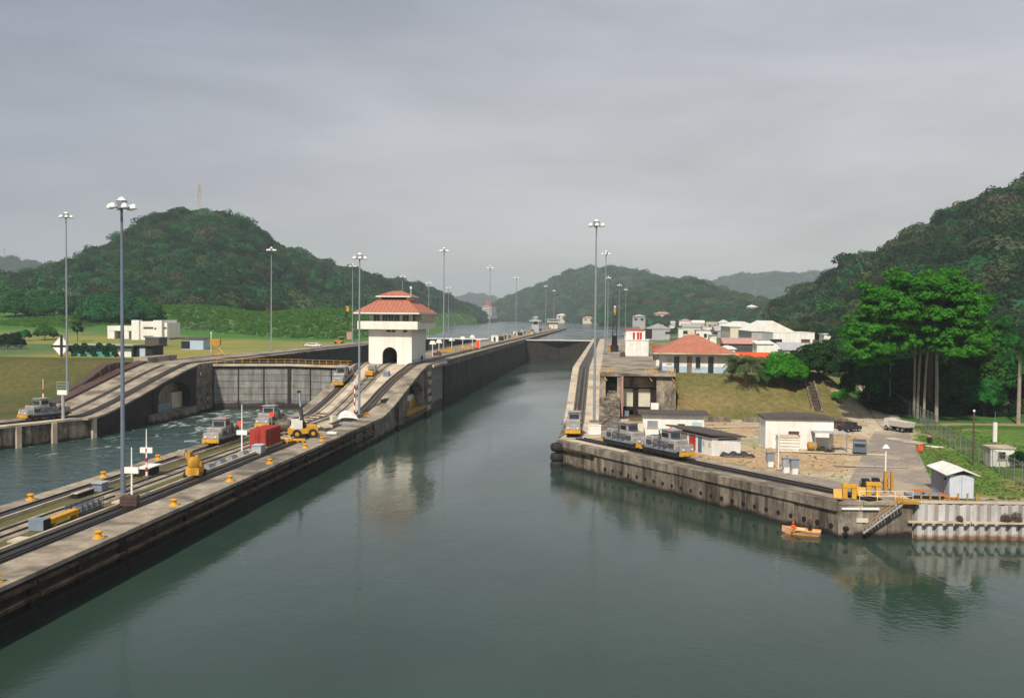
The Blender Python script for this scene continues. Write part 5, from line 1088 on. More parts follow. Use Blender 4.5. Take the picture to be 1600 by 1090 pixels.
# ---- vegetation on the right
p = GH(1221, 603)
tree('mango_tree', 'rounded bright green tree right of the palm on top of the embankment', (p.x, p.y, p.z), rlobes(26, 4.2, 5.2, 0.9, 1.5, 31, 0.95, 3), 'leaf_lime', 1.6, 0.3, 19000, 0.2, 31, low=-0.8)
p = GH(1165, 604)
palm('coconut palm with spreading drooping fronds in front of the orange awning', (p.x, p.y, p.z), 4.6, 0.32, 40, 6.0, 0.66, 5, bark='bark', name='coconut_palm')
p = GH(1313, 629)
tree('bush', 'small round bright bush at the lower end of the ramp road', (p.x, p.y, p.z), rlobes(9, 1.4, 1.2, 0.7, 0.75, 33, 0.9, 2), 'leaf_lime', 0.6, 0.08, 2600, 0.13, 33, spread=0.6, top=0.6)
p = GH(1290, 606)
tree('broadleaf_tree', 'dark dense tree between the bright green tree and the ramp road', (p.x, p.y+4, p.z-0.5), rlobes(26, 6.0, 6.0, 2.6, 2.0, 34, 0.8, 3), 'leaf_dark', 3.0, 0.35, 17000, 0.24, 34)
p = GH(1330, 600)
tree('broadleaf_tree', 'mid green tree at the upper end of the ramp road', (p.x, p.y+12, p.z), rlobes(20, 4.4, 7.0, 2.5, 1.8, 35, 0.85, 2), 'leaf_mid', 3.0, 0.3, 11000, 0.26, 35)
bt = GH(1452, 645)
lob = []
random.seed(44)
def big(px, py, r, Y=181):
    q = atY(px, py, Y); return (q.x-bt.x, q.y-bt.y, q.z-bt.z, r, r, r*0.5)
crown_px = [(1395, 455, 2.6), (1425, 448, 2.8), (1455, 445, 2.7), (1485, 452, 2.6), (1375, 472, 2.6), (1410, 470, 3.0), (1440, 466, 3.0), (1470, 468, 3.0), (1503, 470, 2.8), (1520, 485, 2.6), (1352, 488, 2.3), (1385, 492, 2.6), (1415, 496, 2.6), (1450, 492, 3.0), (1482, 492, 3.0), (1510, 500, 2.6), (1528, 505, 2.0),
            (1334, 520, 1.7), (1340, 510, 1.9), (1336, 545, 1.5), (1535, 520, 1.9), (1530, 540, 1.8), (1405, 440, 2.0), (1470, 440, 2.2), (1362, 508, 2.3), (1392, 512, 2.4), (1425, 516, 2.0), (1488, 514, 2.3), (1345, 532, 1.7), (1368, 536, 2.0), (1348, 556, 1.6), (1400, 524, 1.8), (1360, 560, 1.6), (1500, 528, 1.6), (1395, 535, 2.0), (1412, 540, 1.9), (1472, 538, 1.8), (1498, 545, 1.9), (1382, 555, 1.8), (1520, 550, 1.7), (1480, 530, 1.6), (1515, 520, 2.0), (1450, 512, 2.2), (1432, 530, 1.5)]
for px, py, r in crown_px:
    for dY in (-4, 2, 9):
        Y = 180+dY+random.uniform(-2, 2); L0 = big(px+random.uniform(-7, 7), py+random.uniform(-8, 8), r*0.98*random.uniform(0.75, 1.2), Y); lob.append(L0)
        for _ in range(4):
            b = random.uniform(0, 6.28); q = L0[3]*random.uniform(0.6, 1.1); f = L0[3]*random.uniform(0.28, 0.5)
            lob.append((L0[0]+q*math.cos(b), L0[1]+q*math.sin(b), L0[2]+random.uniform(-0.5, 0.8)*L0[3], f, f, f*0.8))
tree('rain_tree', 'huge spreading tree with bright green layered crown above the tall pale trunks', (bt.x, bt.y, bt.z), lob, 'leaf_bright', 14, 0.55, 95000, 0.25, 44, spread=11, top=8, low=-0.5)
for i, (px, Y, sz, hh_, lm, lab) in enumerate(((1358, 200, 4.6, 10, 'leaf_mid', 'dark tree beside the upper road, left under the huge tree'), (1395, 212, 6.5, 15, 'leaf_dark', 'added dark tree for the crown shade behind the fence, left of the pale trunks'), (1435, 214, 6.5, 16, 'leaf_dark', 'added dark tree for the crown shade directly behind the pale trunks'), (1478, 212, 6.5, 15, 'leaf_dark', 'added dark tree for the crown shade right behind the pale trunks'),  # dark trees behind the pale trunks are added to give the crown's shade
        (1528, 198, 5.4, 13, 'leaf_mid', 'mid green tree right of the huge tree'), (1560, 200, 6.0, 16, 'leaf_mid', 'green tree left of the single palm at the right edge'), (1600, 210, 6.5, 14, 'leaf_dark', 'dark tree at the right edge behind the single palm'), (1640, 205, 6.5, 14, 'leaf_dark', 'dark tree beyond the right edge of the view'),
        (1500, 196, 4.0, 7, 'leaf_mid', 'low leafy tree under the right side of the huge tree'), (1540, 192, 3.4, 5, 'leaf_mid', 'low bushy tree on the far side of the small lawn'), (1412, 203, 4.5, 8, 'leaf_dark', 'low dark tree added for shade in the gap left of the pale trunks'), (1450, 204, 4.5, 9, 'leaf_dark', 'low dark tree added for shade in the gap between the pale trunks'), (1575, 206, 5, 8, 'leaf_dark', 'low dark tree left of the single palm'))):  # low dark trees added in the gaps to blacken the space under the crown
    q = atY(px, 560, Y); z = H(q.x, q.y)
    tree('broadleaf_tree', lab, (q.x, q.y, z), rlobes(26, sz, hh_, 1.5, sz*0.36, 60+i, 0.9, 2), lm, 3, 0.35, 9000, 0.34, 60+i, group='dense trees behind the fence on the right', low=-0.8)
for i, (px, hh_, lab) in enumerate(((1428, 15.5, 'pale palm trunk, left one of the close pair under the huge tree'), (1433.5, 15.8, 'pale palm trunk, right one of the close pair under the huge tree'), (1443.5, 14.5, 'slightly brown palm trunk between the close pair and the white one'), (1463, 13.6, 'whitest palm trunk under the huge tree with fronds hanging at its top'))):
    b0 = GH(px, (652, 653, 656, 658)[i])
    palm(lab, (b0.x, b0.y, b0.z), hh_, 0.22 if i < 3 else 0.3, 14, 3.0, 0.9, 70+i, lean=(random.uniform(-0.3, 0.6), 0), group='palms with tall pale trunks')
b0 = GH(1591, 662); palm('single palm with a thin white trunk at the right edge', (b0.x, b0.y, b0.z), 13.6, 0.32, 20, 3.6, 0.85, 80, lm='leaf_dark')
random.seed(90)
pts = []
for _ in range(560):
    px = random.uniform(1228, 1660); Y = random.uniform(262, 560); q = atY(px, 520, Y)
    if px < 1300 and Y < 440: continue
    if px > 1400 and Y > 400: continue
    pts.append((q.x, q.y, H(q.x, q.y)+random.uniform(1, 7), random.uniform(3.0, 5.2)))
scatter('forest', 'dark wood between the town and the tall trees on the right', pts, None, P_RIGHT, 9)
pts = []
for _ in range(260):
    px = random.uniform(990, 1240); Y = random.uniform(650, 1000); q = atY(px, 520, Y); pts.append((q.x, q.y, H(q.x, q.y)+1, random.uniform(2.2, 4.0)))
scatter('shrubbery', 'scattered small trees among the houses of the town', pts, None, P_RIGHT, 10, cat='trees')
random.seed(91)
pts = []
for _ in range(700):
    x = random.uniform(54, 130); y_ = random.uniform(192, 214); pts.append((x, y_, H(x, y_)+0.6, random.uniform(0.8, 3.2)))
scatter('undergrowth', 'dark undergrowth added as shade at the foot of the trees behind the fence', pts, None, P_RIGHT, 12, cat='undergrowth')  # dark crowns added where only shade lies below the trees
# grass tufts, stones and litter
random.seed(95)
def tufts(name, label, n, region, pr, sc, seed, ok):
    pts = []; t = 0
    while len(pts) < n and t < n*8:
        t += 1; x = random.uniform(region[0], region[1]); d = random.uniform(region[2], region[3]); y = DY(x, d)
        if not ok(x, d): continue
        pts.append((x, y, H(x, y), random.uniform(*sc)))
    scatter(name, label, pts, None, pr, seed, cat='grass')
nn = lambda x, d: noise.noise(Vector((x*0.3, d*0.3, 1)))
tufts('dry_grass', 'short dry grass covering the embankment below the bungalow', 2500, (13.2, 48, 173, 200), P_DRY, (0.05, 0.12), 41, lambda x, d: nn(x, d) > -0.35)
tufts('lawn_grass', 'green grass of the lawn round the quay shed and the fence', 4000, (36, 62, 99, 168), P_LAWN, (0.08, 0.24), 42, lambda x, d: x > interp(d, [(96, 35), (104, 36), (112, 38), (125, 40.5), (140, 45), (160, 52), (175, 54)]) and nn(x, d) > -0.3)
tufts('weeds', 'sparse weeds on the dirt of the yard', 700, (8, 44, 108, 170), P_LAWN, (0.06, 0.22), 43, lambda x, d: nn(x, d) > 0.12 and d > 110 + max(0, (20-x))*1.7)
st = []
for k in range(3):
    mb = MB(); random.seed(k); mb.lathe([(0.3, -0.3), (0.9, 0.0), (0.7, 0.4), (0.2, 0.6)], (0, 0, 0), 6); mb.v = [(a*random.uniform(.7, 1.2), b*random.uniform(.7, 1.2), c) for a, b, c in mb.v]; me_ = bpy.data.meshes.new('stone'); me_.from_pydata(mb.v, [], mb.f); me_.materials.append(M['concrete_light']); st.append(me_)
pts = []
for _ in range(900):
    x = random.uniform(8, 44); d = random.uniform(110, 172); y = DY(x, d)
    if y < QY(x)+9: continue
    pts.append((x, y, H(x, y), random.uniform(0.04, 0.14)))
scatter('stones', 'loose stones and rubble on the dirt yard', pts, None, st, 44, cat='stones')
# ---- roads, slabs
def drape(name, poly, m, dz=0.05, n=14, kind='structure'):
    """a sheet following the ground: poly is a quad given by its two long sides"""
    a0, a1, b0, b1 = [Vector((q[0], DY(*q))) for q in poly]; mb = MB(); vs = []; fs = []
    for i in range(n+1):
        l = a0.lerp(a1, i/n); r = b0.lerp(b1, i/n)
        for j in range(5): q = l.lerp(r, j/4); vs.append((q.x, q.y, H(q.x, q.y)+dz))
    for i in range(n):
        for j in range(4): k = i*5+j; fs.append((k, k+1, k+6, k+5))
    mb.add(vs, fs); o = mb.build(name, m); o['kind'] = kind; return o
drape('road', [(47.5, 166), (60, 232), (51.5, 163), (65, 232)], 'road_concrete', 0.10, 40)
drape('asphalt_road', [(26, 104.5), (44.5, 160), (36.0, 104.5), (50.3, 160)], 'asphalt', 0.06, 30)
drape('asphalt_road', [(19.5, 115.5), (26.5, 103.6), (21.5, 118), (30, 104.6)], 'asphalt', 0.09, 12)
drape('path', [(17, 163), (46, 169), (17, 166), (46, 172.5)], 'road_concrete', 0.07, 12)
for q in (((29, 121.5), (38, 120.5), (29, 123), (37.5, 121.6)), ((15, 154), (22, 152), (15.5, 156), (22.3, 154.2)), ((43.2, 150), (46.5, 143), (45.3, 152), (48.6, 145)), ((26, 134.2), (38.5, 131), (26, 135.6), (38.6, 133))):
    drape('concrete_slab', q, 'concrete_light', 0.12, 6)
ch = thing('drainage_chute', 'brown concrete drainage chute with two kerbs running down the embankment', 'drain', (0, 0, 0))
c0, c1 = GH(1264, 597), GH(1277, 642); ch.location = c1
for k in range(9):
    a = c0.lerp(c1, k/9); b = c0.lerp(c1, (k+1)/9); am = (a+b)/2; d2 = (b-a); an = math.atan2(d2.y, d2.x); tilt = math.atan2(H(b.x, b.y)-H(a.x, a.y), Vector((d2.x, d2.y)).length)
    ln = d2.length+0.1
    zc = H(am.x, am.y)
    for off, wd, hgt, nm, mt in ((0, 1.0, 0.12, 'step', 'bark'), (-0.85, 0.35, 0.5, 'kerb', 'concrete_worn'), (0.85, 0.35, 0.5, 'kerb', 'concrete_worn')):
        px_, py_ = am.x - math.sin(an)*off, am.y + math.cos(an)*off
        MB().box((px_, py_, zc+hgt/2), (ln, wd, hgt+0.3), an).build(nm, mt, ch, world=True)
lwl = thing('low_wall', 'low stained wall at the foot of the embankment', 'wall', (12, 174, ZL)); 
for k in range(16): 
    if k in (5, 11): continue
    MB().bb(13+k*1.9, 14.8+k*1.9, 175.4+k*0.15, 175.9+k*0.15, ZL-0.3, ZL+0.75).build('wall_panel', 'concrete_worn', lwl, world=True)
# ---- yard buildings
lb = house('workshop', 'long low cream building with an overhanging dark flat roof in front of the concrete recess', 'building', (10.3, 150.3, ZL-0.05), 9.4, 4.6, 3.7, wall='white_clean', rmat='roof_dark', over=0.7, t=0.25, wins=((1.2, 1.1, 1.8, 2.3, G), (-3.2, 1.6, 1.7, 2.7, 'steel_grey'), (3.6, 1.5, 2.0, 2.6, 'pale_blue')))
MB().box((-5.2, -0.6, 1.1), (1.2, 1.6, 2.2)).build('cabinet', 'cream', lb)
cb = W(1112, 711, ZL); ca_ = W(1046, 694, ZL); cdir = Vector((ca_.x-cb.x, ca_.y-cb.y)); cl = cdir.length; cang = math.atan2(cdir.y, cdir.x)
an_ = thing('hut', 'long white hut with a red door and a blue door behind the right locomotives', 'hut', (cb.x, cb.y, ZL), cang)
MB().bb(0.02, cl, -4.6, 0, -0.5, 2.35).build('wall', 'white_clean', an_)
MB().add([(-0.5, -5.2, 2.3), (cl+0.4, -5.2, 2.3), (cl+0.4, 0.5, 2.75), (-0.5, 0.5, 2.75), (-0.5, -5.2, 2.48), (cl+0.4, -5.2, 2.48), (cl+0.4, 0.5, 2.95), (-0.5, 0.5, 2.95)], [(3, 2, 1, 0), (4, 5, 6, 7), (0, 1, 5, 4), (1, 2, 6, 5), (2, 3, 7, 6), (3, 0, 4, 7)]).build('roof', 'roof_dark', an_)
MB().bb(4.2, 5.9, -0.05, 0.06, 0.05, 2.15).build('door', 'red', an_, label='red door'); MB().bb(2.6, 3.5, -0.05, 0.06, 0.05, 2.1).build('door', 'blue_door', an_, label='blue door')
MB().bb(6.6, cl-0.3, -0.1, 0.05, 0.1, 2.2).build('open_bay', 'concrete_worn', an_); MB().bb(-0.05, 0.05, -4.0, -1.0, 2.0, 2.2).build('vent', 'glass_dark', an_)
for x in (0.35, 1.9): MB().bb(x, x+0.4, 0.0, 0.06, 1.1, 1.7).build('meter_box', 'concrete_light', an_)
ws = house('shed', 'large plain white shed with a slightly arched dark roof in the yard', 'shed', (27.7, 141.6, ZL-0.05), 9.6, 6.0, 4.15, roof='arc', wall='white_clean', rmat='roof_dark', over=0.25, rh=0.35, wins=((-0.8, 1.5, 2.0, 2.5, 'brown_steel'),))
MB().bb(1.6, 6.2, -2.6, 0, 2.55, 2.68).build('canopy', 'roof_grey', ws); MB().bb(1.7, 3.6, -2.65, -2.55, 2.0, 2.6).build('canopy_curtain', 'white_clean', ws)
for x in (1.7, 6.1): MB().bb(x-0.06, x+0.06, -2.55, -2.43, 0, 2.6).build('canopy_post', 'steel_grey', ws)
for k in range(10): MB().bb(-4.8+k*0.98, -4.76+k*0.98, -0.04, 0.02, 0, 4.1).build('batten', 'white_clean', ws)
wc = thing('container', 'small white ribbed container in front of the white shed', 'container', (25.6, 138.0, ZL-0.02)); MB().bb(-1.3, 1.4, 0, 3, 0, 1.95).build('body', 'white_clean', wc); 
for k in range(4): MB().bb(-1.34, 1.44, -0.06, 0, 0.25+k*0.45, 0.35+k*0.45).build('rib', 'concrete_light', wc)
MB().bb(-1.4, 1.5, -0.1, 3.1, 1.96, 2.06).build('lid', 'concrete_light', wc)
# junk beside the shed
for px, py, mt, kk, lab in ((1268, 703, 'ochre', 0, 'yellow brown drum lying under the shed canopy'), (1284, 703, 'brown_steel', 1, 'rusty engine heap under the shed canopy'), (1296, 706, 'brown_steel', 1, 'smaller rusty heap at the right canopy post')):
    p = W(px, py, ZL); g = thing('scrap_heap' if kk else 'drum', lab, 'scrap' if kk else 'drum', (p.x, p.y, ZL))
    if kk:
        random.seed(int(px))
        for q in range(6): MB().box((random.uniform(-.6, .6), random.uniform(-.4, .4), random.uniform(0.15, 0.7)), (random.uniform(.3, .8), random.uniform(.3, .6), random.uniform(.2, .5)), random.uniform(0, 3)).build('scrap_piece', mt if q % 2 else 'rubber', g)
    else: MB().cyl((-0.5, 0, 0.6), (0.6, 0, 0.6), 0.6, n=14).build('shell', mt, g); MB().cyl((-0.56, 0, 0.6), (-0.5, 0, 0.6), 0.45, n=12).build('lid', 'orange', g)
# cabinets on the grass
for px, py, mt, lab in ((1203, 729, 'steel_grey', 'grey electrical cabinet on white legs, left of the thin pole'), (1228, 738, 'roof_grey', 'round topped pale cabinet right of the thin pole'), (1241, 740, 'steel_grey', 'larger grey cabinet on a white plinth, rightmost of the cabinets')):
    p = W(px, py, ZL); g = thing('cabinet', lab, 'cabinet', (p.x, p.y, ZL), 0.2); MB().box((0, 0, 0.35), (0.7, 0.6, 0.7)).build('plinth', 'white_clean', g); MB().box((0, 0, 1.25), (0.95, 0.6, 1.1)).build('case', mt, g); MB().box((0, 0, 1.84), (1.15, 0.8, 0.08)).build('lid', mt, g)
p = W(1216, 733, ZL); g = thing('pole', 'thin white pole between the cabinets', 'pole', (p.x, p.y, ZL)); MB().cyl((0, 0, 0), (0, 0, 5.2), 0.07, n=8).build('shaft', 'lamp_white', g); MB().box((0, 0, 0.1), (0.5, 0.5, 0.2)).build('foot', 'concrete_light', g)
p = W(1152, 712, ZL); g = thing('covered_pile', 'long low pile under a black tarpaulin beside the white hut', 'pile', (p.x, p.y, ZL-0.05), -0.12)
prf = MB(); xs = [-2.3+4.6*i/12 for i in range(13)]; vs = []; fs = []; random.seed(8)
for i, x in enumerate(xs):
    hh_ = (0.55+0.2*math.sin(i*1.7))*min(1, (1-abs(x)/2.4)*4); 
    for j in range(6): yj = -0.8+1.6*j/5; vs.append((x, yj, hh_*max(0, 1-(yj/0.8)**2)**0.5+random.uniform(-.04, .04)))
for i in range(12):
    for j in range(5): k = i*6+j; fs.append((k, k+6, k+7, k+1))
prf.add(vs, fs).build('tarpaulin', 'tarp_black', g)
for k in range(3): MB().box((-1.2+k*1.3, -0.9, 0.1), (1.1, 0.1, 0.1), 0.2).build('plank', 'wood', g)
# ---- vehicles
def car(label, loc, rz, body, kind='car', L_=4.2, Wd=1.75, cat=None, name=None):
    g = thing(name or kind, label, cat or kind, loc, rz); hw_ = Wd/2; y0, y1 = -L_/2, L_/2
    if kind == 'van': prof = [(y0, .35), (y1, .35), (y1, 1.75), (y1-0.15, 1.9), (y0+1.15, 1.9), (y0+0.45, 1.1), (y0, 0.95)]
    elif kind == 'pickup': prof = [(y0, .4), (y1, .4), (y1, 1.05), (y1-1.7, 1.05), (y1-1.85, 1.65), (y0+1.35, 1.65), (y0+0.95, 1.05), (y0, 0.9)]
    else: prof = [(y0, .35), (y1, .35), (y1, 0.9), (y1-0.5, 0.98), (y1-1.0, 1.4), (y0+1.5, 1.4), (y0+0.95, 0.95), (y0, 0.8)]
    b = MB().xprism(prof, -hw_, hw_).build('body', body, g)
    md = b.modifiers.new('bevel', 'BEVEL'); md.width = 0.08; md.segments = 2
    zt = {'van': 1.62, 'pickup': 1.5, 'car': 1.28}[kind]; zb = {'van': 1.15, 'pickup': 1.12, 'car': 0.98}[kind]
    for s in (-1, 1):
        MB().bb(s*hw_-0.02, s*hw_+0.02, y0+1.5, (y1-0.4 if kind == 'van' else y1-1.9 if kind == 'pickup' else y1-1.1), zb, zt).build('window', 'glass_dark', g)
        for yy in (y0+0.75, y1-0.8):
            w_ = MB().cyl((s*(hw_-0.12), yy, 0.33), (s*(hw_+0.03), yy, 0.33), 0.33, n=14).build('wheel', 'rubber', g); MB().cyl((s*(hw_+0.02), yy, 0.33), (s*(hw_+0.05), yy, 0.33), 0.17, n=10).build('rim', 'silver', w_)
        MB().box((s*(hw_-0.3), y0-0.02, 0.72), (0.3, 0.06, 0.16)).build('headlight', 'lamp_white', g)
    MB().box((0, y0+1.17 if kind != 'van' else y0+0.8, (zb+zt)/2), (Wd*0.82, 0.05, zt-zb+0.1), rx=0.6 if kind != 'van' else 0.72).build('windscreen', 'glass_dark', g)
    MB().box((0, y1+0.02, (zb+zt)/2), (Wd*0.75, 0.04, (zt-zb)*0.8)).build('rear_window', 'glass_dark', g) if kind == 'van' else None
    return g
p = GH(1343, 708); car('blue grey van parked on the dirt right of the white shed', (p.x, p.y, p.z), 2.9, 'car_blue', 'van', cat='van')
p = GH(1327, 674); car('black pickup parked behind the white shed', (p.x, p.y, p.z), 2.2, 'tarp_black', 'pickup', cat='pickup')
p = GH(1310, 669); car('rusty brown car half hidden behind the white shed', (p.x, p.y, p.z), 1.4, 'brown_steel', 'car', cat='car')
p = GH(1404, 674); g = thing('dump_truck', 'white dump truck with a pale tipping body on the ramp road', 'truck', (p.x, p.y, p.z+0.1), -2.7); g.scale = (0.85, 0.85, 0.85)
MB().box((0, -2.3, 1.5), (2.2, 1.6, 1.7), tx=0.9, ty=0.8).build('cab', 'truck_white', g); MB().box((0, -3.08, 1.8), (1.8, 0.08, 0.6), rx=-0.2).build('windscreen', 'glass_dark', g)
MB().add([(-1.1, -1.3, 1.0), (1.1, -1.3, 1.0), (1.1, 3.0, 1.0), (-1.1, 3.0, 1.0), (-1.25, -1.4, 2.1), (1.25, -1.4, 2.1), (1.25, 3.3, 2.0), (-1.25, 3.3, 2.0)], [(3, 2, 1, 0), (4, 5, 6, 7), (0, 1, 5, 4), (1, 2, 6, 5), (2, 3, 7, 6), (3, 0, 4, 7)]).build('tipping_body', 'truck_white', g)
MB().bb(-0.5, 0.5, -3, 2.9, 0.6, 0.95).build('chassis', 'dark', g)
for s in (-1, 1):
    for yy in (-2.3, 1.0, 2.2): w_ = MB().cyl((s*0.8, yy, 0.48), (s*1.12, yy, 0.48), 0.5, n=12).build('wheel', 'rubber', g); MB().cyl((s*1.12, yy, 0.48), (s*1.15, yy, 0.48), 0.22, n=8).build('rim', 'silver', w_)
# ---- shed on the quay, booth, fence
qs = thing('shed', 'pale blue grey metal shed with a white pitched roof at the sheet pile quay', 'shed', (W(1502, 778).x, W(1502, 778).y, ZL-0.02), -0.02)
MB().bb(-1.25, -1.15, 0.05, 6, -0.1, 2.5).build('side_wall', 'shed_shaded', qs); MB().bb(1.15, 1.25, 0.05, 6, -0.1, 2.5).build('side_wall', 'shed_shaded', qs); MB().bb(-1.15, 1.15, 5.9, 6, -0.1, 2.5).build('rear_wall', 'shed_shaded', qs)
for k in range(2):
    d_ = MB().bb(-1.2+k*1.21, -0.02+k*1.21, 0, 0.08, 0.0, 2.45).build('door', 'shed_lit', qs)
    for j in range(4): MB().bb(-1.1+k*1.21+j*0.3, -1.04+k*1.21+j*0.3, -0.04, 0.0, 0.1, 2.35).build('door_rib', 'shed_lit', d_)
for k in range(12): MB().bb(-1.3, -1.25, 0.3+k*0.48, 0.38+k*0.48, 0, 2.4).build('corrugation', 'shed_shaded', qs)
MB().yprism([(-1.2, 2.46), (1.2, 2.46), (0, 2.95)], 0.05, 0.12).build('gable', 'glass_dark', qs)
for s in (-1, 1): MB().yprism([(0, 3.0), (s*1.7, 2.42), (s*1.7, 2.50), (0, 3.08)][::s], -0.45, 6.3).build('roof_slope', 'white_clean', qs)
MB().box((-1.35, 1.0, 1.9), (0.16, 0.25, 0.25)).build('lamp', 'dark', qs)
p = W(1566, 728, ZL); bo = house('booth', 'small white booth with a dark framed window behind the fence', 'booth', (p.x, p.y, ZL-0.05), 2.9, 2.4, 2.3, wall='white_clean', rmat='concrete_light', over=0.15, wins=((-0.1, 0.9, 1.0, 1.9, 'glass_dark'),), t=0.18)
p = W(1554, 690, ZL); g = thing('antenna_post', 'white slotted post with a thin antenna beside the booth', 'post', (p.x, p.y, ZL)); MB().bb(-0.28, 0.28, -0.2, 0.2, 0, 3.0).build('post', 'white_clean', g); MB().cyl((0, 0, 3), (0, 0, 4.7), 0.03, n=5).build('antenna', 'steel_grey', g)
p = GH(1591, 730); tree('bush', 'dark bush leaning on the right side of the booth', (p.x, p.y, p.z), rlobes(8, 1.0, 1.4, 0.5, 0.6, 37, 0.9, 1), 'leaf_dark', 0.5, 0.06, 1500, 0.12, 37, spread=0.5, top=0.5)
def fence(label, pts, h, step, name='fence', wire=0.16):
    g = thing(name, label, 'fence', tuple(pts[0])); 
    mesh = MB()
    for a, b in zip(pts, pts[1:]):
        a = Vector(a); b = Vector(b); ln = (b-a).length; n_ = max(1, round(ln/step))
        for i in range(n_):
            q = a.lerp(b, i/n_); MB().cyl(q, q+Vector((0, 0, h+0.25)), 0.045, n=5).build('post', 'fence_wire', g, world=True)
        uu = (b-a)/ln; nn = int(ln/wire)
        for i in range(nn):
            for s in (0, 1):
                p0_ = a + uu*(i*wire) + Vector((0, 0, 0 if s else h)); p1_ = a + uu*min(ln, i*wire+h*0.55) + Vector((0, 0, h if s else 0)); p1_.z = lerp(a.z, b.z, min(1, (i*wire+h*.55)/ln)) + (h if s else 0); p0_.z = lerp(a.z, b.z, i*wire/ln)+(0 if s else h)
                w_ = Vector((uu.x, uu.y, 0))*0.016; o = len(mesh.v); mesh.v += [tuple(p0_-w_), tuple(p0_+w_), tuple(p1_+w_), tuple(p1_-w_)]; mesh.f.append((o, o+1, o+2, o+3))
        MB().cyl(a+Vector((0, 0, h)), b+Vector((0, 0, h)), 0.035, n=5).build('top_rail', 'fence_wire', g, world=True)
    mesh.build('wire_mesh', 'fence_wire', g, world=True, kind='stuff'); return g
def gp(px, py): q = GH(px, py); return (q.x, q.y, q.z)
fence('chain link fence running down beside the ramp road under the tall trees', [gp(1372, 614), gp(1400, 636), gp(1438, 659), gp(1462, 672)], 2.6, 3.0)
fence('chain link fence crossing the lawn from the dump truck to the booth', [gp(1440, 672), gp(1500, 706), gp(1540, 728), gp(1610, 764)], 2.5, 3.0)
p = W(1520, 726, ZL); g = thing('utility_pole', 'thin dark wooden pole at the lawn fence', 'pole', (p.x, p.y, ZL-0.1)); MB().cyl((0, 0, 0), (0, 0, 7.0), 0.13, 0.1, n=8).build('shaft', 'bark', g); MB().cyl((0, 0, 7.0), (0, 0, 7.25), 0.14, n=8).build('lamp', 'lamp_white', g)
p = GH(1390, 640); g = thing('street_lamp', 'slim grey street lamp beside the ramp road', 'lamp', (p.x, p.y, p.z)); MB().cyl((0, 0, 0), (0, 0, 9), 0.12, 0.08, n=8).build('shaft', 'steel_grey', g); MB().box((0.3, 0, 9.1), (0.9, 0.3, 0.15)).build('lamp_head', 'steel_grey', g)
p = W(1383, 762, ZL); g = thing('lamp_post', 'white lamp post with a shaded lamp beside the yellow ladder post', 'lamp', (p.x, p.y, ZL)); MB().cyl((0, 0, 0), (0, 0, 4.6), 0.08, n=8).build('shaft', 'lamp_white', g); MB().cyl((0, 0, 4.45), (0, 0, 4.85), 0.42, 0.1, n=10).build('lamp_shade', 'lamp_white', g); MB().box((0, -0.1, 0.6), (0.5, 0.3, 0.9)).build('switch_box', 'red', g)
p = GH(1438, 706); g = thing('sign_board', 'small orange red board standing in the grass', 'sign', (p.x, p.y, p.z), 0.2); MB().bb(-0.35, 0.35, -0.05, 0.05, 0.15, 1.0).build('board', 'orange_cloth', g); MB().bb(-0.3, -0.24, 0.05, 0.1, 0, 0.9).build('leg', 'steel_grey', g); MB().bb(0.24, 0.3, 0.05, 0.1, 0, 0.9).build('leg', 'steel_grey', g)
p = GH(1452, 692); g = thing('oil_drum', 'dark drum with a pale lid in the grass by the fence', 'drum', (p.x, p.y, p.z)); MB().cyl((0, 0, 0), (0, 0, 0.95), 0.35, n=12).build('shell', 'dark', g); MB().cyl((0, 0, 0.95), (0, 0, 1.15), 0.3, n=12).build('lid', 'roof_pink', g)
p = GH(1460, 698); g = thing('slab', 'white slab lying in the grass by the fence', 'slab', (p.x, p.y, p.z), -0.6); MB().bb(-1.2, 1.2, -0.35, 0.35, 0, 0.12).build('slab', 'white_clean', g)
p = GH(1410, 690); g = thing('log', 'pale log lying in the grass below the dump truck', 'log', (p.x, p.y, p.z), -0.1); MB().cyl((-1.2, 0, 0.15), (1.2, 0, 0.15), 0.16, n=8).build('log', 'bark_pale', g)
# ---- yellow frames and gangway at the quay corner
def frame_yellow(px, py, label, w_=1.35):
    p = W(px, py, ZL); g = thing('yellow_portal', label, 'frame', (p.x, p.y, ZL), -0.1, 'heavy yellow frames at the quay corner')
    for x in (-w_/2, w_/2-0.45): MB().bb(x, x+0.45, -0.3, 0.3, 0, 1.15).build('leg', 'yellow', g)
    MB().bb(-w_/2-0.05, w_/2+0.05, -0.35, 0.35, 1.16, 1.5).build('top_beam', 'yellow', g); MB().xprism([(-0.2, 0), (0.2, 0), (0.2, 0.9)], -w_/2-0.9, -w_/2-0.05).build('gusset', 'yellow', g)
    MB().bb(-w_/2-0.9, -w_/2-0.05, 0.25, 0.35, 0, 0.5).build('plate', 'ochre', g)
frame_yellow(1327, 778, 'left one of the two heavy yellow frames at the quay corner'); frame_yellow(1364, 775, 'right one of the two heavy yellow frames at the quay corner, near the lamp post')
p = W(1388, 768, ZL); g = thing('ladder_post', 'tall ochre ladder post at the quay corner', 'post', (p.x, p.y, ZL)); 
for x in (-0.35, 0.35): MB().bb(x-0.14, x+0.14, -0.2, 0.2, 0, 2.2).build('post', 'ochre', g)
for k in range(4): MB().bb(-0.2, 0.2, -0.05, 0.05, 0.4+k*0.5, 0.5+k*0.5).build('rung', 'ochre', g)
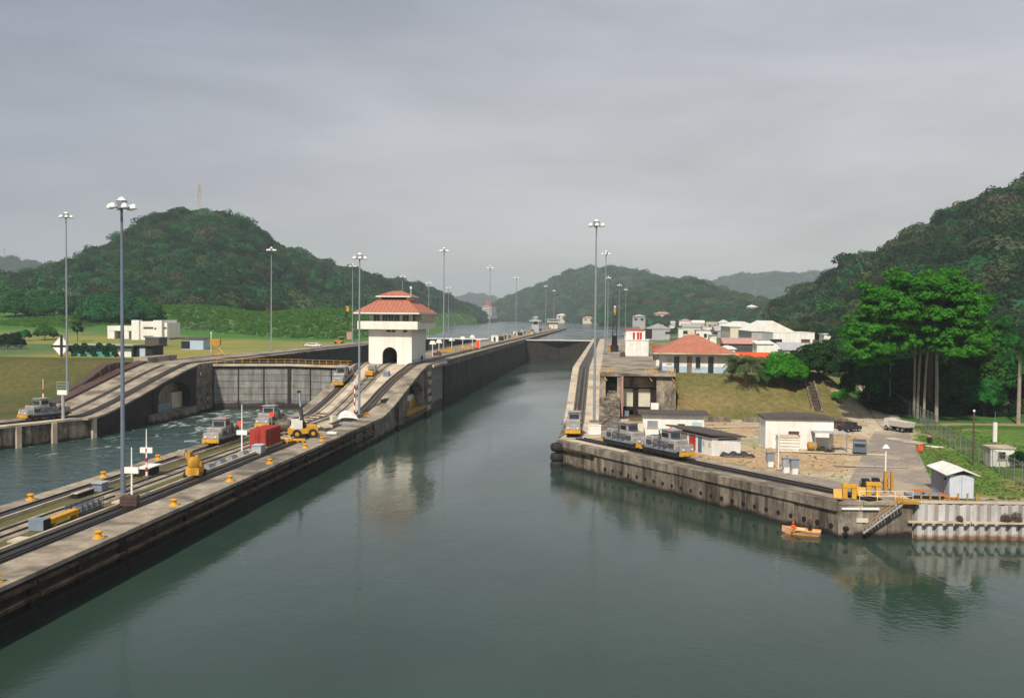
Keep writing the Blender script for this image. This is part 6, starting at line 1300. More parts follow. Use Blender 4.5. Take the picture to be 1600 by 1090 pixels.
for px, py, lab in ((1352, 760, 'dark motor block behind the yellow frames, left one'), (1368, 759, 'dark motor block behind the yellow frames, right one')):
    p = W(px, py, ZL); g = thing('motor', lab, 'machine', (p.x, p.y, ZL), 0, 'dark motor blocks'); MB().box((0, 0, 0.45), (0.9, 0.7, 0.9), tx=0.8).build('housing', 'dark', g); MB().cyl((-0.6, 0, 0.4), (-0.45, 0, 0.4), 0.25, n=10).build('pulley', 'silver_dark', g)
g = thing('safety_railing', 'thin white railing along the quay edge right of the yellow frames', 'railing', (26, QY(26)+0.3, ZL), math.atan2(A2[1]-A1[1], A2[0]-A1[0]))
for z in (0.55, 1.05): MB().bb(0, 5.5, -0.02, 0.02, z-0.02, z+0.02).build('rail', 'lamp_white', g)
for k in range(4): MB().bb(k*1.83-0.02, k*1.83+0.02, -0.02, 0.02, 0, 1.05).build('post', 'lamp_white', g)
g = thing('gangway', 'ochre platform with a sloping aluminium gangway stair reaching down to the water', 'gangway', (W(1410, 781).x, W(1410, 781).y-0.3, ZL))
MB().bb(-0.9, 1.3, -1.2, 0.4, -0.12, 0.12).build('platform', 'ochre', g)
s0, s1 = Vector((-0.6, -1.35, -0.1)), Vector((-4.4, -1.35, -3.15))
for dy in (-0.4, 0.4): MB().cyl(s0+Vector((0, dy, 0)), s1+Vector((0, dy, 0)), 0.11, n=6).build('stringer', 'silver', g)
for k in range(12): q = s0.lerp(s1, (k+0.5)/12); MB().box(tuple(q), (0.26, 0.78, 0.05)).build('tread', 'silver', g)
for dy in (-0.45, 0.45):
    MB().cyl(s0+Vector((0, dy, 0.8)), s1+Vector((0, dy, 0.8)), 0.035, n=5).build('handrail', 'ochre', g)
    for k in range(4): q = s0.lerp(s1, k/3)+Vector((0, dy, 0)); MB().cyl(q, q+Vector((0, 0, 0.8)), 0.03, n=5).build('rail_post', 'ochre', g)
g = thing('pontoon_deck', 'low grey steel deck section lying behind the gangway', 'deck', (33.4, QY(33.4)+3.2, ZL)); MB().bb(-1.6, 1.9, -0.9, 1.2, 0, 0.28).build('deck_plate', 'steel_grey', g); MB().bb(-1.6, 1.9, -0.95, -0.9, 0.02, 0.26).build('edge', 'dark', g); MB().box((0, 0, 0.36), (0.3, 0.3, 0.14)).build('cleat', 'dark', g)
g = thing('orange_planks', 'stack of rusty orange planks lying left of the quay shed', 'planks', (35.0, QY(35)+4.6, ZL-0.05), -0.72)
for k in range(6): MB().bb(-2.6, 2.6, -0.75+k*0.26, -0.53+k*0.26, 0, 0.16+0.03*(k % 2)).build('plank', 'orange', g)
for k in range(7): g = thing('marker_post', 'short ochre edge post number along the sheet pile cap', 'post', (32.6+k*0.95, QY(32.6+k*0.95)+1.3, ZL-0.1), 0, 'ochre edge posts on the quay cap'); g['label'] = ('first','second','third','fourth','fifth','sixth','last')[k]+' short ochre post from the left on the quay edge below the blue grey shed'; MB().bb(-0.07, 0.07, -0.07, 0.07, 0, 0.75).build('post', 'ochre', g); MB().bb(-0.09, 0.09, -0.09, 0.09, 0.75, 0.82).build('cap', 'orange', g)
g = thing('sign_plate', 'yellow plate fixed to the dark quay wall left of the gangway', 'sign', (26.2, QY(26.2)-0.12, 1.9), math.atan2(A2[1]-A1[1], A2[0]-A1[0])); MB().bb(-0.6, 0.6, -0.05, 0.05, -0.22, 0.22).build('plate', 'cream', g)
for k, lab in enumerate(('left half of the white fender strip high on the quay corner', 'right half of the white fender strip high on the quay corner')):
    g = thing('fender_strip', lab, 'fender', (25.0+k*1.95, QY(25.0+k*1.95)-0.1, 3.1), math.atan2(A2[1]-A1[1], A2[0]-A1[0]), 'white fender strips'); MB().bb(-0.93, 0.93, -0.14, 0.05, -0.1, 0.1).build('strip', 'lamp_white', g)
# tyres on the nose
for k, z in enumerate((2.85, 1.35, 0.2)):
    g = thing('tyre_fender', ('top', 'middle', 'bottom')[k]+' black roller tyre of the stack on the nose of the right wall', 'tyre', (-7.4, 144.0, z), 0, 'black tyres on the nose')
    mb = MB(); mb.lathe([(0.35, -0.62), (0.8, -0.58), (0.98, -0.3), (1.02, 0), (0.98, 0.3), (0.8, 0.58), (0.35, 0.62)], (0, 0, 0), 18); mb.build('tread', 'rubber', g, smooth=True); MB().cyl((0, 0, -0.72), (0, 0, 0.72), 0.3, n=10).build('hub', 'dark', g)
g = thing('white_box', 'white box at the foot of the mast on the right ramp', 'box', (-1.9, 153.4, ZL)); MB().box((0, 0, 0.7), (2.0, 1.2, 1.4)).build('case', 'white_clean', g); MB().box((0, 0, 1.45), (2.1, 1.3, 0.1)).build('lid', 'white_clean', g)
g = thing('switch_cabinet', 'tall white cabinet standing on the roof line before the recess', 'cabinet', (8.1, 165, ZL)); MB().box((0, 0, 3.0), (1.3, 0.9, 2.2)).build('case', 'white_clean', g); MB().box((0, 0, 0.95), (1.0, 0.7, 1.9)).build('plinth', 'concrete', g)
# small shrubs growing on the waler
for k, (x, s) in enumerate(((36.0, 0.35), (40.6, 0.5), (41.7, 0.6), (44.6, 0.4), (47.6, 0.35))):
    tree('weed', ('leftmost', 'second', 'largest', 'fourth', 'rightmost')[k]+' dark weed tuft growing on the ledge of the sheet pile quay', (x, QY(x)-0.35, 1.95), [(0, 0, s*0.8, s, 0.25, s), (s*0.5, 0, s*0.4, s*0.6, 0.2, s*0.5)], 'bark', 0.2, 0.03, 260, 0.08, 200+k, 'weeds on the sheet pile ledge', spread=0.2, top=0.2)
# ---- rowing boat with two people
def person(label, loc, rz, pose, vest, helmet, trousers):
    g = thing('person', label, 'person', loc, rz)
    if pose == 'sit': J = {'pel': (0, 0, .45), 'chest': (0, -.04, .82), 'neck': (0, -.05, 1.0), 'head': (0, -.08, 1.16), 'lk': (-.12, -.42, .46), 'rk': (.12, -.42, .46), 'lf': (-.12, -.46, .05), 'rf': (.12, -.46, .05), 'ls': (-.2, -.04, .92), 'rs': (.2, -.04, .92), 'le': (-.26, -.22, .68), 're': (.26, -.22, .68), 'lh': (-.2, -.45, .62), 'rh': (.2, -.45, .62)}
    else: J = {'pel': (0, 0, .9), 'chest': (0, -.02, 1.28), 'neck': (0, -.02, 1.47), 'head': (0, -.05, 1.62), 'lk': (-.11, -.05, .48), 'rk': (.11, -.02, .48), 'lf': (-.12, 0, .05), 'rf': (.12, .02, .05), 'ls': (-.2, 0, 1.4), 'rs': (.2, 0, 1.4), 'le': (-.3, -.06, 1.1), 're': (.28, -.12, 1.12), 'lh': (-.27, -.22, .88), 'rh': (.2, -.34, 1.0)}
    E = [('pel', 'chest'), ('chest', 'neck'), ('neck', 'head'), ('pel', 'lk'), ('lk', 'lf'), ('pel', 'rk'), ('rk', 'rf'), ('chest', 'ls'), ('ls', 'le'), ('le', 'lh'), ('chest', 'rs'), ('rs', 're'), ('re', 'rh')]
    Rr = {'pel': .14, 'chest': .15, 'neck': .06, 'head': .105, 'lk': .075, 'rk': .075, 'lf': .05, 'rf': .05, 'ls': .065, 'rs': .065, 'le': .045, 're': .045, 'lh': .035, 'rh': .035}
    names = list(J); vs = [Vector(J[n]) for n in names]; rad = [Rr[n] for n in names]; ed = [(names.index(a), names.index(b)) for a, b in E]
    for hn in ('lh', 'rh'):
        b0 = Vector(J[hn]); i0 = names.index(hn); dirn = Vector((0, -1, -0.25)).normalized()
        for f in range(5):
            off = Vector(((f-2)*0.018, 0, 0.0)); ln = (0.05, .075, .08, .075, .06)[f]
            vs.append(b0+off*1.3+dirn*0.05); rad.append(0.012); ed.append((i0, len(vs)-1)); vs.append(b0+off*1.5+dirn*(0.05+ln)+Vector((0, 0, -0.02))); rad.append(0.008); ed.append((len(vs)-2, len(vs)-1))
    for fn in ('lf', 'rf'): vs.append(Vector(J[fn])+Vector((0, -.17, -.01))); rad.append(.035); ed.append((names.index(fn), len(vs)-1))
    me = bpy.data.meshes.new('body'); me.from_pydata([tuple(v) for v in vs], ed, []); me.materials.append(M['skin'] if False else M[trousers])
    o = bpy.data.objects.new('body', me); COL.objects.link(o); o.parent = g
    sk = o.modifiers.new('skin', 'SKIN')
    for i, r_ in enumerate(rad): me.skin_vertices[0].data[i].radius = (r_, r_)
    me.skin_vertices[0].data[0].use_root = True
    o.modifiers.new('sub', 'SUBSURF').levels = 1; o.modifiers['sub'].render_levels = 1
    c, pl = Vector(J['chest']), Vector(J['pel']); mid = (c+pl)/2
    MB().lathe([(.17, pl.z-c.z+.06), (.19, -.15), (.205, 0), (.19, .1), (.09, .19)], tuple(c), 12, 1.05, .78).build('life_vest', vest, g, smooth=True)
    for s in ('l', 'r'): MB().cyl(J[s+'s'], J[s+'e'], .06, .055, n=8).build('sleeve', vest, g, smooth=True)
    h = Vector(J['head']); MB().lathe([(.05, -.13), (.085, -.07), (.1, .02), (.09, .1), (.04, .14)], tuple(h), 12).build('head', 'skin', g, smooth=True)
    MB().lathe([(.14, .03), (.125, .06), (.11, .13), (.05, .18)], tuple(h), 12).build('helmet', helmet, g, smooth=True)
    for x in (-.035, .035): MB().box((h.x+x, h.y-.095, h.z+.0), (.02, .012, .012)).build('eye', 'dark', g)
    MB().box((h.x, h.y-.11, h.z-.025), (.022, .03, .04), ty=0.4).build('nose', 'skin', g); MB().box((h.x, h.y-.093, h.z-.065), (.05, .012, .012)).build('mouth', 'brown_steel', g)
    return g
bp_ = W(1252, 834, 0.0); BZ = -0.30
g = thing('rowing_boat', 'small orange rowing boat with two people below the quay wall', 'boat', (bp_.x, bp_.y, 0.02), BZ)
def bsec(t, zz, s): wd = 0.68*math.sin(math.pi*min(1, (t*0.93+0.07)*0.62+0.0))**0.7 if t > 0 else 0.02; return wd*s
mb = MB(); K = 14; ring = 7; vs = []; fs = []
for i in range(K+1):
    t = i/K; x = -1.95+3.9*t; wd = 0.72*(1-(1-min(1, t*1.35))**2.2)*(1-0.22*max(0, t-0.6)) ; wd = max(wd, 0.02); top = 0.46+0.28*(1-t)**2.2; bot = -0.16+0.30*(1-min(1, t*4))**2
    for j in range(ring):
        a = -1+2*j/(ring-1); vs.append((x, wd*a*(1 if abs(a) == 1 else 0.97), lerp(bot, top, abs(a)**2.6)))
for i in range(K):
    for j in range(ring-1): k = i*ring+j; fs.append((k, k+ring, k+ring+1, k+1))
fs.append(tuple(K*ring+j for j in range(ring)))
mb.add(vs, fs); hl = mb.build('hull', 'boat_hull', g, smooth=False); sm = hl.modifiers.new('shell', 'SOLIDIFY'); sm.thickness = 0.045
MB().box((0.15, 0, 0.02), (3.2, 1.0, 0.05)).build('floor', 'boat_in', g)
for x in (-0.85, 0.35, 1.5): MB().box((x, 0, 0.30), (0.32, 1.22, 0.06)).build('thwart', 'boat_in', g)
for s in (-1, 1): MB().cyl((-0.6, s*0.72, 0.50), (1.9, s*0.62, 0.47), 0.05, n=6).build('gunwale', 'boat_in', g)
bm_ = Matrix.Translation(Vector((bp_.x, bp_.y, 0))) @ Matrix.Rotation(BZ, 4, 'Z')
oar = thing('oar', 'oar dipping into the water from the bow of the rowing boat', 'oar', tuple(bm_ @ Vector((-0.85, -0.7, 0.5))), BZ); MB().cyl((0.3, 0.3, 0.25), (-0.7, -1.0, -0.5), 0.03, n=6).build('shaft', 'wood', oar); MB().box((-0.85, -1.2, -0.55), (0.5, 0.05, 0.16), 0.9).build('blade', 'ochre', oar)
person('person in an orange life vest and orange helmet seated in the bow of the boat', tuple(bm_ @ Vector((-0.85, 0.0, -0.08))), BZ+0.5, 'sit', 'orange_cloth', 'orange_cloth', 'ochre')
person('person in dark red clothes and red helmet standing in the stern of the boat', tuple(bm_ @ Vector((0.85, 0, 0.05))), BZ-0.4, 'stand', 'brown_steel', 'red', 'cloth_dark')
# ================================================================== centre wall objects
def bollard(p, label, s=1.0, group='yellow mooring bollards on the centre wall'):
    g = thing('bollard', label, 'bollard', p, random.uniform(0, 3), group)
    MB().cyl((0, 0, 0), (0, 0, 0.12*s), 0.55*s, 0.5*s, n=10).build('base', 'yellow', g); MB().lathe([(0.30, .12), (0.24, .25), (0.25, .4), (0.36, .5), (0.36, .58), (0.2, .64)], (0, 0, 0), 12).build('post', 'yellow', g)
    return g
ordn = ['nearest to the viewer', 'second nearest', 'third nearest', 'fourth nearest', 'fifth nearest', 'sixth nearest', 'seventh nearest', 'eighth nearest', 'ninth nearest', 'tenth nearest']
for i, (px, py) in enumerate(((3, 910), (157, 840), (273, 789), (361, 751), (428, 724), (484, 700), (524, 689))):
    p = W(px, py, ZL); bollard((-41.9, p.y, ZL), 'yellow mooring bollard on the channel edge of the centre wall, '+ordn[i], 0.95)
for i, (px, py) in enumerate(((61, 781), (173, 745), (261, 718), (357, 685))):
    p = W(px, py, ZL); bollard((-57.0, p.y, ZL), 'yellow mooring bollard on the left lane edge of the centre wall, '+ordn[i], 0.95)
for i, (px, py, z) in enumerate(((573, 643, 4.6), )): p = W(px, py, z); bollard((p.x, p.y, RZ(p.y)-0.05), 'yellow bollard beside the ramp mast', 1.2)
# red container
g = thing('container', 'dark red shipping container on the centre wall behind the white post', 'container', (-47.95, 128, ZL)); 
MB().bb(-1.15, 1.15, 0.05, 6.0, 0.1, 2.7).build('body', 'container_red', g); 
for k in range(22): MB().bb(1.15, 1.20, 0.2+k*0.265, 0.33+k*0.265, 0.15, 2.6).build('corrugation', 'container_red', g)
for k in range(2):
    d_ = MB().bb(-1.12+k*1.13, -0.01+k*1.13, -0.02, 0.05, 0.15, 2.6).build('door', 'container_red', g)
    MB().cyl((-0.3+k*0.6, -0.05, 0.2), (-0.3+k*0.6, -0.05, 2.55), 0.03, n=6).build('lock_bar', 'container_red', d_)
for k in range(12): MB().bb(-1.1, 1.1, 0.2+k*0.48, 0.38+k*0.48, 2.7, 2.74).build('roof_rib', 'container_red', g)
MB().bb(1.2, 1.23, 1.35, 1.5, 0.3, 2.5).build('stripe', 'ochre', g)
g = thing('crate', 'pale grey box standing in front of the red container', 'crate', (-46.6, 124.7, ZL)); MB().box((0, 0, 0.55), (1.3, 1.9, 1.1), ty=0.85).build('case', 'roof_grey', g); MB().bb(-0.7, 0.7, -0.9, 0.9, 1.1, 1.16).build('lid', 'pale_blue', g)
for i, (px, py) in enumerate(((340, 733), (352, 726), (364, 719), (373, 712))):
    p = W(px, py, ZL); g = thing('barrier', 'pale blue grey barrier block between the yellow tractor and the container, '+('first', 'second', 'third', 'last')[i]+' in its row', 'barrier', (-47.4, p.y, ZL), 0.0, 'barrier blocks before the red container')
    MB().box((0, 0, 0.3), (0.9, 1.9, 0.6), tx=0.5).build('block', 'steel_grey', g); MB().bb(-0.2, 0.2, -0.6, 0.6, 0.6, 0.66).build('lifting_bar', 'silver_dark', g)
# yellow tow tractor
p = W(305, 744, ZL); g = thing('tow_tractor', 'yellow rounded tow tractor on small black wheels on the centre wall', 'tractor', (p.x, p.y, ZL), 0.15)
MB().box((0, 0, 0.75), (1.55, 2.6, 0.8), tx=0.9, ty=0.92).build('body', 'yellow', g)
MB().lathe([(0.5, 0), (0.66, 0.25), (0.62, 0.8), (0.45, 1.15), (0.2, 1.25)], (0, -0.55, 1.1), 14).build('tank_hood', 'yellow', g, smooth=True)
MB().box((0.55, -0.2, 1.5), (0.7, 0.9, 0.55)).build('side_tank', 'ochre', g); MB().cyl((0, 0.7, 1.1), (0, 0.7, 2.35), 0.24, 0.2, n=10).build('stack', 'yellow', g); MB().box((-0.5, 0.8, 1.6), (0.5, 0.5, 1.0)).build('seat', 'brown_steel', g)
MB().cyl((-0.7, -0.2, 1.15), (-0.85, 0.1, 2.1), 0.08, n=6).build('arm', 'orange', g)
for s in (-1, 1):
    for yy in (-1.0, 1.0): w_ = MB().cyl((s*0.72, yy, 0.35), (s*0.98, yy, 0.35), 0.36, n=12).build('wheel', 'rubber', g); MB().cyl((s*0.98, yy, 0.35), (s*1.0, yy, 0.35), 0.16, n=8).build('rim', 'ochre', w_)
p = W(285, 716, ZL); g = thing('machine', 'small brown and grey winch behind the yellow tow tractor', 'machine', (p.x, p.y, ZL)); MB().cyl((-0.5, 0, 0.6), (0.5, 0, 0.6), 0.55, n=12).build('drum', 'bark_pale', g); MB().box((0.9, 0, 0.45), (0.7, 1, 0.9)).build('motor', 'ochre', g)
# items on the near strip
p = W(122, 821, ZL); g = thing('beam_cart', 'yellow beam on low trestles near the blue grey box', 'beam', (-48.2, p.y+1.2, ZL), 0.02); MB().bb(-0.28, 0.28, -2.3, 2.3, 0.35, 0.7).build('beam', 'yellow', g); MB().bb(-0.36, 0.36, -2.3, 2.3, 0.7, 0.78).build('flange', 'yellow', g)
for y_ in (-1.8, 1.8): MB().bb(-0.4, 0.4, y_-0.15, y_+0.15, 0, 0.35).build('trestle', 'ochre', g)
p = W(90, 828, ZL); g = thing('crate', 'small blue grey box with a dark side, left of the yellow beam', 'crate', (-48.4, p.y, ZL)); MB().bb(-0.75, 0.6, -0.5, 0.6, 0, 0.95).build('case', 'box_blue', g); MB().bb(0.6, 0.66, -0.45, 0.55, 0.05, 0.9).build('door', 'dark', g)
p = W(168, 803, ZL); g = thing('cage_stack', 'long dark grey wire cage stack at the foot of the nearest mast', 'cage', (-48.6, p.y+0.6, ZL))
for k in range(5):
    MB().bb(-0.6, 0.6, -2.3+k*0.95, -1.42+k*0.95, 0.0, 0.12).build('base', 'silver_dark', g)
    for x in (-0.56, 0.5):
        for y_ in (-2.28, -1.5): MB().bb(x, x+0.07, y_+k*0.95, y_+0.07+k*0.95, 0.1, 1.05).build('corner_post', 'silver_dark', g)
    for z in (0.35, 0.65, 0.98):
        for x in (-0.6, 0.55): MB().bb(x, x+0.05, -2.3+k*0.95, -1.42+k*0.95, z, z+0.1).build('bar', 'steel_grey', g)
    MB().bb(-0.45, 0.45, -2.2+k*0.95, -1.55+k*0.95, 0.12, 0.6).build('load', 'silver_dark', g)
p = W(203, 790, ZL); g = thing('crate', 'dark brown crate at the right of the nearest mast', 'crate', (p.x, p.y, ZL), 0.2); MB().bb(-0.75, 0.75, -0.6, 0.6, 0, 1.0).build('case', 'brown_steel', g)
for k in range(3): MB().bb(-0.8, 0.8, -0.64, -0.6, 0.1+k*0.32, 0.3+k*0.32).build('slat', 'brown_steel', g)
p = W(178, 766, ZL); g = thing('cabin', 'small low cabin with a pale roof left of the nearest mast', 'cabin', (-53.0, p.y, ZL)); MB().bb(-0.5, 0.5, -0.7, 0.7, 0, 0.8).build('wall', 'box_blue', g); MB().bb(-0.6, 0.6, -0.85, 0.85, 0.8, 0.9).build('roof', 'roof_grey', g)
for i, (px, py) in enumerate(((152, 777), (163, 772))): p = W(px, py, ZL); g = thing('bench', ('left', 'right')[i]+' low dark trestle with a pale top beside the little cabin', 'trestle', (-53.2, p.y, ZL), 0, 'low trestles'); MB().bb(-0.35, 0.35, -0.8, 0.8, 0.45, 0.52).build('top', 'concrete_light', g); MB().bb(-0.3, 0.3, -0.7, 0.7, 0, 0.45).build('leg', 'dark', g)
p = W(262, 745, ZL); g = thing('table_roof', 'dark low crate under a white flat board roof', 'shelter', (-52.9, p.y+1.4, ZL)); MB().bb(-0.6, 0.6, -1.6, 1.6, 0, 0.75).build('crate', 'dark', g); MB().box((0.1, 0, 0.95), (1.6, 3.4, 0.08), rx=0.02).build('board', 'white_clean', g)
for y_ in (-1.5, 1.5): MB().bb(0.7, 0.78, y_-0.04, y_+0.04, 0, 0.92).build('leg', 'white_clean', g)
p = W(8, 822, ZL); g = thing('machine', 'small blue grey pump at the left edge of the centre wall', 'machine', (-54.0, p.y, ZL)); MB().box((0, 0, 0.35), (1.2, 1.6, 0.7), tx=0.8).build('housing', 'box_blue', g); MB().cyl((0, -0.9, 0.4), (0, -0.6, 0.4), 0.25, n=10).build('pulley', 'dark', g)
def sign_post(p, h, zb, label, red=False, group='white signal posts'):
    g = thing('signal_post', label, 'signal post', p, 0, group)
    MB().cyl((0, 0, 0), (0, 0, h), 0.12, 0.05, n=8).build('post', 'lamp_white', g); MB().bb(-0.72, 0.72, -0.1, 0.1, zb, zb+0.62).build('board', 'lamp_white', g); MB().box((0, 0, 0.15), (0.7, 0.7, 0.3)).build('foot', 'concrete', g)
    if red:
        for k in range(3): MB().cyl((0, 0, 0.8+k*1.1), (0, 0, 1.25+k*1.1), 0.14, 0.14, n=8).build('red_band', 'red', g)
p = W(206, 781, ZL); sign_post(tuple(p), 5.3, 2.7, 'white signal post beside the dark brown crate')
p = W(229, 747, ZL); sign_post(tuple(p), 5.6, 2.9, 'white signal post with red bands standing in the grass strip', True)
p = W(378, 708, ZL); sign_post(tuple(p), 6.6, 2.2+0.3, 'white tapering signal post in front of the red container')
p = W(554, 653, ZL+0.1); g = thing('striped_pole', 'thin red and white striped pole left of the ramp mast', 'pole', tuple(p)); 
for k in range(9): MB().cyl((0, 0, k*0.75), (0, 0, k*0.75+0.75), 0.13, n=8).build('band', 'red' if k % 2 else 'lamp_white', g)
p = Vector((-101.5, 164, ZL)); g = thing('striped_pole', 'red and white striped pole at the foot of the left ramp', 'pole', (p.x, p.y, RZ(172)))
for k in range(6): MB().cyl((0, 0, k*0.8), (0, 0, k*0.8+0.8), 0.13, n=8).build('band', 'red' if k % 2 else 'lamp_white', g)
MB().cyl((0, 0, 4.8), (0, 0, 6.6), 0.05, n=6).build('tip', 'lamp_white', g)
for (X, Y, lab) in ((-53.4, 135.5, 'bright orange red disc on a stand behind the front locomotive of the centre wall'), (-53.5, 149, 'bright orange red disc on a stand left of the red container')):
    g = thing('signal_disc', lab, 'signal disc', (X, Y, ZL), 0.2, 'orange signal discs'); MB().cyl((0, 0, 0), (0, 0, 2.4), 0.07, n=6).build('post', 'steel_grey', g); MB().cyl((0, -0.06, 2.6), (0, 0.06, 2.6), 0.42, n=16).build('disc', 'orange_cloth', g)
# mobile crane
p = W(474, 684, ZL); g = thing('mobile_crane', 'yellow mobile crane with a raised black boom and white cab at the ramp foot', 'crane', (p.x-0.6, p.y+0.5, ZL), -1.0); g.scale = (0.85, 0.85, 0.85)
MB().box((0, 0.4, 1.25), (2.4, 5.0, 0.9), tx=0.95, ty=0.95).build('chassis', 'yellow', g)
MB().box((0, 1.9, 1.9), (2.3, 1.9, 0.6), ty=0.8).build('engine_cover', 'yellow', g)
for s in (-1, 1):
    for yy in (-1.0, 1.9): w_ = MB().cyl((s*1.0, yy, 0.8), (s*1.45, yy, 0.8), 0.82, n=16).build('wheel', 'rubber', g); MB().cyl((s*1.45, yy, 0.8), (s*1.5, yy, 0.8), 0.36, n=12).build('rim', 'yellow', w_)
cb_ = MB().box((-0.75, -0.9, 2.45), (0.9, 1.5, 1.6), tx=0.9, ty=0.8).build('cab', 'white_clean', g); MB().box((-0.75, -1.62, 2.6), (0.7, 0.06, 0.8), rx=-0.15).build('window', 'glass_dark', cb_)
MB().box((0.85, -0.6, 2.4), (0.7, 1.3, 1.5), tx=0.8).build('counter_housing', 'white_clean', g)
MB().cyl((0.05, 0.4, 1.5), (0.05, 0.4, 2.9), 0.6, 0.45, n=12).build('turret', 'dark', g)
b_l = Vector((-4.2, 3.1, 8.6)) - Vector((0, 0, 0)); mdir = Matrix.Rotation(1.0, 3, 'Z') @ (atY(467, 600, p.y+2) - Vector((p.x-0.6, p.y+0.5, ZL)))
st0 = Vector((0.05, 0.3, 2.4)); 
bm2 = MB(); bm2.cyl(st0, st0.lerp(mdir, 0.55), 0.36, 0.33, n=6); bm2.build('boom', 'tarp_black', g); MB().cyl(st0.lerp(mdir, 0.5), mdir, 0.26, 0.22, n=6).build('boom_extension', 'box_blue', g)
MB().cyl(mdir+Vector((-0.2, 0, 0)), mdir+Vector((0.2, 0, 0)), 0.32, n=10).build('sheave', 'dark', g); MB().cyl(Vector((0.05, -0.7, 1.9)), st0.lerp(mdir, 0.35), 0.12, n=6).build('ram', 'silver', g)
for s in (-1, 1):
    for yy in (-2.4, 3.0): o_ = MB().bb(min(s*1.1, s*2.2), max(s*1.1, s*2.2), yy-0.12, yy+0.12, 0.75, 0.95).build('outrigger', 'ochre', g); MB().cyl((s*2.1, yy, 0), (s*2.1, yy, 0.8), 0.09, n=6).build('jack', 'silver', o_)
p = W(447, 678, ZL); g = thing('tank', 'olive brown lying tank in front of the mobile crane', 'tank', (p.x, p.y-0.8, ZL), 0.15)
mb = MB(); vs = []; fs = []; NN = 14
prof = [(-1.5, 0.15), (-1.38, 0.6), (-1.1, 0.88), (-0.5, 0.98), (0.5, 0.98), (1.1, 0.88), (1.38, 0.6), (1.5, 0.15)]
for x, r in prof:
    for i in range(NN): a = 2*math.pi*i/NN; vs.append((x, r*math.cos(a), 1.45+r*math.sin(a)))
for k in range(len(prof)-1):
    for i in range(NN): fs.append((k*NN+i, k*NN+(i+1) % NN, (k+1)*NN+(i+1) % NN, (k+1)*NN+i))
fs += [tuple(range(NN-1, -1, -1)), tuple(range((len(prof)-1)*NN, len(prof)*NN))]
mb.add(vs, fs).build('shell', 'olive', g, smooth=True)
for x in (-0.8, 0.8): MB().bb(x-0.12, x+0.12, -0.7, 0.7, 0, 0.6).build('saddle', 'ochre', g)
MB().cyl((0, 0, 2.4), (0, 0, 2.6), 0.3, n=10).build('hatch', 'olive', g)
p = W(430, 693, ZL)
for k, (dx, dy, an2, lab) in enumerate(((-0.6, -0.3, 0.2, 'left yellow steel frame lying beside the red container'), (0.9, 0.8, -0.35, 'middle yellow steel frame lying in front of the olive tank'), (2.8, 1.6, 0.1, 'right yellow steel frame lying in front of the mobile crane'))):
    g = thing('steel_frame', lab, 'frame', (p.x+dx, p.y+dy, ZL), an2, 'yellow steel frames on the ground')
    MB().bb(-1.1, 1.1, -0.12, 0.12, 0.3, 0.62).build('beam', 'yellow', g); MB().bb(-1.0, 1.0, 0.6, 0.84, 0.25, 0.5).build('beam', 'yellow', g)
    for x in (-0.8, 0.0, 0.8): MB().bb(x-0.12, x+0.12, -0.15, 0.8, 0.0, 0.3).build('foot', 'ochre', g)
# tarpaulin mound and clutter at the ramp foot
p = W(547, 655, 4.0); g = thing('covered_pile', 'pile under a white tarpaulin at the ramp foot left of the mast', 'pile', (p.x-0.5, p.y+0.5, RZ(p.y)), 0.3)
random.seed(12); vs = []; fs = []
for i in range(13):
    for j in range(9):
        x = -1.8+3.6*i/12; y_ = -1.1+2.2*j/8; e1 = max(0, 1-(x/1.85)**4)*max(0, 1-(y_/1.15)**4); vs.append((x, y_, 1.7*e1**0.6*(0.75+0.25*math.cos(x*0.9+0.5))+random.uniform(-.08, .08)*e1))
for i in range(12):
    for j in range(8): k = i*9+j; fs.append((k, k+9, k+10, k+1))
MB().add(vs, fs).build('tarpaulin', 'tarp_white', g); MB().bb(-1.2, 1.2, -0.7, 0.7, 0, 0.6).build('load', 'concrete', g)
for px, py, s, mt, lab in ((521, 659, 1.0, 'cream', 'small cream box with an ochre foot at the ramp foot'), (510, 668, 0.5, 'concrete_light', 'low grey slab left of the small cream box'), (500, 679, 0.45, 'concrete_light', 'low grey slab behind the right bollards'), (540, 663, 0.35, 'roof_grey', 'flat grey plate in front of the white tarpaulin'), (517, 677, 0.2, 'white_clean', 'white flat board at the ramp foot')):
    p = W(px, py, ZL); g = thing('block', lab, 'block', (p.x, p.y, RZ(p.y)), random.uniform(0, 1)); MB().box((0, 0, s*0.5), (1.0+0.8*(s < .6), 0.8+0.5*(s < .6), s)).build('block', mt, g); MB().box((0, 0, s+0.05), (0.8, 0.6, 0.1)).build('cover', mt, g)
g = thing('work_cart', 'grey and yellow work cart on the centre track below the tower', 'cart', (-51.2, 205, RZ(205)+0.02)); g.rotation_euler = (math.atan(0.165), 0, 0)
MB().bb(-0.9, 0.9, -2.4, 2.2, 0.3, 0.6).build('bed', 'ochre', g); MB().box((0, 1.0, 1.25), (1.7, 1.8, 1.3), tx=0.9).build('cabin', 'silver', g); MB().box((0, -1.7, 0.85), (1.6, 1.0, 0.5)).build('front_hood', 'yellow', g); MB().box((0.3, -0.6, 0.9), (0.7, 0.5, 0.6)).build('load', 'brown_steel', g)
for s in (-1, 1):
    for yy in (-1.7, 1.6): MB().cyl((s*0.75, yy, 0.3), (s*0.9, yy, 0.3), 0.28, n=10).build('wheel', 'dark', g)
g = thing('crate', 'small blue grey box on the ramp below the tower corner', 'crate', (-47.6, 204, RZ(204))); MB().box((0, 0, 0.45), (1.2, 1.4, 0.9), rx=0.15).build('case', 'box_blue', g); MB().box((0, 0, 0.95), (1.3, 1.5, 0.08), rx=0.15).build('lid', 'steel_grey', g)
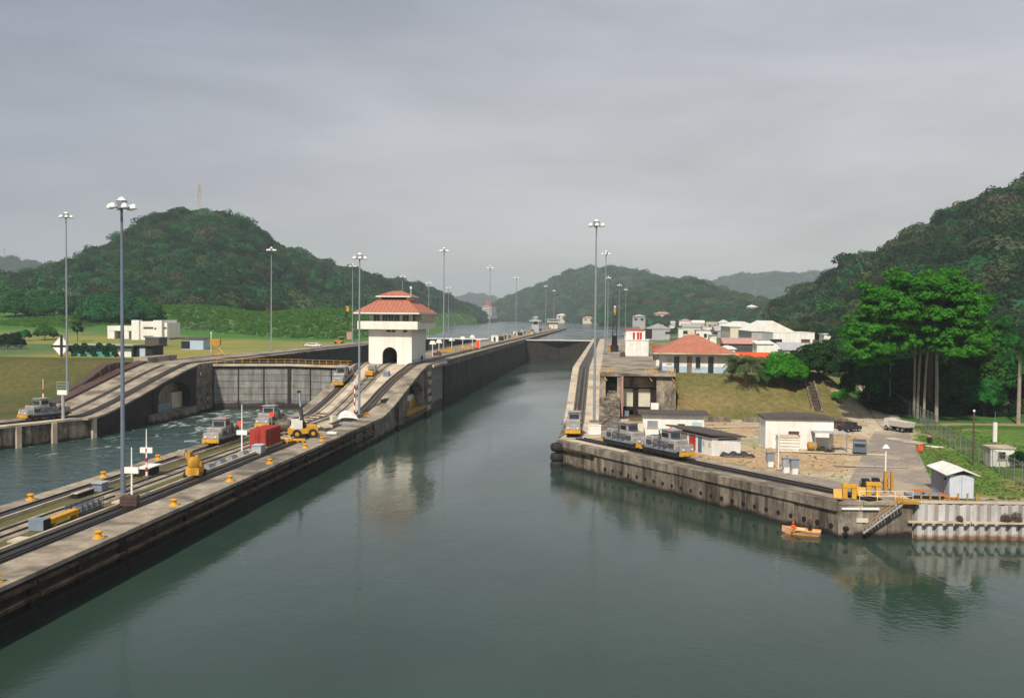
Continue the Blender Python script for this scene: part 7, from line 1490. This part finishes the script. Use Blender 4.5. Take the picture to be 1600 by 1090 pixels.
person('person in dark clothes standing beside the right wall of the tower', (-44.65, 228.5, ZU-0.02), 0.4, 'stand', 'cloth_dark', 'dark', 'cloth_dark')
# ---- deck behind the tower
for i, (px, Y, lab) in enumerate(((676, 262, 'white trapezoid board on a pole, closest to the tower wall'), (686, 275, 'white trapezoid board on a pole, second right of the tower'), (706, 300, 'white board on a pole between the tower mast and the red doored box'), (723, 320, 'white board on a pole left of the red doored box'), (738, 345, 'white board on a pole directly behind the red doored box'))):
    q = atY(px, 530, Y); g = thing('deck_lamp', lab, 'deck lamp', (q.x, q.y, ZU), 0, 'white board lamps on the deck'); s_ = 1.0
    MB().cyl((0, 0, 0), (0, 0, 3.4), 0.09, n=6).build('post', 'lamp_white', g); MB().yprism([(-0.95, 3.3), (0.95, 3.3), (0.55, 4.3), (-0.55, 4.3)], -0.15, 0.15).build('board', 'lamp_white', g)
q = atY(748, 546, 330); g = thing('kiosk', 'box shaped kiosk with a red front and white side on the deck behind the tower', 'kiosk', (q.x, q.y, ZU)); MB().bb(-0.9, 0.5, 0, 2.4, 0, 2.8).build('wall', 'white_clean', g); MB().bb(-0.95, 0.3, -0.08, 0, 0.1, 2.75).build('front_panel', 'orange_cloth', g); MB().bb(-1.0, 0.7, -0.2, 2.5, 2.8, 2.95).build('roof', 'white_clean', g)
for px, Y, w_, mt, lab in ((700, 290, 5, 'ochre', 'ochre machine frame lying on the deck right of the tower'), (730, 318, 5, 'ochre', 'ochre machine frame lying on the deck left of the red kiosk'), (683, 268, 2.4, 'brown_steel', 'dark red winch beside the tower wall')):
    q = atY(px, 550, Y); g = thing('machine', lab, 'machine', (q.x, q.y, ZU)); MB().box((0, 0, 0.45), (w_, 2.0, 0.7), tx=0.85).build('frame', mt, g); MB().box((0.3, 0.2, 1.0), (w_*0.3, 0.9, 0.5)).build('housing', mt, g)
random.seed(77)
items = [(773, 420), (782, 440), (790, 470), (797, 500), (805, 530), (812, 560), (820, 600), (828, 650), (836, 700), (843, 740), (850, 800), (858, 850), (866, 905)]
for i, (px, Y) in enumerate(items):
    q = atY(px, 530, Y); k = i % 4; x_ = min(-46, max(-54, q.x))
    g = thing(('cabin', 'machine', 'cabin', 'machine')[k], ('small white cabin', 'small dark machine', 'small grey cabin', 'small ochre machine')[k]+' on the distant centre wall, '+('just right of the second mast', 'fourteenth step', 'x')[0]+'', ('cabin', 'machine')[k % 2], (x_, Y, ZU), 0, 'clutter on the far centre wall')
    g['label'] = ('small white cabin', 'small dark machine', 'small grey cabin', 'small ochre machine')[k]+' on the far centre wall, '+('first', 'second', 'third', 'fourth', 'fifth', 'sixth', 'seventh', 'eighth', 'ninth', 'tenth', 'eleventh', 'twelfth', 'last')[i]+' item beyond the red kiosk'
    w_ = random.uniform(2, 3.4); hh_ = (2.8, 1.6, 2.4, 1.4)[k]; mt = ('white_clean', 'dark', 'silver', 'ochre')[k]
    MB().bb(-w_/2, w_/2, 0, 3, 0, hh_).build('wall' if k % 2 == 0 else 'housing', mt, g); MB().bb(-w_/2-0.2, w_/2+0.2, -0.2, 3.2, hh_, hh_+0.2).build('roof', 'concrete_light' if k != 1 else 'dark', g)
    MB().bb(-0.5, 0.4, -0.05, 0, 0.1, min(2, hh_-.2)).build('door', 'glass_dark', g)
q = atY(833, 512, 690); g = thing('control_post', 'grey roofed lookout post on the far part of the centre wall', 'tower', (-52, 690, ZU)); MB().bb(-2.6, 2.6, 0, 5, 0, 5.5).build('wall', 'roof_grey', g); MB().bb(-4.5, 4.5, -2, 7, 7.6, 8.6).build('roof', 'roof_grey', g); MB().bb(-1.5, 1.5, 0.5, 4.5, 5.5, 7.6).build('window', 'glass_dark', g)
g = thing('control_post', 'second square white control house near the tip of the centre wall', 'tower', (-50, 885, ZU)); MB().bb(-4, 4, 0, 8, 0, 6).build('wall', 'cream', g); MB().bb(-5.5, 5.5, -2, 10, 6, 8.2).build('upper_storey', 'cream', g); MB().bb(-6, 6, -2.5, 10.5, 8.2, 9).build('roof', 'roof_grey', g)
MB().bb(-4.6, 4.6, -2.1, -2.0, 7.0, 7.9).build('window', 'glass_dark', g)
# lamp stand by the left locomotive
p = W(91, 655, ZL); g = thing('signal_stand', 'white T shaped signal stand with grey lattice top behind the left locomotive', 'signal', (p.x, p.y+1.5, ZL)); MB().cyl((0, 0, 0), (0, 0, 4.2), 0.28, n=8).build('post', 'roof_grey', g); MB().bb(-0.9, 0.9, -0.3, 0.3, 4.2, 5.0).build('head', 'lamp_white', g)
for z in (5.4, 5.9, 6.4): MB().bb(-1.2, 1.2, -0.05, 0.05, z, z+0.1).build('bar', 'steel_grey', g)
for x in (-1.1, 1.1): MB().bb(x-0.05, x+0.05, -0.05, 0.05, 5.0, 6.4).build('bar_post', 'steel_grey', g)
# ================================================================== far left bank
p = GH(96, 557); g = thing('signal_board', 'white diamond shaped board crossed by black bars on the bank top', 'signal board', (p.x, p.y, p.z)); 
MB().yprism([(-2.6, 2.7), (-0.12, 0.1), (-0.12, 5.3)], -0.1, 0.1).build('left_panel', 'lamp_white', g); MB().yprism([(0.12, 0.1), (2.2, 2.7), (0.12, 5.3)], -0.1, 0.1).build('right_panel', 'lamp_white', g)
MB().bb(-2.6, 2.2, -0.18, -0.11, 2.45, 2.95).build('bar', 'dark', g); MB().bb(-0.2, 0.45, -0.26, -0.19, -0.4, 5.6).build('bar', 'dark', g)
a0 = GH(158, 557)
tb = house('hut', 'low teal hut with dark eaves overgrown by climbing plants', 'building', (a0.x, a0.y, a0.z-0.1), 16.5, 8, 2.9, wall='teal', rmat='roof_grey', over=0.6, t=0.3, doors=((5.4, 0.9, 0, 2.3, 'white_clean'),), wins=((-3, 1.6, 1.0, 2.0, G),))
MB().bb(-8.6, 8.6, -0.9, -0.62, 2.3, 3.0).build('dark_fascia', 'dark', tb); MB().bb(4.4, 8.25, -0.12, -0.06, 0, 2.3).build('pale_wall', 'white_clean', tb); MB().bb(8.3, 13.5, 1, 7, -0.4, 2.9).build('dark_bay', 'dark', tb); MB().bb(8.3, 14.2, 0.2, 7.4, 3.0, 3.25).build('bay_roof', 'roof_dark', tb); MB().bb(10, 11.5, 0.9, 1, 0, 2.6).build('bay_panel', 'pale_blue', tb)
tree('climber', 'climbing plants hanging over the front of the teal hut', (a0.x, a0.y-0.9, a0.z), [(x, 0, z, 0.9, 0.4, 0.8) for x, z in ((-7.5, 1.6), (-6.3, 2.6), (-5, 1.2), (-4, 2.8), (-2.4, 2.2), (-1.8, 1.0), (0, 2.9), (1.2, 2.2), (1.6, 1.0), (2.7, 2.8), (3.8, 2.4), (4.2, 0.7))], 'leaf_dark', 0.8, 0.06, 3200, 0.17, 301, spread=0.4, top=0.6)
def hp2(name, lab, cat, xl, xr, yb, ht, dep, **k): return hpx(name, lab, cat, xl, xr, yb, ht, dep, **k)
a0 = GH(232, 531); mw = thing('office_block', 'white modern two storey office block with slit windows and a recessed left wing', 'building', (a0.x, a0.y, a0.z-0.2)); sc0 = a0.y/1500
X = lambda px: (px-232)*sc0; Zt = lambda py: (531-py)*sc0
MB().bb(X(198), X(222), 3, 14, -0.5, Zt(503)).build('left_wall', 'white_clean', mw); MB().bb(X(203), X(216), 0, 2.9, -0.5, Zt(498)).build('stair_tower', 'white_clean', mw)
MB().bb(X(216), X(240), 0.8, 15, -0.5, Zt(500)).build('centre_wall', 'white_clean', mw); MB().bb(X(240), X(254), 0.2, 14, -0.5, Zt(498)).build('right_wall', 'white_clean', mw); MB().bb(X(254), X(260), 2, 14, Zt(527), Zt(502)).build('end_wall', 'white_clean', mw)
for (xa, xb, za, zb) in ((222, 239, 512, 509), (222, 239, 526, 523.5), (242, 245, 513, 510), (255, 259, 512, 509)): MB().bb(X(xa), X(xb), (0.68 if xa < 240 else (0.1 if xa < 250 else 1.9)), (0.79 if xa < 240 else (0.19 if xa < 250 else 1.99)), Zt(za), Zt(zb)).build('window', 'brown_steel', mw)
for (za, zb) in ((516, 509), (526, 520)): MB().bb(X(198.5), X(201.5), 2.9, 2.99, Zt(za), Zt(zb)).build('window', 'glass_dark', mw)
MB().bb(X(153), X(198), 4, 13, Zt(516), Zt(508)).build('wing_lintel', 'white_clean', mw); MB().bb(X(153), X(165), 4.1, 12.9, -0.5, Zt(516.2)).build('wing_pier', 'white_clean', mw); MB().bb(X(182), X(190), 4.1, 12.9, -0.5, Zt(516.2)).build('wing_pier', 'white_clean', mw); MB().bb(X(165), X(182), 9, 12.8, -0.5, Zt(516.2)).build('recess', 'dark', mw)
MB().bb(X(258), X(260), 3, 4, -0.5, Zt(526.8)).build('column', 'white_clean', mw)
hp2('hut', 'grey hut with slanting dark roof and black opening above the left ramp', 'hut', 281, 320, 546, 3.2, 6, roof='shed', wall='pale_blue', rmat='roof_dark', rh=0.5, over=0.3, doors=((-2.2, 2.8, 0.3, 2.7, 'dark'),))  # the opening's shade is a dark panel built as a door
hp2('shed', 'dark grey low shed behind the white car on the left bank', 'shed', 225, 250, 541, 3.0, 6, wall='roof_dark', rmat='steel_grey', over=0.3)
p = GH(232, 551); car('white car parked beside the teal hut', (p.x, p.y, p.z), 1.5, 'white_clean', 'car')
p = GH(490, 542); car('white car on the lawn in front of the long white trailer', (p.x, p.y, p.z), 1.35, 'white_clean', 'car', L_=6.0, Wd=2.2)
p = GH(427, 523); car('small white car at the foot of the lawn mast', (p.x, p.y, p.z), 1.5, 'white_clean', 'car')
p = GH(517, 526); g = thing('trailer', 'long white box trailer on the lawn below the hill', 'trailer', (p.x, p.y, p.z)); s_ = p.y/1500
MB().bb(-22*s_, 22*s_, 0, 2.6, 0.9, 8.5*s_).build('box', 'white_clean', g); MB().bb(-20*s_, 20*s_, 0.3, 2.3, 0.5, 0.9).build('chassis', 'dark', g); MB().bb(-40*s_, -23*s_, 0, 2.6, 0.9, 6*s_).build('dark_load', 'roof_dark', g); MB().bb(-40*s_, -22.5*s_, -0.1, 2.7, 0.3, 0.85).build('flat_bed', 'ochre', g)
for x in (-34, -28, -14, 12, 17): MB().cyl((x*s_, -0.05, 0.5), (x*s_, 0.3, 0.5), 0.5, n=10).build('wheel', 'rubber', g)
p = GH(530, 537); g = thing('work_vehicle', 'small orange vehicle with a black cab near the left wall', 'vehicle', (p.x, p.y, p.z)); MB().box((0, 0, 1.0), (3.6, 1.8, 1.0), tx=0.9).build('body', 'orange', g); MB().box((0.9, 0, 2.0), (1.4, 1.5, 1.1)).build('cab', 'dark', g); MB().box((0.9, 0, 2.62), (1.8, 1.8, 0.12)).build('roof', 'silver', g)
for x in (-1.2, 1.3): MB().cyl((x, -1, 0.5), (x, -0.7, 0.5), 0.5, n=10).build('wheel', 'rubber', g)
p = GH(545, 524); g = thing('crane', 'black crawler crane with a yellow boom head rising left of the tower', 'crane', (p.x, p.y, p.z)); s_ = p.y/1500; tip = Vector((-2*s_, 0, (524-477)*s_)); fb = Vector((-7*s_, 0, 1.5))
la = MB()
for dx in (-0.6, 0.6):
    for dy in (-0.6, 0.6): la.cyl(fb+Vector((dx, dy, 0)), tip+Vector((dx*0.6, dy*0.6, 0)), 0.2, n=4)
for k in range(8):
    q0_ = fb.lerp(tip, k/8); q1_ = fb.lerp(tip, (k+1)/8); sg = 1 if k % 2 else -1; la.cyl(q0_+Vector((-.6*sg, -.6, 0)), q1_+Vector((.6*sg, -.6, 0)), 0.14, n=4)
la.build('lattice_boom', 'dark', g); MB().box(tuple(tip-Vector((0, 0, 1.5))), (1.6, 1.2, 3.0)).build('boom_head', 'yellow', g); MB().box((-5*s_, 0, 1.6), (4, 3, 2.2)).build('cab', 'dark', g); MB().box((-5*s_, 0, 0.4), (5, 3.4, 0.8)).build('track', 'rubber', g)
hp2('hut', 'white hut with a dark window left of the tower', 'hut', 540, 551, 524, 6.0, 6, wall='white_clean', rmat='white_clean', over=0.2, wins=((-0.5, 2.0, 2.6, 4.2, G),))
hp2('hut', 'plain white hut close to the tower wall', 'hut', 553, 566, 522, 5.0, 6, wall='white_clean', rmat='white_clean', over=0.2)
hp2('kiosk', 'small brick red kiosk under the white huts left of the tower', 'kiosk', 541, 550, 530, 3.4, 4, wall='roof_pink', rmat='roof_red', over=0.1)
p = W(336, 554, ZU); g = thing('capstan_frame', 'ochre lattice machine with a sloping brace at the ramp top beside the gate', 'machine', (p.x, p.y, ZU))
for x, z in ((-0.9, 4.2), (0.9, 4.2)): MB().bb(x-0.15, x+0.15, -0.15, 0.15, 0, z).build('post', 'ochre', g)
MB().bb(-1.3, 1.5, -0.3, 0.5, 2.6, 4.3).build('winch', 'ochre', g); MB().cyl((0.9, 0, 2.0), (4.2, -0.5, -1.4), 0.13, n=5).build('brace', 'yellow', g); MB().cyl((0.9, 0, 0.8), (2.6, -0.5, -1.4), 0.13, n=5).build('brace', 'yellow', g)
p = W(330, 552, ZU); g = thing('pole', 'white pole with a lamp beside the ochre machine', 'pole', (p.x, p.y, ZU)); MB().cyl((0, 0, 0), (0, 0, 5.6), 0.1, n=6).build('shaft', 'lamp_white', g); MB().bb(-0.4, 0.4, -0.2, 0.2, 3.4, 3.7).build('bracket', 'dark', g); MB().cyl((0, 0, 5.6), (0, 0, 6.1), 0.22, n=8).build('lamp', 'lamp_white', g)
bollard((-92.3, 204, RZ(204)), 'yellow bollard high on the left ramp edge', 1.0, None) if False else None
# left fences and trees
fence('long grey chain link fence between the left lawn and the green rise', [gp(-20, 530), gp(120, 524)]+[gp(x, y) for x, y in ((262, 519), (330, 516), (420, 510), (500, 506), (556, 503))], 3.6, 7, wire=0.35)
fence('chain link fence on the bank top left of the diamond board', [gp(-30, 556), gp(86, 553)], 2.6, 3, wire=0.2)
def lt(px, py, R_, h, lab, seed, lm='leaf_mid', n=3500, th=1.2):
    p = GH(px, py); return tree('tree', lab, (p.x, p.y, p.z), rlobes(12, R_, h, th, R_*0.42, seed, 0.9, 1), lm, th+0.5, 0.18, n, 0.3, seed, spread=R_*0.6, top=h*0.4)
lt(12, 545, 4.6, 3.4, 'dark brown green round bush at the left edge behind the bank fence', 311, 'leaf_dark', 6000, 0.4)
lt(70, 531, 4.0, 3.6, 'small spreading green tree in the field left of the diamond board', 312)
lt(38, 532, 2.4, 2.4, 'little green shrub in the field between two trees at the left', 313)
lt(121, 533, 2.0, 6.0, 'narrow dark tree rising above the teal hut', 314, 'leaf_dark', 2500, 2.5)
for i, (px, Y) in enumerate(((150, 445), (172, 450), (196, 448), (225, 455), (24, 470), (60, 468), (92, 470))):
    q = atY(px, 490, Y); tree('tree', ('first', 'second', 'third', 'fourth', 'fifth', 'sixth', 'seventh')[i]+' of the dark round trees behind the white office block and field', (q.x, q.y, H(q.x, q.y)), rlobes(20, 8, 11, 0.2, 3.6, 320+i, 0.9, 1), 'leaf_forest', 2, 0.4, 5200, 0.6, 320+i, group='dark trees behind the office block')
def pylon(px, py0, py1, Y, label, mt):
    t_ = atY(px, py0, Y); b_ = atY(px, py1, Y); h = t_.z-b_.z+10; g = thing('transmission_tower', label, 'pylon', (b_.x, b_.y, b_.z-10)); la = MB(); r = h*0.06; w_ = h*0.005
    for sx in (-1, 1):
        for sy in (-1, 1): la.cyl((sx*r, sy*r, 0), (sx*r*0.25, sy*r*0.25, h), w_, n=4)
    for k in range(9):
        a, b = lerp(r, r*0.25, k/9), lerp(r, r*0.25, (k+1)/9); s = 1 if k % 2 else -1
        for sy in (-1, 1): la.cyl((-s*a, sy*a, h*k/9), (s*b, sy*b, h*(k+1)/9), w_*0.7, n=4)
    la.build('lattice', mt, g)
    for k in (0.72, 0.84, 0.96): MB().bb(-h*0.11, h*0.11, -w_, w_, h*k, h*k+w_*2).build('cross_arm', mt, g)
pylon(311, 288, 331, 850, 'thin lattice transmission tower on the left hill top', 'concrete_light')
pylon(7, 387, 406, 2300, 'faint transmission tower on the far left ridge', 'steel_grey')
# distant ship
sp_ = atY(758, 501, 1900); g = thing('ship', 'distant white cruise ship with a red funnel between the hills', 'ship', (sp_.x, sp_.y, LAKE)); k_ = 1900/1500
MB().prism([(-11, 0), (0, -14), (11, 0), (11, 120), (-11, 120)], -1, 7).build('hull', 'brown_steel', g); MB().prism([(-10.5, 2), (0, -10), (10.5, 2), (10.5, 118), (-10.5, 118)], 7, 13).build('bow_plating', 'white_clean', g)
for k in range(6): MB().bb(-10.5+k*0.4, 10.5-k*0.4, 14+k*3, 110, 13+k*3.3, 16.0+k*3.3).build('deck', 'white_clean', g); MB().bb(-10+k*0.4, 10-k*0.4, 13.5+k*3, 14+k*3, 14+k*3.3, 15.2+k*3.3).build('window_band', 'glass_dark', g)
MB().bb(-4, 4, 60, 74, 33, 42).build('funnel', 'red', g); MB().cyl((0, 30, 33), (0, 30, 46), 0.8, n=6).build('mast', 'roof_pink', g); MB().bb(-9, 9, 30, 46, 33, 34.5).build('bridge_roof', 'red', g)
# ================================================================== haze
hb = MB().bb(-7500, 7500, -260, 7600, -6, 230).build('haze', 'dark'); hb['kind'] = 'stuff'; hb['label'] = 'pale humid haze over the canal and hills'; hb['category'] = 'haze'
m = bpy.data.materials.new('haze'); m.use_nodes = True; t = m.node_tree; t.nodes.remove(t.nodes['Principled BSDF'])
v = t.nodes.new('ShaderNodeVolumePrincipled'); v.inputs['Density'].default_value = 0.00017; v.inputs['Color'].default_value = (0.84, 0.94, 1.0, 1); v.inputs['Anisotropy'].default_value = 0.1
t.links.new(v.outputs[0], t.nodes['Material Output'].inputs['Volume']); hb.data.materials.clear(); hb.data.materials.append(m)
